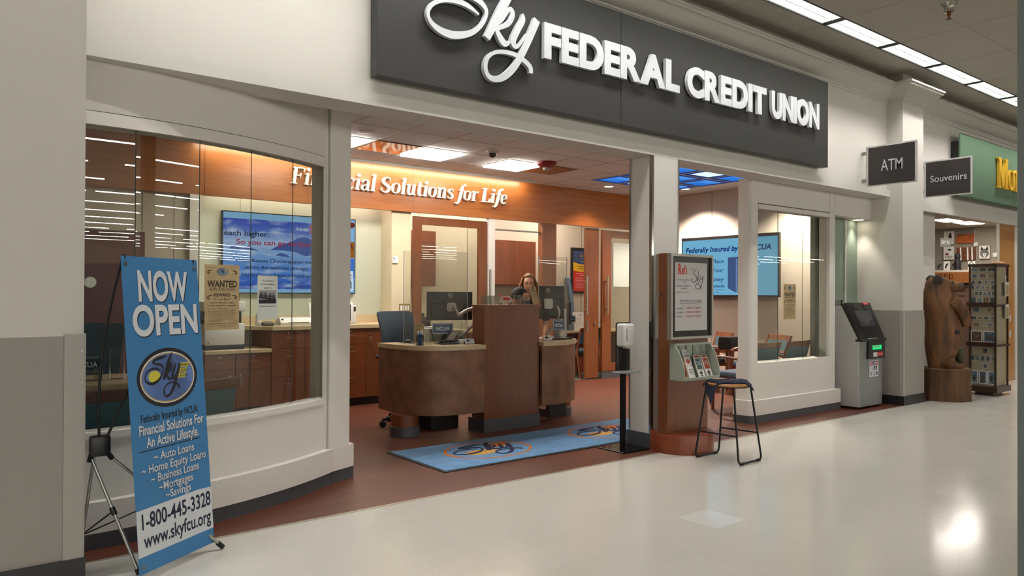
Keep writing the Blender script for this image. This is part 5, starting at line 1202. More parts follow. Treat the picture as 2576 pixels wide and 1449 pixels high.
easel('card_stand', 'clear acrylic card stand right of the signature pad on the left desk', 4.50, 2.08, .90, .12, rz=-.5, w_=.07)
t = thing('brochure_stand', 'empty tall clear acrylic brochure stand near the monitor arm on the left desk', 'acrylic holder', (4.52, 2.2, .90), -.5)
def tallstand(t):
    g = G(); g.prism([(-.03, 0), (.03, 0), (.012, .09), (.004, .12), (.004, .235), (-.004, .235), (-.004, .12), (-.012, .09)], Fr((-.05, 0, 0), (0, -1, 0), (0, 0, 1)), -.003, 0); g.prism([(-.03, 0), (.03, 0), (.012, .09), (.004, .12), (.004, .235), (-.004, .235), (-.004, .12), (-.012, .09)], Fr((.05, 0, 0), (0, -1, 0), (0, 0, 1)), -.003, 0); g.build('side', 'acrylic_e', t)
    g = G(); g.box(-.05, .0, .05, .05, .003, .235); g.box(-.05, -.03, 0, .05, .03, .003); g.build('back', 'acrylic', t)
tallstand(t)
t = thing('signature_pad', 'black signature pad with tilted grey screen on the left desk', 'signature pad', (4.29, 2.02, .90), -.3)
g = G(); g.rbox(-.10, -.055, 0, .10, .06, .018, .008, 2); g.rbox(-.09, .0, .018, .09, .055, .03, .006, 2); g.build('base', 'black', t, 40)
g = G(); F = Fr((.02, .02, .03), (1, .2, 0), Vector((.62, .25, .75)).normalized()); g.fbox(F, -.06, 0, .04, .14, -.01, .0); g.c(1).fbox(F, -.052, .015, .032, .13, 0, .002); g.build('screen', ['black', 'pad_grey'], t)
t = thing('card_holder', 'small holder of blue and white cards at the right end of the left desk', 'card holder', (4.47, 1.90, .90), -.2)
g = G(); g.box(-.06, -.03, 0, .06, .02, .006); g.box(-.055, .012, 0, .055, .018, .03); g.build('base', 'black', t)
F = Fr((-.05, -.015, .006), (1, 0, 0), Vector((0, .45, 1)).normalized()); g = G(); g.fbox(F, 0, 0, .1, .055, -.012, 0); g.c(1).ell(F, .03, .033, .018, .013, 0, .001, 16); g.c(2).fbox(F, .052, .034, .09, .046, 0, .001); g.build('cards', ['paper', 'pblue', 'mat'], t)
t = thing('card_stack', 'stack of cream cards behind the business card holder on the left desk', 'cards', (4.47, 1.96, .90), -.2)
g = G(); g.rbox(-.08, -.02, 0, .075, .05, .045, .002, 1); g.build('stack', 'paper', t)
g = G(); g.box(-.08, -.0215, .004, .075, -.02, .009); g.build('band', 'pyel', t)
# monitor with a silver arm
def monitor(lab, x, y, z0, w_, h, rz, tilt=0):
    t = thing('monitor', lab, 'monitor', (x, y, z0), rz, 'black monitors seen from behind')
    g = G(); g.rbox(-w_/2, -.02, 0, w_/2, .012, h, .006, 2); g.rbox(-w_*.42, -.034, h*.06, w_*.42, -.018, h*.62, .012, 2); g.build('case', 'monblack', t, 40)
    g = G(); g.box(-w_/2+.008, .012, .012, w_/2-.008, .0135, h-.008); g.build('screen', 'darkgrey', t)
    F = Fr((.0, -.0205, h*.87), (1, 0, 0), (0, 0, 1)); g = G(); g.ring(F, 0, 0, .026, .026, .004, 0, .0008, 28); g.text('DELL', F, 0, -.006, .012, .034, 'c', .01, 0, .001); g.build('badge', 'steel', t)
    g = G(); g.rbox(-.055, -.05, h*.30, .055, -.034, h*.62, .004, 1); g.ring(front(0, -.05, h*.46), 0, 0, .038, .042, .008, 0, .008, 24); g.build('mount_plate', 'alu', t, 40)
    for (a, b) in ((-.045, .32), (.045, .32), (-.045, .60), (.045, .60)): g = G(); g.tube([(a, -.05, h*b), (a, -.054, h*b)], .005, 8); g.build('screw', 'black', t)
    return t
t = monitor('black monitor on a curved silver arm over the left teller desk', 4.62, 2.50, 1.125, .54, .315, -.18)
g = G(); g.lathe([(.05, 0), (.05, .012), (.025, .018), (.025, .06)], 4.66, 2.36, 20, .9); g.build('arm_clamp', 'darkgrey', t, 40, world=True)
g = G(); g.tube(catmull([(4.66, 2.36, .94), (4.74, 2.33, 1.02), (4.84, 2.31, 1.11), (4.89, 2.30, 1.20)], 6), .026, 12, ry=.018); g.build('lower_arm', 'alu', t, 50, world=True)
g = G(); g.tube(catmull([(4.89, 2.30, 1.18), (4.90, 2.30, 1.24), (4.84, 2.30, 1.265), (4.72, 2.31, 1.235), (4.64, 2.33, 1.19)], 6), .024, 12, ry=.02); g.build('upper_arm', 'alu', t, 50, world=True)
g = G(); g.tube([(4.64, 2.34, 1.18), (4.635, 2.42, 1.27)], .018, 12); g.build('head_joint', 'alu', t, 50, world=True)
t = monitor('black monitor on a grey arm, standing between the tower and the right shield', 5.98, 2.42, 1.12, .42, .395, -.42)
g = G(); g.lathe([(.05, 0), (.05, .012), (.02, .018), (.02, .06)], 6.05, 2.5, 20, .9); g.build('arm_clamp', 'darkgrey', t, 40, world=True)
g = G(); g.tube(catmull([(6.05, 2.5, .93), (6.08, 2.40, 1.05), (6.10, 2.34, 1.18), (6.08, 2.35, 1.27)], 6), .022, 12, ry=.016); g.build('lower_arm', 'alu', t, 50, world=True)
# acrylic shields
def shield(lab, a, b, z1):
    A, B = Vector(a), Vector(b); R = (B-A); W = R.length; F = Fr((a[0], a[1], .90), (R.x, R.y, 0), (0, 0, 1)); H = z1-.9
    t = thing('counter_shield', lab, 'shield', (a[0], a[1], .90), 0, 'clear shields on the teller desks')
    g = G(); g.fbox(F, 0, 0, W, H, -.003, .003); g.build('panel', 'acrylic', t, world=True)
    g = G()
    for x in (0, W): g.fbox(F, x-.003, 0, x+.003, H, -.0035, .0035)
    g.build('edge', 'acrylic_e', t, world=True)
    for x in (.08, W-.08): g = G(); g.fbox(F, x-.03, 0, x+.03, .004, -.07, .07); g.build('foot', 'acrylic', t, world=True)
shield('clear acrylic shield standing on the left teller desk in front of the monitor', (3.97, 2.38), (4.62, 2.16), 1.86)
shield('clear acrylic shield standing along the front of the right teller desk', (5.50, 2.02), (6.0, 2.10), 1.85)
# right desk small things
pen_cup(5.86, 2.12, 'black mesh cup of blue pens under the NCUA sign on the right desk', 'blue pen with white tip in the mesh cup on the right teller desk', 6, 2)
t = thing('sanitizer_bottle', 'clear pump sanitiser bottle on the right teller desk', 'bottle', (6.02, 2.16, .90))
def pump(t, s=1.0, m='bottle_clear'):
    g = G(); g.lathe([(.03*s, 0), (.032*s, .01*s), (.032*s, .12*s), (.026*s, .14*s), (.012*s, .15*s), (.012*s, .16*s)], 0, 0, 20); g.build('bottle', m, t, 40)
    g = G(); g.lathe([(.014*s, .158*s), (.014*s, .178*s), (.005*s, .18*s), (.005*s, .20*s)], 0, 0, 14); g.tube([(.012*s, 0, .203*s), (-.038*s, 0, .200*s), (-.042*s, 0, .192*s)], .005*s, 8); g.build('pump', 'white', t, 40)
    g = G(); g.lathe([(.0325*s, .03*s), (.0325*s, .10*s)], 0, 0, 20); g.build('label_wrap', 'paper', t, 40)
pump(t)
t = thing('signature_pad', 'black signature pad with coiled cord on the right teller desk', 'signature pad', (5.68, 1.90, .90), -.3)
g = G(); g.rbox(-.08, -.05, 0, .08, .05, .022, .008, 2); g.build('base', 'black', t, 40)
g = G(); g.tube(catmull([(.07, .02, .01), (.16, .05, .01), (.21, .06, .012), (.22, .10, .02), (.17, .12, .03)], 5), .008, 8); g.build('cord', 'black', t, 60)
t = thing('card_holder', 'business card holder with white cards at the left end of the right desk', 'card holder', (5.50, 1.86, .90), -.2)
g = G(); g.box(-.06, -.03, 0, .06, .02, .006); g.build('base', 'acrylic_e', t); F = Fr((-.05, -.015, .006), (1, 0, 0), Vector((0, .45, 1)).normalized()); g = G(); g.fbox(F, 0, 0, .1, .06, -.012, 0); g.c(1).ell(F, .035, .033, .02, .015, 0, .001, 16); g.fbox(F, .065, .034, .09, .037, 0, .001); g.build('cards', ['paper', 'kraft_ink'], t)
t = thing('brochure_stand', 'empty clear acrylic stand at the right end of the right teller desk', 'acrylic holder', (6.08, 2.30, .90), -.8); tallstand(t)
t = thing('hand_dispenser', 'white automatic hand dispenser standing behind the right desk NCUA sign', 'dispenser', (6.19, 2.42, .90))
g = G(); g.lathe([(.07, 0), (.07, .01), (.014, .02), (.014, .13)], 0, 0, 20); g.build('stand', 'offwhite', t, 40)
g = G(); g.rbox(-.06, -.05, .12, .06, .06, .34, .018, 3); g.build('body', 'white', t, 45)
g = G(); g.box(.012, -.0515, .17, .018, -.049, .28); g.build('level_slot', 'darkgrey', t)
t = thing('papers', 'white papers lying near the pen cup on the right teller desk', 'papers', (5.75, 2.25, .90), .3)
g = G(); g.box(-.14, -.1, 0, .14, .1, .004); g.box(-.1, -.08, .004, .15, .1, .008); g.build('sheets', 'paper', t)
t = thing('papers', 'white papers propped under the left teller monitor', 'papers', (4.50, 2.6, .90), .1)
g = G(); g.rbox(-.16, -.1, 0, .1, .1, .14, .004, 1); g.c(1).box(-.14, -.103, .01, .09, -.1, .12); g.build('tray', ['offwhite', 'darkgrey'], t)
g = G(); g.box(-.10, -.08, .14, .09, .08, .155); g.build('sheets', 'paper', t)

# ================================================================ OFFICE CHAIRS AND GUEST CHAIRS
def task_chair(name, lab, loc, rz, zs=.50, top=1.22, wb=.46):
    t = thing(name, lab, 'office chair', loc, rz, 'slate blue office chairs')
    g = G(); g.rbox(-.25, -.25, zs-.04, .25, .22, zs+.05, .04, 3); g.build('seat', 'fabric', t, 50)
    g = G(); bm_w = wb/2
    vs = []; fs = []
    n, m_ = 12, 12
    for d in (0, .055):
        for j in range(m_+1):
            for i in range(n+1):
                u, v = i/n*2-1, j/m_
                wv = bm_w*(.80+.20*v)*(1 if v < .93 else 1-.06*(v-.93)/.07)
                x = u*wv; z = zs+.14+(top-zs-.14)*v - (.012*abs(u)**6 if v > .95 else 0)
                y = .24+.07*v*v-.03*u*u-.03*math.sin(PI*v)+ (d if abs(u) < .97 else d*.6)
                vs.append((x, y, z))
    k = (n+1)*(m_+1)
    for j in range(m_):
        for i in range(n): a = j*(n+1)+i; fs += [(a, a+1, a+n+2, a+n+1), (k+a, k+a+n+1, k+a+n+2, k+a+1)]
    ed = [i for i in range(n+1)] + [(j+1)*(n+1)+n for j in range(m_)] + [m_*(n+1)+n-1-i for i in range(n)] + [(m_-1-j)*(n+1) for j in range(m_-1)]
    for q in range(len(ed)): a, b = ed[q], ed[(q+1) % len(ed)]; fs.append((a, k+a, k+b, b))
    g.add(vs, fs); g.build('backrest', 'fabric', t, 50)
    for s in (-1, 1):
        g = G(); g.rbox(s*.30-.035, -.14, zs+.20, s*.30+.035, .14, zs+.235, .012, 2); ar = g.build('armrest', 'black', t, 50)
        g = G(); g.tube([(s*.30, .02, zs+.20), (s*.30, .02, zs+.02), (s*.2, .02, zs-.02)], .024, 8); g.build('arm_post', 'darkgrey', ar, 50)
    g = G(); g.tube([(0, 0, zs-.04), (0, 0, .09)], .028, 12); g.tube([(0, .18, zs-.03), (0, .30, zs+.02), (0, .30, zs+.2)], .03, 8); g.build('column', 'black', t, 50)
    for k in range(5):
        a = 2*PI*k/5+.5; x, y = .30*math.cos(a), .30*math.sin(a)
        g = G(); g.tube([(0, 0, .11), (x*.6, y*.6, .095), (x, y, .075)], [.032, .024, .018], 8); g.build('base_spoke', 'black', t, 50)
        g = G(); tx, ty = -math.sin(a), math.cos(a); g.tube([(x-tx*.028, y-ty*.028, .031), (x-tx*.008, y-ty*.008, .031)], .03, 14); g.tube([(x+tx*.008, y+ty*.008, .031), (x+tx*.028, y+ty*.028, .031)], .03, 14); g.tube([(x, y, .04), (x, y, .075)], .01, 6); g.build('caster', 'rubber', t, 40)
    return t
task_chair('office_chair', 'slate blue office chair with black arms behind the left teller desk', (4.2, 2.66, 0), .05, .52, 1.22)
task_chair('office_chair', 'grey-blue office chair behind the desk at the far left glass', (1.12, 2.62, 0), -.25, .46, 1.15, .52)
task_chair('office_chair', 'dark grey high-backed office chair in the office with the red poster', (9.75, 5.70, 0), .85, .5, 1.72, .42)
def guest_chair():
    t = thing('guest_chair', '', 'chair', (0, 0, 0), 0, 'wooden guest chairs with blue pads')
    for s in (-1, 1):
        g = G(); g.tube([(s*.265, -.26, 0), (s*.265, -.25, .64)], [.02, .024], 8); g.build('leg', 'chairwood', t, 50)
        g = G(); g.tube(catmull([(s*.255, .33, 0), (s*.255, .25, .42), (s*.25, .27, .62), (s*.25, .34, .84)], 4), .023, 8); g.build('leg', 'chairwood', t, 50)
        g = G(); P_ = catmull([(s*.265, -.285, .615), (s*.268, -.20, .655), (s*.268, .0, .655), (s*.262, .18, .635), (s*.252, .28, .61)], 4)
        g.tube(P_, .026, 8, ry=.015); g.build('armrest', 'chairwood', t, 50)
    g = G(); g.box(-.25, -.24, .36, .25, -.21, .41); g.box(-.25, .21, .36, .25, .24, .41); g.box(-.26, -.24, .36, -.235, .24, .41); g.box(.235, -.24, .36, .26, .24, .41); g.build('seat_rail', 'chairwood', t)
    g = G(); g.rbox(-.24, -.28, .40, .24, .24, .475, .03, 3); g.build('seat', 'fabric', t, 50)
    g = G(); vs = []; fs = []
    def arc(z0, z1, y0, y1, th, nm, mt):
        g = G(); vs = []; fs = []; n = 12
        for i in range(n+1):
            x = -.26+.52*i/n; c_ = .035*(1-(x/.26)**2)
            for (z, y) in ((z0, y0), (z1, y1)):
                for d in (0, th): vs.append((x, y+c_+d, z))
        for i in range(n): a = 4*i; b = a+4; fs += [(a, b, b+2, a+2), (a+1, a+3, b+3, b+1), (a+2, b+2, b+3, a+3), (a, a+1, b+1, b)]
        fs += [(0, 2, 3, 1), (4*n, 4*n+1, 4*n+3, 4*n+2)]; g.add(vs, fs); return g.build(nm, mt, t, 40)
    arc(.78, .85, .305, .335, .03, 'top_rail', 'chairwood'); arc(.53, .575, .245, .255, .026, 'lower_rail', 'chairwood'); arc(.575, .78, .245, .30, .04, 'back_pad', 'fabric_t')
    return t
GC = guest_chair(); GC.location = (.74, .80, 0); GC.rotation_euler = (0, 0, PI); GC['label'] = 'wooden guest chair with blue-green back, behind the glass left of the banner stand'
dup(GC, (1.37, .98, 0), PI+.25, 'wooden guest chair with blue-green back, behind the glass right of the banner')
dup(GC, (9.40, 2.72, 0), math.radians(-118), 'wooden waiting chair with blue back facing out, seen right of the kiosk brochure rack')
dup(GC, (9.35, 1.74, 0), math.radians(-112), 'wooden waiting chair facing out behind the right window, nearest the wall screen')
dup(GC, (8.03, 1.08, 0), PI-.05, 'waiting chair with its blue-green back to the right window, left of the pair')
dup(GC, (8.70, 1.08, 0), PI+.05, 'waiting chair with its blue-green back to the right window, right of the pair')
t = thing('side_table', 'small dark wood side table between the waiting chairs', 'table', (9.35, 2.23, 0))
g = G(); g.box(-.15, -.15, .60, .15, .15, .63); g.build('tabletop', 'cherry_d', t)
for a in (-.12, .12):
    for b in (-.12, .12): g = G(); g.box(a-.02, b-.02, 0, a+.02, b+.02, .60); g.build('leg', 'chairwood', t)
t = thing('black_box', 'black open box standing on the side table by the right window pillar', 'box', (9.35, 2.23, .63))
g = G(); g.rbox(-.13, -.11, 0, .13, .11, .15, .01, 1); g.rbox(-.15, -.13, .09, .05, .08, .18, .006, 1); g.build('body', 'black', t)

# ================================================================ LEFT DESK BEHIND THE GLASS
t = thing('desk', 'beige-topped cherry desk behind the far left glass', 'desk', (.95, 2.05, 0))
g = G(); g.rbox(.25, 1.66, .705, 1.72, 2.42, .75, .006, 1); g.build('worktop', 'stone', t, world=True)
g = G(); g.box(.3, 1.72, .02, 1.68, 1.75, .705); g.build('front_panel', 'cherry_d', t, world=True)
for x in (.3, 1.64): g = G(); g.box(x, 1.75, 0, x+.04, 2.38, .705); g.build('side_panel', 'cherry_v', t, world=True)
t = thing('brochure_stand', 'tall clear acrylic brochure stand on the desk behind the far left glass', 'acrylic holder', (1.22, 2.0, .75), -.4); tallstand(t)
easel('card_stand', 'low clear acrylic card stand beside the tall one on the far left desk', 1.08, 1.92, .75, .10, rz=-.4, w_=.05)

# ================================================================ CABINETS AND COUNTERS
CF = 4.23
def pull(g_parent, x, z, w_=.085, lockz=.05):
    g = G(); g.tube(catmull([(x-w_/2, CF, z), (x-w_/2+.006, CF-.022, z-.003), (x, CF-.028, z-.008), (x+w_/2-.006, CF-.022, z-.003), (x+w_/2, CF, z)], 4), .0045, 6); g.build('handle', 'steel', g_parent, 50, world=True)
    g = G(); g.tube([(x, CF, z+lockz), (x, CF-.006, z+lockz)], .010, 12); g.build('lock', 'steel', g_parent, 50, world=True)
def vpull(g_parent, x, z):
    g = G(); g.tube(catmull([(x, CF, z+.045), (x, CF-.024, z+.035), (x, CF-.028, z), (x, CF-.02, z-.03), (x, CF, z-.05)], 4), .0055, 6); g.build('handle', 'steel', g_parent, 50, world=True)
    g = G(); g.tube([(x, CF, z+.085), (x, CF-.006, z+.085)], .010, 12); g.build('lock', 'steel', g_parent, 50, world=True)
def cabinet(lab, x0, x1, ztop, drawers, doors, hs='r'):
    t = thing('cabinet', lab, 'cabinet', ((x0+x1)/2, 4.5, 0), 0, 'cherry cabinets in the niche')
    g = G(); g.box(x0, CF+.02, .10, x1, 4.895, ztop); g.build('carcass', 'cherry_d', t, world=True)
    g = G(); g.box(x0, CF+.05, 0, x1, CF+.1, .10); g.build('toe_kick', 'kick_black', t, world=True)
    for (z0, z1) in drawers:
        g = G(); g.box(x0+.003, CF, z0+.002, x1-.003, CF+.02, z1-.002); d = g.build('drawer', 'cherry', t, world=True); pull(d, (x0+x1)/2, z1-.085)
    n = len(doors)
    for k, (a, b, z0, z1, side_) in enumerate(doors):
        g = G(); g.box(a+.003, CF, z0+.002, b-.003, CF+.02, z1-.002); d = g.build('door', 'cherry_v', t, world=True); vpull(d, (b-.06) if side_ == 'r' else (a+.055), z1-.16)
    return t
cabinet('low cherry cabinet under the printer, one drawer over a door', 2.56-.04, 2.86, .72, [(.545, .72)], [(2.52, 2.86, .10, .545, 'r')])
cabinet('low cherry cabinet right of the printer, one drawer over a door', 2.86, 3.27, .72, [(.545, .72)], [(2.86, 3.27, .10, .545, 'l')])
cabinet('tall cherry three-drawer cabinet beside the low printer counter', 3.275, 3.685, .975, [(.76, .975), (.43, .76), (.10, .43)], [])
cabinet('tall cherry cabinet partly hidden by the white pillar', 3.685, 4.09, .975, [(.76, .975), (.43, .76), (.10, .43)], [])
cabinet('tall cherry three-drawer cabinet just right of the white pillar', 4.095, 4.50, .975, [(.775, .975), (.445, .775), (.10, .445)], [])
cabinet('tall cherry cabinet with a single door left of the blue office chair', 4.50, 4.96, .975, [], [(4.50, 4.96, .10, .975, 'l')])
t = thing('worktop', 'low beige worktop under the printer', 'worktop', (2.9, 4.5, .72))
g = G(); g.rbox(2.52, 4.21, .722, 3.272, 4.885, .765, .004, 1); g.build('slab', 'stone', t, world=True)
g = G(); g.box(2.56, 4.872, .765, 3.272, 4.897, .87); g.build('backsplash', 'stone', t, world=True)
t = thing('worktop', 'high beige worktop carrying the laminator and the card printer', 'worktop', (4.2, 4.5, .975))
g = G(); g.prism([(3.06, 4.62), (3.28, 4.21), (5.02, 4.21), (5.02, 4.89), (3.06, 4.89)], XY, .977, 1.02); g.build('slab', 'stone', t, world=True)
g = G(); g.box(3.06, 4.872, 1.02, 5.02, 4.897, 1.125); g.build('backsplash', 'stone', t, world=True)
t = thing('printer', 'large white and black office printer on the low counter', 'printer', (2.78, 4.55, .765))
g = G(); g.rbox(2.55, 4.34, .765, 3.0, 4.84, .83, .008, 2); g.build('paper_tray', 'navy', t, 40, world=True)
g = G(); g.rbox(2.55, 4.335, .815, 3.0, 4.84, 1.06, .015, 2); g.c(1).box(2.58, 4.332, .84, 2.595, 4.336, .855); g.build('body', ['white', 'black'], t, 40, world=True)
g = G(); g.rbox(2.56, 4.45, 1.06, 3.0, 4.84, 1.20, .01, 2); g.rbox(2.52, 4.36, 1.09, 2.62, 4.5, 1.16, .01, 1); g.build('output_bay', 'darkgrey', t, 40, world=True)
g = G(); g.rbox(2.54, 4.36, 1.20, 3.02, 4.86, 1.32, .015, 2); g.build('scanner_lid', 'white', t, 40, world=True)
t = thing('sanitizer_bottle', 'white pump bottle on the high counter beside the card reader', 'bottle', (3.26, 4.62, 1.02)); pump(t, 1.05, 'bottle_clear')
t = thing('card_reader', 'small grey card reader on the high counter', 'card reader', (3.33, 4.50, 1.02), -.3)
g = G(); g.rbox(-.075, -.055, 0, .075, .07, .045, .018, 3); g.build('body', 'reader_grey', t, 45); g = G(); F = Fr((-.04, -.03, .042), (1, 0, 0), Vector((0, 1, .12)).normalized()); g.fbox(F, 0, 0, .09, .07, 0, .008); g.c(1).fbox(F, .01, .03, .08, .062, .008, .0095); g.build('keypad', ['pad_grey', 'offwhite'], t)
t = thing('laminator', 'white rounded laminator on the high counter in front of the wall screen', 'laminator', (3.70, 4.62, 1.02))
g = G(); g.prism([(-.085, 0), (.085, 0), (.085, .05), (.06, .085), (.0, .10), (-.06, .085), (-.095, .03)], Fr((3.50, 4.62, 1.02), (0, 1, 0), (0, 0, 1)), 0, .42); g.build('body', 'white', t, 35, world=True)
g = G(); g.box(3.60, 4.523, 1.05, 3.86, 4.54, 1.056); g.box(3.52, 4.54, 1.085, 3.54, 4.6, 1.10); g.build('slot', 'darkgrey', t, world=True)
g = G(); g.tube(catmull([(3.40, 4.5, 1.03), (3.46, 4.52, 1.05), (3.50, 4.58, 1.03)], 5), .004, 6); g.build('cable', 'black', t, world=True)
t = thing('paper_stand', 'white document in a slanted acrylic stand on the high counter by the pillar', 'document stand', (3.98, 4.6, 1.02))
F = Fr((3.89, 4.56, 1.025), (1, 0, 0), Vector((0, .25, 1)).normalized()); g = G(); g.fbox(F, 0, 0, .22, .28, -.004, 0); g.fbox(F, 0, 0, .22, .02, 0, .03); g.build('stand', 'acrylic_e', t, world=True); g = G(); g.fbox(F, .008, .01, .212, .275, .0005, .002); g.build('sheet', 'paper', t, world=True)
g = G()
for k in range(12): g.fbox(F, .03, .19-.013*k, .18-.02*(k % 4), .194-.013*k, .002, .0026)
g.c(1); g.fbox(F, .06, .225, .1, .255, .002, .0027); g.c(2).text('BSG', F, .14, .228, .022, .06, 'c', .02, 0, .003); g.build('print', ['joint', 'red', 'navy'], t, world=True)
t = thing('card_printer', 'white upright card printer with a dark slot on the high counter', 'printer', (4.40, 4.62, 1.02))
g = G(); g.rbox(4.20, 4.5, 1.02, 4.46, 4.80, 1.30, .02, 2); g.rbox(4.47, 4.56, 1.02, 4.53, 4.78, 1.26, .012, 2); g.build('body', 'white', t, 40, world=True)
g = G(); g.rbox(4.325, 4.494, 1.035, 4.335, 4.505, 1.29, .003, 1); g.rbox(4.40, 4.494, 1.06, 4.42, 4.505, 1.27, .006, 2); g.box(4.49, 4.555, 1.18, 4.52, 4.562, 1.24); g.build('slots', 'darkgrey', t, world=True)
# wall plates
t = thing('switch_plate', 'bank of light switches on the niche end wall above the office chair', 'switch', (5.22, 4.59, 1.2))
g = G(); F = front(5.19, 4.60, 1.16); g.fbox(F, 0, 0, .17, .115, 0, .006); g.build('plate', 'brass_plate', t, world=True)
for k in range(4): g = G(); g.fbox(F, .016+.037*k, .022, .040+.037*k, .092, .006, .011); g.build('switch', 'letter_warm', t, world=True)
t = thing('thermostat', 'small cream thermostat on the niche end wall', 'thermostat', (5.12, 4.59, 1.83))
g = G(); F = front(5.08, 4.60, 1.83); g.fbox(F, 0, 0, .075, .095, 0, .02); g.c(1).fbox(F, .008, .045, .025, .075, .02, .022); g.build('body', ['letter_warm', 'joint'], t, world=True)
t = thing('leaflet_holder', 'grey leaflet holder with a black band fixed behind the left white pillar', 'leaflet holder', (2.66, 1.2, .78))
g = G(); F = Fr((2.54, 1.13, .77), (1, .12, 0), (0, 0, 1)); g.prism([(0, .04), (.05, .02), (.16, .05), (.165, .155), (.05, .20), (0, .21)], F, -.06, 0); g.build('shell', 'acrylic_e', t, world=True)
g = G(); g.fbox(F, .0, .075, .185, .14, -.05, .012); g.build('band', 'black', t, world=True)
g = G(); g.fbox(F, .0, .145, .14, .19, -.05, .002); g.fbox(F, 0, .05, .13, .07, -.05, .002); g.build('leaflets', 'pblue', t, world=True)
# ================================================================ WALL SCREENS
def sky_screen():
    m, n, l, b = _base('screen_sky_image'); n.remove(b)
    tc = n.new('ShaderNodeTexCoord'); sp = n.new('ShaderNodeSeparateXYZ'); l.new(tc.outputs['Generated'], sp.inputs[0])
    r = n.new('ShaderNodeValToRGB'); e = r.color_ramp.elements
    e[0].position = 0; e[0].color = rgb('#2f56c4'); e[1].position = 1; e[1].color = rgb('#3f55c0')
    for p, c_ in ((.25, '#4d86dd'), (.5, '#7fa9e4'), (.68, '#a8c2ea'), (.85, '#5a74cf')): q = e.new(p); q.color = rgb(c_)
    l.new(sp.outputs[2], r.inputs[0])
    mp = n.new('ShaderNodeMapping'); mp.inputs['Scale'].default_value = (3, 1, 7); l.new(tc.outputs['Generated'], mp.inputs['Vector'])
    t = n.new('ShaderNodeTexNoise'); t.inputs['Scale'].default_value = 1.5; t.inputs['Detail'].default_value = 7; l.new(mp.outputs[0], t.inputs['Vector'])
    r2 = n.new('ShaderNodeValToRGB'); r2.color_ramp.elements[0].position = .5; r2.color_ramp.elements[1].position = .75; l.new(t.outputs['Fac'], r2.inputs[0])
    mx = n.new('ShaderNodeMix'); mx.data_type = 'RGBA'; mx.inputs[7].default_value = rgb('#c3d4ee')
    l.new(r2.outputs[0], mx.inputs[0]); l.new(r.outputs[0], mx.inputs[6])
    em = n.new('ShaderNodeEmission'); em.inputs[1].default_value = .75; l.new(mx.outputs[2], em.inputs[0]); l.new(em.outputs[0], n['Material Output'].inputs[0]); return m
M['scr_sky'] = sky_screen()
for k, c_, s_ in (('scr_dk', '#1c3556', .6), ('scr_red', '#a0355c', .8), ('scr_mtn', '#4c66ae', .7), ('scr_white', '#dde8f4', .8), ('scr_lb', '#8fc0ea', .75), ('scr_green', '#9aa83c', .7), ('scr_ochre', '#a8682a', .7), ('scr_navy', '#14307a', .7), ('scr_blue2', '#4a7fd4', .75), ('scr_tag', '#c84a3c', .8), ('scr_safe', '#51699c', .6), ('scr_safe2', '#7f97c2', .7), ('scr_bg', '#76b6d8', .85), ('scr_fig', '#8a3a2a', .6)): M[k] = emis(k, c_, s_)
t = thing('wall_screen', 'large wall screen showing blue clouds and mountains on the niche wall', 'screen', (3.8, 4.9, 1.42))
TF = front(2.905, 4.85, 1.42); TW, TH_ = 1.738, .98
g = G(); g.fbox(TF, -.012, -.012, TW+.012, TH_+.012, -.045, -.001); g.build('case', 'black', t, world=True)
g = G(); g.fbox(TF, 0, 0, TW, TH_, -.001, .0005); g.build('panel', 'scr_lb', t, world=True)
LX = .667*TW
g = G(); g.fbox(TF, 0, .045, LX, TH_-.075, .0005, .001); g.build('picture', 'scr_sky', t, world=True)
g = G()
for pts in ([(.06, .55), (.10, .585), (.16, .565), (.22, .545), (.15, .54)], [(.20, .55), (.27, .575), (.34, .545), (.38, .525), (.26, .54)], [(.55, .48), (.62, .515), (.69, .49), (.73, .46), (.62, .468)]): g.prism([(x*LX, y*TH_) for x, y in pts], TF, .001, .0014)
g.c(1); g.prism([(x*LX, y*TH_) for x, y in ((.50, .545), (.58, .60), (.66, .635), (.74, .66), (.80, .71), (.88, .735), (.95, .71), (1.0, .69), (1.0, .50), (.90, .48), (.78, .53), (.66, .545))], TF, .001, .0012)
g.build('mountains', ['scr_mtn', 'scr_mtn'], t, world=True)
g = G()
for s_, x, y, h, wd in (('each higher.', .247, .71, .068, .48), ('Free Kasasa Checking pays way', .58, .385, .043, .835), ('above the national average.', .581, .30, .043, .712), ('No minimum balance required.', .586, .20, .043, .78)): g.text(s_, TF, x*LX, y*TH_, h*TH_, wd*LX, 'c', .012, 0, .002)
g.text('Federally Insur', TF, .872*LX, .07*TH_, .028*TH_, .245*LX, 'c', .006, 0, .002)
g.build('dark_lettering', 'scr_dk', t, world=True)
g = G(); g.text('So you can go farther.', TF, .562*LX, .605*TH_, .066*TH_, .853*LX, 'c', .02, 0, .002); g.build('red_lettering', 'scr_red', t, world=True)
g = G(); g.text('Ask for', TF, .86*LX, .815*TH_, .045*TH_, .15*LX, 'c', 0, 0, .002); g.c(1).prism([(.945*LX, .79*TH_), (LX, .79*TH_), (LX, .89*TH_), (.945*LX, .89*TH_), (.96*LX, .84*TH_)], TF, .001, .0018); g.c(0).text('K', TF, .985*LX, .81*TH_, .05*TH_, None, 'c', .02, 0, .0022); g.build('white_lettering', ['scr_white', 'scr_tag'], t, world=True)
g = G(); RXX = LX+.006
g.c(0).fbox(TF, RXX, .48*TH_, TW-.004, TH_-.006, .0005, .001); g.c(1).fbox(TF, RXX, .485*TH_, RXX+.4*(TW-RXX), .74*TH_, .001, .0014); g.c(2).fbox(TF, RXX+.4*(TW-RXX), .48*TH_, TW-.004, .70*TH_, .001, .0014)
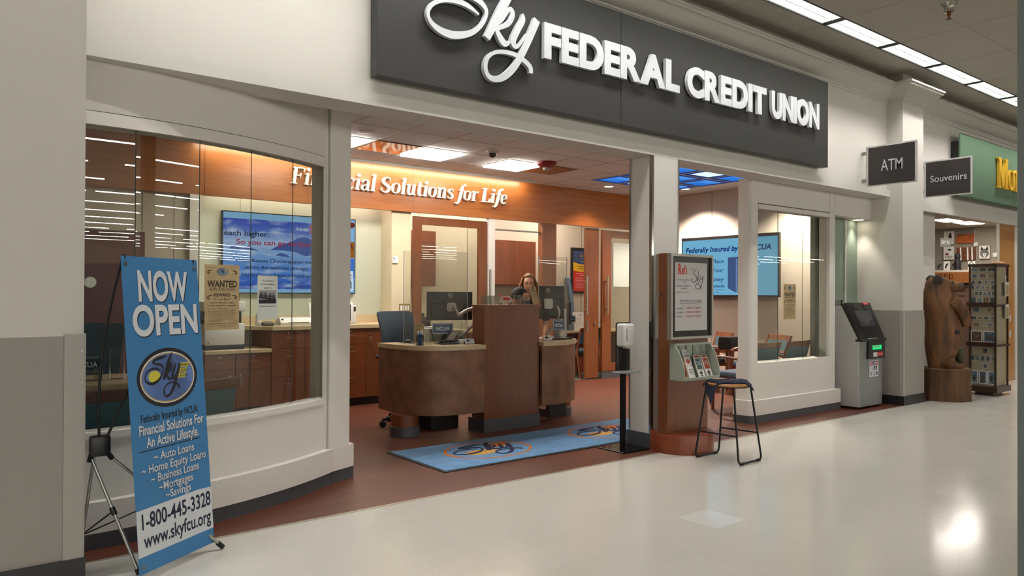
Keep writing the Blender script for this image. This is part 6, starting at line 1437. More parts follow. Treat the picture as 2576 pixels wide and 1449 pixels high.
g.c(3).fbox(TF, RXX, .20*TH_, TW-.004, .47*TH_, .0005, .001); g.c(0).fbox(TF, RXX, .01*TH_, RXX+.2, .19*TH_, .0005, .001); g.c(4).fbox(TF, TW-.20, .03*TH_, TW-.02, .30*TH_, .001, .0014)
g.c(5); g.ribbon([(TW-.14, .92*TH_), (TW-.10, .80*TH_), (TW-.08, .70*TH_), (TW-.03, .60*TH_)], [.02, .05, .04, .02], TF, .0014, .0018); g.ell(TF, TW-.05, .93*TH_, .05, .04, .001, .0011, 20)
for k in range(4): g.c(6).fbox(TF, TW-.13+.024*k, .06*TH_, TW-.115+.024*k, (.09+.02*k)*TH_, .0014, .0018)
for s_, x, y, h, wd in (('Loans', TW-.24, .38, .055, .30), ('Business', TW-.10, .235, .026, .13), ('Accounts', TW-.10, .195, .026, .13), ('Need a', RXX+.05, .86, .045, .13), ('$', TW-.06, .15, .03, .02)): g.text(s_, TF, x, y*TH_, h*TH_, wd, 'c', .008, 0, .002)
g.build('side_tiles', ['scr_lb', 'scr_green', 'scr_ochre', 'scr_blue2', 'scr_white', 'scr_fig', 'scr_dk'], t, world=True)
g = G()
for a in ((-.012, -.012, TW+.012, 0), (-.012, TH_, TW+.012, TH_+.012), (-.012, 0, 0, TH_), (TW, 0, TW+.012, TH_), (LX, 0, LX+.005, TH_)): g.fbox(TF, *a, -.01, .003)
g.build('bezel', 'black', t, world=True)
t = thing('wall_screen', 'wall screen showing a filing cabinet on light blue above the waiting chairs', 'screen', (10.3, 2.9, 1.385))
UF = faceleft(10.20, 3.80, 1.385); UW, UH = 1.84, .985
g = G(); g.fbox(UF, -.0, -.0, UW, UH, -.05, 0); g.fbox(UF, .5, .3, 1.3, .7, -.155, -.05); g.build('case', 'black', t, world=True)
g = G(); g.fbox(UF, .02, .03, UW-.02, UH-.05, 0, .001); g.build('panel', 'scr_bg', t, world=True)
g = G(); g.text('Federally Insured by the NCUA', UF, .90, .735, .085, 1.62, 'c', .026, .2, .0016)
for s_, y, wd in (('A Safe Place', .545, .56), ('for Your', .40, .40), ('Money', .255, .32)): g.text(s_, UF, .85, y, .07, wd, 'r', .004, 0, .0016)
g.text('CREDIT UNION', UF, .86, .15, .042, .46, 'r', .02, .15, .0016); g.text('Laurel | Hardin / Big Timber', UF, .86, .11, .018, .42, 'r', 0, 0, .0016); g.text('skyfcu.org', UF, .76, .07, .018, .2, 'r', 0, 0, .0016)
g.build('lettering', 'scr_navy', t, world=True)
g = G(); g.c(0).prism([(.93, .14), (1.08, .07), (1.08, .60), (.93, .63)], UF, .001, .0016); g.prism([(.93, .63), (1.08, .60), (1.42, .60), (1.36, .65)], UF, .001, .0016); g.c(1).fbox(UF, 1.08, .07, 1.42, .60, .001, .0016)
for k in range(6): g.c(0).fbox(UF, 1.10, .085+.085*k, 1.40, .155+.085*k, .0016, .002); g.c(2).fbox(UF, 1.115, .095+.085*k, 1.385, .145+.085*k, .002, .0024); g.c(3).ell(UF, 1.2, .12+.085*k, .012, .012, .0024, .003, 10)
g.build('picture', ['scr_safe', 'scr_safe2', 'scr_bg', 'scr_navy'], t, world=True)

# ================================================================ OFFICE BEHIND THE GLASS FRONTS
def cupboard(lab, x0, x1, z0, z1, n):
    t = thing('wall_cupboard', lab, 'cupboard', ((x0+x1)/2, 5.85, z0), 0, 'wall cupboards in the office')
    g = G(); g.box(x0, 5.67, z0, x1, 5.995, z1); g.build('carcass', 'cherry_d', t, world=True)
    for k in range(n):
        a = x0+(x1-x0)*k/n; b = x0+(x1-x0)*(k+1)/n; g = G(); g.box(a+.002, 5.65, z0+.002, b-.002, 5.67, z1-.002); g.build('door', 'cupwood', t, world=True)
cupboard('dark wood wall cupboard in the office, seen past the standing person', 7.55, 8.52, 1.575, 2.33, 2)
cupboard('dark wood wall cupboard in the office, seen through the left glass door', 5.62, 6.45, 1.53, 2.40, 2)
t = thing('office_counter', 'dark office counter seen low through the left glass door', 'counter', (6.2, 5.7, 0))
g = G(); g.box(5.4, 5.35, .02, 7.0, 5.98, .80); g.build('base', 'cherry_d', t, world=True); g = G(); g.box(5.38, 5.33, .80, 7.02, 5.99, .84); g.build('worktop', 'stone', t, world=True)
t = thing('desk_phone', 'black office machine on the counter seen through the left glass door', 'phone', (6.0, 5.5, .84))
g = G(); g.rbox(-.2, -.12, 0, .2, .15, .22, .02, 2); g.rbox(-.1, -.1, .22, .1, .1, .28, .02, 2); g.build('body', 'black', t, 40)
t = thing('framed_poster', 'red, yellow and blue framed poster on the office wall by the sliding door', 'poster', (10.05, 5.98, 1.47))
F = front(9.70, 5.975, 1.47); W, H = .64, .79
g = G()
for a in ((-.035, -.035, W+.035, 0), (-.035, H, W+.035, H+.035), (-.035, 0, 0, H), (W, 0, W+.035, H)): g.fbox(F, *a, -.02, .02)
g.build('frame', 'black', t, world=True)
g = G(); g.c(0).fbox(F, 0, 0, W, H, -.01, 0); n = 16
g.c(1).prism([(0, .50*H), (.25*W, .475*H), (.5*W, .467*H), (.75*W, .475*H), (W, .50*H), (W, H), (0, H)], F, 0, .0008)
g.c(2).prism([(0, .71*H), (.25*W, .66*H), (.5*W, .645*H), (.75*W, .66*H), (W, .71*H), (W, H), (0, H)], F, 0, .0016)
g.build('sheet', ['red', 'pyel', 'pblue'], t, world=True)
g = G()
for s_, y, h, wd, m in (("Credit not as good", .585, .035, .62, 1), ('as it once was?', .535, .035, .5, 1), ("Ask for Sky's FREE Credit Score", .415, .022, .72, 0), ('Analysis Program to:', .378, .022, .45, 0)): g.c(m).text(s_, F, W/2, y*H, h*H, wd*W, 'c', .014, 0, .003)
g.c(0)
for k in range(9): g.fbox(F, .12*W, (.33-.034*k)*H, (.85-.07*(k % 3))*W, (.334-.034*k)*H, .0005, .001)
g.text('FEDERAL CREDIT UNION', F, W/2, .715*H, .014*H, .32*W, 'c', .01, 0, .003); g.build('print', ['letter', 'ink'], t, world=True)
g = G(); F3 = Fr(F.p(0, 0, .0018), F.R, F.U); logo_oval(g, F3, .5*W, .845*H, .24*W, .085*H, dict(rim=0, cream=1, field=2, sun=3, flag=3, script=0)); g.build('logo', ['ink', 'steel', 'pblue', 'gold'], t, world=True)
t = thing('office_desk', 'beige-topped office desk below the red poster', 'desk', (9.3, 5.3, 0))
g = G(); g.rbox(8.55, 5.02, .745, 10.3, 5.42, .785, .006, 1); g.build('worktop', 'stone', t, world=True)
g = G(); g.box(8.6, 5.06, .69, 10.25, 5.39, .745); g.box(8.6, 5.35, .02, 10.2, 5.39, .7); g.box(10.1, 5.06, .01, 10.2, 5.35, .7); g.build('base', 'cherry_d', t, world=True)
for x, z, w_, h, lab, m in ((9.12, .79, .24, .31, 'white certificate in a clear frame on the office desk, left of two', 'paper'), (9.42, .79, .24, .29, 'grey certificate in a clear frame on the office desk, right of two', 'offwhite')):
    t = thing('certificate', lab, 'frame', (x, 5.3, z), 0, 'certificates on the office desk'); F = Fr((x, 5.3, z), (1, -.1, 0), Vector((0, .15, 1)).normalized())
    g = G(); g.fbox(F, 0, 0, w_, h, -.003, 0); g.build('sheet', m, t, world=True); g = G(); g.ring(F, w_*.7, h*.83, .03, .022, .008, 0, .001, 20)
    for k in range(6): g.fbox(F, .04, h*.65-.025*k, w_-.05, h*.65-.025*k+.003, 0, .0008)
    g.build('print', 'joint', t, world=True)
t = thing('desk_card', 'small white framed card with a drawing at the edge of the office desk', 'card', (9.35, 5.12, .785))
F = front(9.33, 5.12, .785); g = G(); g.fbox(F, 0, 0, .13, .17, -.004, 0); g.c(1).ring(F, .06, .09, .025, .03, .006, 0, .001, 16); g.build('sheet', ['paper', 'ink'], t, world=True)
t = thing('office_monitor', 'dark monitor edge turned sideways on the office desk', 'monitor', (8.85, 5.22, .785), 1.1)
g = G(); g.rbox(-.25, -.02, .12, .25, .02, .5, .008, 1); g.build('case', 'monblack', t); g = G(); g.box(-.03, -.02, 0, .03, .04, .2); g.rbox(-.12, -.1, 0, .12, .1, .012, .004, 1); g.build('stand', 'black', t)
GC2 = dup(GC, (9.25, 5.36, 0), PI, 'blue guest chair pushed under the office desk below the poster')
GC2.location = (9.0, 5.07, 0)
g = G(); g.fbox(front(9.3, 4.5665, 1.55), .04, 0, .62, .75, -.003, 0); o = g.build('frosted_sign', 'frostpaper', d2); 

# ================================================================ SOUVENIR SHOP
SW = 15.49
def canvas(lab, y0, y1, z0, z1, fn, edge='paper'):
    F = faceleft(SW, y0, z0); W, H = y0-y1, z1-z0; t = thing('wall_picture', lab, 'picture', (SW, (y0+y1)/2, z0), 0, 'pictures on the souvenir shop wall')
    g = G(); g.fbox(F, 0, 0, W, H, 0, .035); g.build('canvas', edge, t, world=True); g = G(); F2 = Fr(F.p(0, 0, .0355), F.R, F.U); fn(g, F2, W, H); g.build('image', ['ink', 'sv_orange', 'sv_brown', 'sv_grey', 'paper', 'sv_pink'], t, world=True)
M['sv_orange'] = mat('landscape_orange', '#a5521c', .6, vary=.3, vscale=9); M['sv_brown'] = mat('birch_brown', '#6a3a20', .6, vary=.3, vscale=9); M['sv_grey'] = mat('wolf_grey', '#6d6a66', .6, vary=.3, vscale=9); M['sv_pink'] = mat('flower_pink', '#8a4a50', .6)
canvas('white picture of a dark bird, upper left on the souvenir shop wall', 1.74, 1.57, 2.40, 2.65, lambda g, F, W, H: (g.prism([(.35*W, .35*H), (.6*W, .85*H), (.75*W, .9*H), (.85*W, .4*H), (.7*W, .5*H)], F, 0, .001), g.ribbon([(.2*W, .35*H), (.5*W, .4*H), (.45*W, .15*H)], [.008, .012, .006], F, 0, .001)))
canvas('orange landscape picture, top centre of the souvenir shop wall', 1.515, 1.207, 2.41, 2.66, lambda g, F, W, H: (g.c(1).fbox(F, .0, 0, W, .70*H, 0, .001), g.c(3).fbox(F, 0, .70*H, W, H, 0, .001), g.c(2).prism([(0, .62*H), (.3*W, .7*H), (.6*W, .64*H), (W, .72*H), (W, .66*H), (0, .56*H)], F, 0, .0015)))
canvas('white picture of a red flower and beetle on the souvenir shop wall', 1.747, 1.57, 2.11, 2.36, lambda g, F, W, H: (g.c(0).ell(F, .6*W, .75*H, .2*W, .07*H, 0, .001, 14), g.c(5).ell(F, .35*W, .42*H, .2*W, .1*H, 0, .001, 14), g.c(2).ring(F, .35*W, .2*H, .2*W, .1*H, .008, 0, .001, 16), g.ring(F, .7*W, .2*H, .2*W, .09*H, .008, 0, .001, 16)))
canvas('brown picture of white birch trunks on the souvenir shop wall', 1.515, 1.2, 2.09, 2.33, lambda g, F, W, H: (g.c(2).fbox(F, 0, 0, W, H, 0, .001), [g.c(4).prism([(a*W, 0), ((a+.08)*W, 0), ((a+.06)*W, H), ((a-.02)*W, H)], F, 0, .0015) for a in (.2, .58, .82)]), 'sv_brown')
canvas('wolf portrait picture on the souvenir shop wall', 1.127, .955, 2.11, 2.346, lambda g, F, W, H: (g.c(3).ell(F, .5*W, .42*H, .42*W, .36*H, 0, .001, 20), g.c(0).prism([(.12*W, .65*H), (.2*W, .98*H), (.42*W, .72*H)], F, 0, .0014), g.prism([(.58*W, .72*H), (.82*W, .98*H), (.9*W, .65*H)], F, 0, .0014), g.c(4).prism([(.3*W, .4*H), (.7*W, .4*H), (.6*W, .15*H), (.5*W, .08*H), (.4*W, .15*H)], F, 0, .0016), g.c(0).ell(F, .5*W, .3*H, .06*W, .035*H, 0, .002, 10), g.ell(F, .33*W, .5*H, .06*W, .025*H, 0, .002, 10), g.ell(F, .67*W, .5*H, .06*W, .025*H, 0, .002, 10)))
for (y, z, lab) in ((1.22, 2.34, 'small white tilted square plaque beside the birch picture'), (.90, 2.13, 'small white tilted square plaque beside the wolf picture')):
    g = G(); g.fbox(Fr((SW, y, z), (0, -1, .25), (0, .25, 1)), 0, 0, .07, .075, 0, .015); o = g.build('plaque', ['paper']); tag(o, lab, 'plaque')
t = thing('hanging_sign', 'small white wooden shop sign hanging on a string in the souvenir shop doorway', 'sign', (12.2, .6, 2.2))
F = Fr((12.32, .55, 2.17), (.8, -.55, 0), (0, 0, 1)); g = G(); g.fbox(F, 0, 0, .17, .14, 0, .02); g.build('board', 'paper', t, world=True); g = G(); g.text('PRYM', F, .085, .04, .06, .13, 'c', .01, 0, .021); g.build('lettering', 'steel', t, world=True)
g = G(); g.tube([F.p(.03, .14, .01), F.p(.08, .33, .01), F.p(.07, .53, .01)], .003, 5); g.tube([F.p(.14, .14, .01), F.p(.08, .33, .01)], .003, 5); g.build('string', 'oak', t, world=True)
t = thing('display_shelf', 'oak-fronted display shelf along the souvenir shop wall under the pictures', 'shelf', (15.3, 1.3, 1.9))
g = G(); g.box(15.15, .5, 1.86, 15.49, 2.6, 1.90); g.build('board', 'offwhite', t, world=True); g = G(); g.box(15.12, .5, 1.66, 15.15, 2.6, 1.86); g.build('front', wood('shelf_oak', '#8a5630', '#9c663a', (2, 14, 14)), t, world=True)
g = G(); F = faceleft(15.118, 1.72, 1.74)
for k in range(3): g.ring(F, .06+.09*k, .04, .035, .05, .012, 0, .003, 14); g.fbox(F, .03+.09*k, -.02, .045+.09*k, .08, 0, .003)
g.build('carved_letters', 'cherry_d', t, world=True)
t = thing('figurine', 'small black standing figurine on the souvenir shop shelf', 'figurine', (15.25, 1.42, 1.90))
g = G(); g.lathe([(.075, 0), (.07, .02), (.05, .03), (.055, .10), (.05, .17), (.035, .20), (.05, .24), (.045, .29), (.02, .31), (0, .315)], 0, 0, 20); g.tube([(0, .04, .13), (-.05, .06, .09)], .02, 8); g.build('body', 'ink', t, 50)
for (y, z0, w_, h, lab, m) in ((1.80, 1.90, .13, .15, 'grey picture card on the souvenir shop shelf at its left end', 'sv_grey'), (1.66, 1.90, .11, .17, 'white bird card on the souvenir shop shelf left of the figurine', 'paper'), (1.24, 1.90, .12, .16, 'black-framed card on the souvenir shop shelf right of the figurine', 'paper')):
    g = G(); F = faceleft(15.25, y, z0); g.fbox(F, 0, 0, w_, h, 0, .008); g.c(1)
    g.ring(F, w_/2, h/2, w_/2, h/2, .014, .008, .012, 4) if 'framed' in lab else g.ribbon([(w_*.3, h*.2), (w_*.5, h*.6), (w_*.8, h*.75)], [.02, .03, .01], F, .008, .010)
    o = g.build('shelf_card', [m, 'ink']); tag(o, lab, 'card', 'cards on the souvenir shop shelf')
t = thing('shop_counter', 'plum-panelled counter wall below the souvenir shop shelf', 'counter', (15.3, 1.2, 0)); g = G(); g.box(15.2, .6, 0, 15.48, 2.6, 1.64); g.c(1)
for z in (1.4, 1.5, 1.57): g.box(15.196, .6, z, 15.2, 2.6, z+.006)
g.build('panel', [mat('plum_panel', '#6e544a', .6), 'cherry_d'], t, world=True)
for (y, z, w_, h, lab) in ((1.62, 1.58, .12, .12, 'small bright bluish screen behind the bear statue head'), (1.42, 1.53, .14, .2, 'bright picture screen between the bear and the postcard tower'), (1.50, 1.16, .14, .16, 'white lit card behind the bear muzzle')):
    t = thing('display_screen', lab, 'screen', (15.18, y, z)); F = faceleft(15.178, y, z); g = G(); g.fbox(F, 0, 0, w_, h, -.02, 0); g.build('case', 'black', t, world=True); g = G(); g.fbox(F, .006, .006, w_-.006, h-.006, 0, .001); g.c(1).ell(F, w_*.4, h*.6, .03, .035, .001, .002, 12); g.build('panel', ['scr_pale', 'scr_green'], t, world=True)
t = thing('hanging_bag', 'clear plastic bag with tan contents hanging from a rail by the oak post', 'bag', (13.75, .25, 1.7))
F = Fr((13.70, .30, 1.70), (.72, -.69, 0), (0, 0, 1)); g = G(); g.rbox(0, 0, -.02, .17, .24, .02, .012, 2, F); g.build('bag', mat('hazy_plastic', '#a59d7c', .3, vary=.25, vscale=25), t, 40, world=True); g = G(); g.rbox(-.01, .24, -.025, .18, .275, .03, .01, 1, F); g.build('clip', 'oak', t, world=True); g = G(); g.fbox(F, .065, .275, .105, .905, -.005, .005); g.build('rail', 'offwhite', t, world=True)
t = thing('wall_notice', 'white notice with a red header on the far right wall', 'notice', (14.2, .2, 1.5)); g = G(); F = front(14.06, .26, 1.4); g.fbox(F, 0, 0, .2, .5, 0, .006); g.c(1).fbox(F, .02, .36, .2, .5, .006, .008); g.c(2)
for k in range(9): g.fbox(F, .03, .30-.03*k, .17, .306-.03*k, .006, .007)
g.build('sheet', ['paper', 'sv_pink', 'joint'], t, world=True)

# ================================================================ FOREGROUND POST AT THE RIGHT EDGE
g = G(); px_, py_ = 3.265, -3.45
g.rbox(-.0, -.06, 0, .12, .06, 4.29, .012, 2); o = g.build('post', mat('blue_grey_post', '#98a2a6', .45), None, 40); o.location = (px_+.015, py_-.0, 0); o.rotation_euler = (0, 0, .05); tag(o, 'blue-grey upright post cut off by the right edge of the photo', 'post')

# ================================================================ PEOPLE
def skin_mesh(chains, sub=2):
    bm = bmesh.new(); me = bpy.data.meshes.new('sk'); vs = []; es = []; rs = []; idx = {}
    def vid(p, r):
        k = tuple(round(c_, 4) for c_ in p)
        if k not in idx: idx[k] = len(vs); vs.append(p); rs.append(r)
        return idx[k]
    for ch in chains:
        ids = [vid(p, r) for p, r in ch]
        for a, b in zip(ids, ids[1:]): es.append((a, b))
    me.from_pydata(vs, es, []); o = bpy.data.objects.new('sk', me); C.objects.link(o)
    md = o.modifiers.new('s', 'SKIN'); md.use_smooth_shade = True; md.branch_smoothing = .6
    for i, r in enumerate(rs):
        rr_ = r if isinstance(r, tuple) else (r, r); me.skin_vertices[0].data[i].radius = rr_
    me.skin_vertices[0].data[0].use_root = True
    sd = o.modifiers.new('d', 'SUBSURF'); sd.levels = sub; sd.render_levels = sub
    m2 = bpy.data.meshes.new_from_object(o.evaluated_get(bpy.context.evaluated_depsgraph_get()))
    V = [v.co.copy() for v in m2.vertices]; F = [list(p.vertices) for p in m2.polygons]
    bpy.data.objects.remove(o); bpy.data.meshes.remove(me); bpy.data.meshes.remove(m2); bm.free(); return V, F
def head_geo(g, c_, s=1.0, m_lip=1, m_eye=2, mask=False, fn=lambda v: v):
    # face looks along -Y in local space, then fn maps to the body frame
    n, k_ = 28, 22; vs = []; fs = []
    for j in range(k_+1):
        ph = PI*j/k_; z = -math.cos(ph)
        for i in range(n):
            a = 2*PI*i/n; x = math.sin(ph)*math.cos(a); y = math.sin(ph)*math.sin(a)
            X_, Y_, Z_ = x*.072, y*.092, z*.112
            if z < 0: X_ *= 1-.28*z*z; 
            if y < 0:
                f_ = -y; cz = Z_
                Y_ -= .006*f_ if cz < -.02 else 0
                if abs(X_) < .02 and -.045 < cz < .012: Y_ -= .020*(1-abs(X_)/.02)*max(0, 1-abs(cz+.022)/.03)*f_
                if abs(abs(X_)-.03) < .014 and abs(cz-.008) < .014: Y_ += .008*(1-abs(abs(X_)-.03)/.014)
                if abs(X_) < .025 and cz < -.085: Y_ -= .008
            vs.append(fn(Vector((X_*s, Y_*s, Z_*s))+c_))
    for j in range(k_):
        for i in range(n): fs.append((j*n+i, j*n+(i+1) % n, (j+1)*n+(i+1) % n, (j+1)*n+i))
    g.add(vs, fs)
    def blob(p, rx, ry, rz, m):
        g.c(m); vv = []; ff = []; a_, b_ = 10, 6
        for j in range(b_+1):
            for i in range(a_): ph = PI*j/b_; a = 2*PI*i/a_; vv.append(fn(c_+(Vector(p)+Vector((rx*math.sin(ph)*math.cos(a), ry*math.sin(ph)*math.sin(a), -rz*math.cos(ph))))*s))
        for j in range(b_):
            for i in range(a_): ff.append((j*a_+i, j*a_+(i+1) % a_, (j+1)*a_+(i+1) % a_, (j+1)*a_+i))
        g.add(vv, ff); g.c(0)
    for sx in (-1, 1):
        blob((sx*.03, -.077, .008), .012, .008, .0055, 3); blob((sx*.03, -.0835, .008), .0062, .003, .0052, 2); blob((sx*.03, -.080, .0135), .0145, .007, .004, 0); blob((sx*.031, -.083, .027), .017, .004, .003, 4)
        blob((sx*.072, .01, -.005), .008, .018, .028, 0)
    if not mask:
        blob((0, -.088, -.058), .026, .006, .008, 1); blob((0, -.092, -.057), .020, .005, .0035, 3)
    blob((0, -.103, -.03), .011, .012, .012, 0)
def hand(W_, d, side_, s=1.0):
    # palm and five separate bent fingers running from the wrist along d
    d = Vector(d).normalized(); u_ = Vector((0, 0, 1)); a = d.cross(u_).normalized()*side_; n_ = d.cross(a).normalized()
    if n_.z > 0: n_ = -n_
    W_ = Vector(W_); out = []
    P = W_+d*.05*s; out.append([(tuple(W_), (.022*s, .016*s)), (tuple(P), (.034*s, .013*s)), (tuple(W_+d*.085*s), (.036*s, .011*s))])
    fing = []
    for k, (off, L) in enumerate(((-.028, .066), (-.0095, .076), (.0095, .072), (.027, .056))):
        b0 = W_+d*.078*s+a*off*s; fing.append([(b0, .0088*s), (b0+d*L*.45*s+n_*.006*s, .0083*s), (b0+d*L*.78*s+n_*.022*s, .0076*s), (b0+d*L*.95*s+n_*.036*s, .006*s)])
    tb = W_+d*.025*s-a*.024*s; fing.append([(tb, .0105*s), (tb+(d*.6-a*.8)*.028*s, .0098*s), (tb+(d*.9-a*.55)*.052*s+n_*.004*s, .0082*s)])
    return out, fing
def person_standing(lab, loc, face_dir):
    # local frame: faces -Y, then rotated
    rz = math.atan2(face_dir[0], -face_dir[1]); t = thing('person', lab, 'person', loc, rz)
    H = .94
    J = lambda x, y, z: (x*H, y*H, z*H)
    pel, ch, nk = J(0, 0, .98), J(0, 0, 1.30), J(0, .005, 1.50)
    chains = [[(pel, (.13, .10)), (J(0, -.005, 1.12), (.115, .085)), (ch, (.135, .095)), (J(0, 0, 1.42), (.09, .07)), (nk, (.05, .05)), (J(0, -.01, 1.57), (.048, .05))]]
    sh = {}
    for s in (-1, 1):
        hip, kn, an, toe = J(s*.09, 0, .90), J(s*.10, -.01, .50), J(s*.10, .02, .09), J(s*.11, -.14, .035)
        chains.append([(pel, (.13, .10)), (hip, .085), (kn, .056), (an, .036), (toe, (.042, .026))])
        S_, E_, W_ = J(s*.185, .0, 1.405), J(s*.235, -.0, 1.12), J(s*.20, -.22, 1.02)
        chains.append([(J(0, 0, 1.42), (.09, .07)), (S_, .052), (E_, .038), (W_, .025)]); sh[s] = (S_, E_, W_)
        for hc in hand(W_, Vector(W_)-Vector(E_)+Vector((0, -.05, 0)), s)[0]: chains.append(hc)
    V, F_ = skin_mesh(chains); g = G(); g.add(V, F_)
    for s in (-1, 1):
        for fc in hand(sh[s][2], Vector(sh[s][2])-Vector(sh[s][1])+Vector((0, -.05, 0)), s)[1]: fv, ff = skin_mesh([[(tuple(p), r) for p, r in fc]], 1); g.add(fv, ff)
    head_geo(g, Vector((0, -.015, 1.535)), .98)
    g.build('body', ['skin', 'lips', 'ink', 'letter', 'hair'], t, 180)
    # clothes
    cl = [[(pel, (.142, .112)), (J(0, -.005, 1.12), (.13, .10)), (ch, (.15, .11)), (J(0, .005, 1.40), (.10, .078))]]
    for s in (-1, 1): cl.append([(J(0, .005, 1.40), (.10, .078)), (sh[s][0], .066), (tuple(Vector(sh[s][0]).lerp(Vector(sh[s][1]), .9)), .052)])
    V, F_ = skin_mesh(cl); g = G(); g.add(V, F_); g.build('dark_top', 'cloth_dk', t, 180)
    cl = [[(J(0, 0, 1.0), (.145, .115)), (J(0, 0, .92), (.13, .105))]]
    for s in (-1, 1): cl.append([(J(0, 0, .92), (.13, .105)), (J(s*.092, 0, .86), .095), (J(s*.10, -.01, .5), .068), (J(s*.10, .02, .10), .055)])
    V, F_ = skin_mesh(cl); g = G(); g.add(V, F_); g.build('trousers', 'cloth_dk', t, 180)
    for s in (-1, 1): g = G(); p = J(s*.108, -.05, .04); g.rbox(p[0]-.045, p[1]-.12, 0, p[0]+.045, p[1]+.13, .085, .03, 3); g.build('shoe', 'black', t, 60)
    # hair : cap plus long locks
    g = G(); n, k_ = 26, 14; vs = []; fs = []; c0 = Vector((0, -.005, 1.555))
    for j in range(k_+1):
        ph = PI*.62*j/k_
        for i in range(n):
            a = 2*PI*i/n; x, y, z = math.sin(ph)*math.cos(a), math.sin(ph)*math.sin(a), math.cos(ph)
            f_ = 1.0
            q = Vector((x*.085, y*.102+.008, z*.118))
            if y < -.25 and z < .55: q = Vector((x*.078, max(y, -.5)*.08+.03, max(z, .35)*.118))
            vs.append(c0+q)
    for j in range(k_):
        for i in range(n): fs.append((j*n+i, j*n+(i+1) % n, (j+1)*n+(i+1) % n, (j+1)*n+i))
    fs.append(list(range(k_*n, k_*n+n))); g.add(vs, fs)
    rn = random.Random(2)
    for s in (-1, 1):
        for k in range(9):
            f_ = k/8; x = s*(.074+.012*f_); y = -.045+.12*f_; a_ = rn.random()*.02
            ww = .5+rn.random(); g.tube(catmull([(x*.9, y*.8, 1.61), (s*(.086+a_*.4), y, 1.54), (s*(.098+a_), y-.008*ww, 1.46), (s*(.090+a_), y-.015, 1.39), (s*(.112+a_*1.5), y-.02*ww, 1.32), (s*(.10+a_*2), y-.035, 1.25-.04*rn.random())], 4), [.012]*4+[.02]*4+[.024]*4+[.024]*4+[.02]*4+[.006], 8)
    for k in range(7): x = -.07+.14*k/6; g.tube(catmull([(x*.8, .07, 1.60), (x, .10, 1.50), (x*1.15, .11, 1.38), (x*1.2, .11, 1.28)], 4), [.02]*4+[.028]*5+[.024]*4, 8)
    g.build('hair', 'hair', t, 180)
    g = G()
    for s in (-1, 1): g.ring(Fr((s*.031, -.104, 1.542), (1, 0, 0), (0, 0, 1)), 0, 0, .024, .017, .003, -.002, .002, 20); g.tube([(s*.055, -.102, 1.546), (s*.074, -.0, 1.548)], .0022, 5)
    g.tube([(-.008, -.106, 1.544), (.008, -.106, 1.544)], .002, 5); g.build('glasses', 'ink', t, 60)
    return t
person_standing('person with long light brown hair and glasses, smiling, standing in dark clothes behind the tower', (5.80, 2.56, 0), (-.60, -.80))
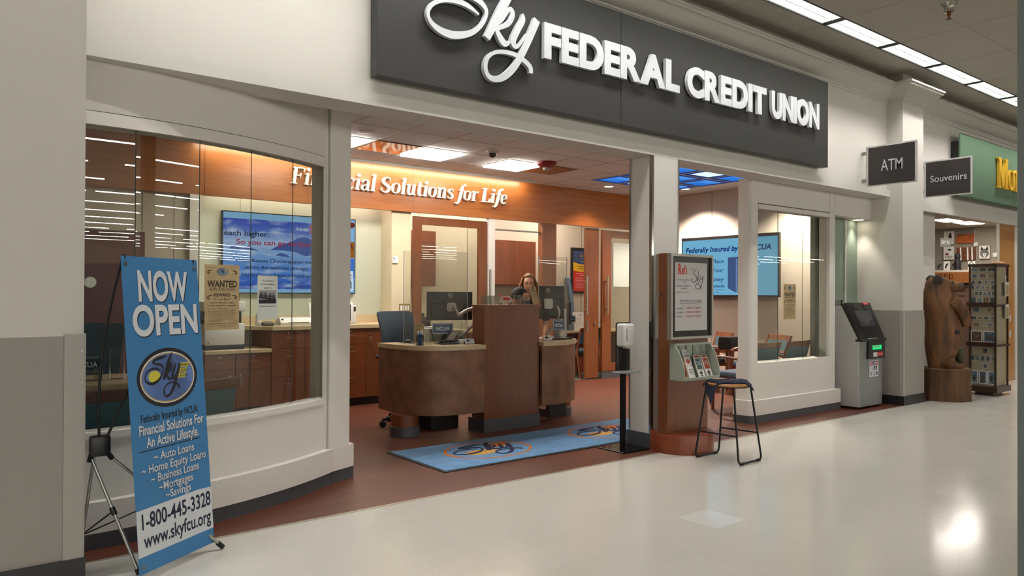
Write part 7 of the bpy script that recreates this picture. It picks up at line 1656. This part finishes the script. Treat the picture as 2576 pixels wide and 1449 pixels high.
def person_seated(lab, loc, face_dir, zseat):
    rz = math.atan2(face_dir[0], -face_dir[1]); t = thing('person', lab, 'person', loc, rz)
    J = lambda x, y, z: (x, y, z+zseat-.48)
    pel = J(0, .05, .56); up_ = J(0, -.10, 1.0)
    chains = [[(pel, (.13, .11)), (J(0, .01, .76), (.12, .095)), (up_, (.135, .095)), (J(0, -.15, 1.10), (.085, .07)), (J(0, -.18, 1.17), (.05, .05)), (J(0, -.20, 1.22), (.048, .05))]]
    arms = {}
    for s in (-1, 1):
        chains.append([(pel, (.13, .11)), (J(s*.10, -.02, .55), .085), (J(s*.13, -.42, .55), .06), (J(s*.12, -.40, .12), .04), (J(s*.12, -.54, .07), (.042, .028))])
        S_, E_, W_ = J(s*.19, -.13, 1.06), J(s*.23, -.22, .80), J(s*.14, -.44, .80); arms[s] = (S_, E_, W_)
        chains.append([(J(0, -.15, 1.10), (.085, .07)), (S_, .055), (E_, .04), (W_, .027)])
        for hc in hand(W_, Vector(W_)-Vector(E_), s)[0]: chains.append(hc)
    V, F_ = skin_mesh(chains); g = G(); g.add(V, F_)
    for s in (-1, 1):
        for fc in hand(arms[s][2], Vector(arms[s][2])-Vector(arms[s][1]), s)[1]: fv, ff = skin_mesh([[(tuple(p), r) for p, r in fc]], 1); g.add(fv, ff)
    hc_ = Vector(J(0, -.235, 1.285)); rot = Matrix.Rotation(math.radians(12), 4, 'X')
    fn = lambda v: hc_ + rot @ (v-hc_)
    head_geo(g, hc_, .98, mask=True, fn=fn); g.build('body', ['skin', 'lips', 'ink', 'letter', 'hairdk'], t, 180)
    cl = [[(pel, (.145, .125)), (J(0, .01, .76), (.135, .11)), (up_, (.15, .11)), (J(0, -.15, 1.09), (.098, .08))]]
    for s in (-1, 1): cl.append([(J(0, -.15, 1.09), (.098, .08)), (arms[s][0], .07), (arms[s][1], .055), (tuple(Vector(arms[s][1]).lerp(Vector(arms[s][2]), .8)), .04)]); cl.append([(pel, (.145, .125)), (J(s*.10, -.02, .55), .10), (J(s*.13, -.42, .55), .075), (J(s*.12, -.40, .14), .058)])
    V, F_ = skin_mesh(cl); g = G(); g.add(V, F_); g.build('dark_clothes', 'cloth_dk', t, 180)
    g = G(); n, k_ = 24, 12; vs = []; fs = []
    for j in range(k_+1):
        ph = PI*.58*j/k_
        for i in range(n):
            a = 2*PI*i/n; x, y, z = math.sin(ph)*math.cos(a), math.sin(ph)*math.sin(a), math.cos(ph); q = Vector((x*.082, y*.1+.01, z*.116+.012))
            if y < -.3 and z < .5: q = Vector((x*.075, -.03, max(z, .5)*.116))
            vs.append(fn(hc_+q))
    for j in range(k_):
        for i in range(n): fs.append((j*n+i, j*n+(i+1) % n, (j+1)*n+(i+1) % n, (j+1)*n+i))
    fs.append(list(range(k_*n, k_*n+n))); g.add(vs, fs); g.build('hair', 'hairdk', t, 180)
    g = G(); vs = []; fs = []; n, m_ = 10, 6
    for j in range(m_+1):
        for i in range(n+1):
            u, v = i/n*2-1, j/m_*2-1; a = u*1.25
            vs.append(fn(hc_+Vector((math.sin(a)*.074*(1-.12*(v < 0)*v*v), -math.cos(a)*.112*(1 if abs(u) < 1 else 1)-.002, -.055+v*.042))))
    for j in range(m_):
        for i in range(n): q = j*(n+1)+i; fs.append((q, q+1, q+n+2, q+n+1))
    g.add(vs, fs); g.build('face_mask', 'black', t, 180)
    return t
person_seated('person with black hair and black face mask, seated low behind the tower with head bowed', (5.15, 2.30, 0), (.75, -.66), .565)
t = thing('stool', 'low dark stool under the seated person behind the tower', 'stool', (5.15, 2.32, 0)); g = G(); g.lathe([(.0, .47), (.18, .47), (.19, .50), (.17, .53), (0, .53)], 0, 0, 28); g.build('seat', 'fabric', t, 50); g = G(); g.tube([(0, 0, .44), (0, 0, .05)], .03, 10); g.lathe([(.22, 0), (.22, .02), (.04, .05)], 0, 0, 28); g.build('base', 'black', t, 50)
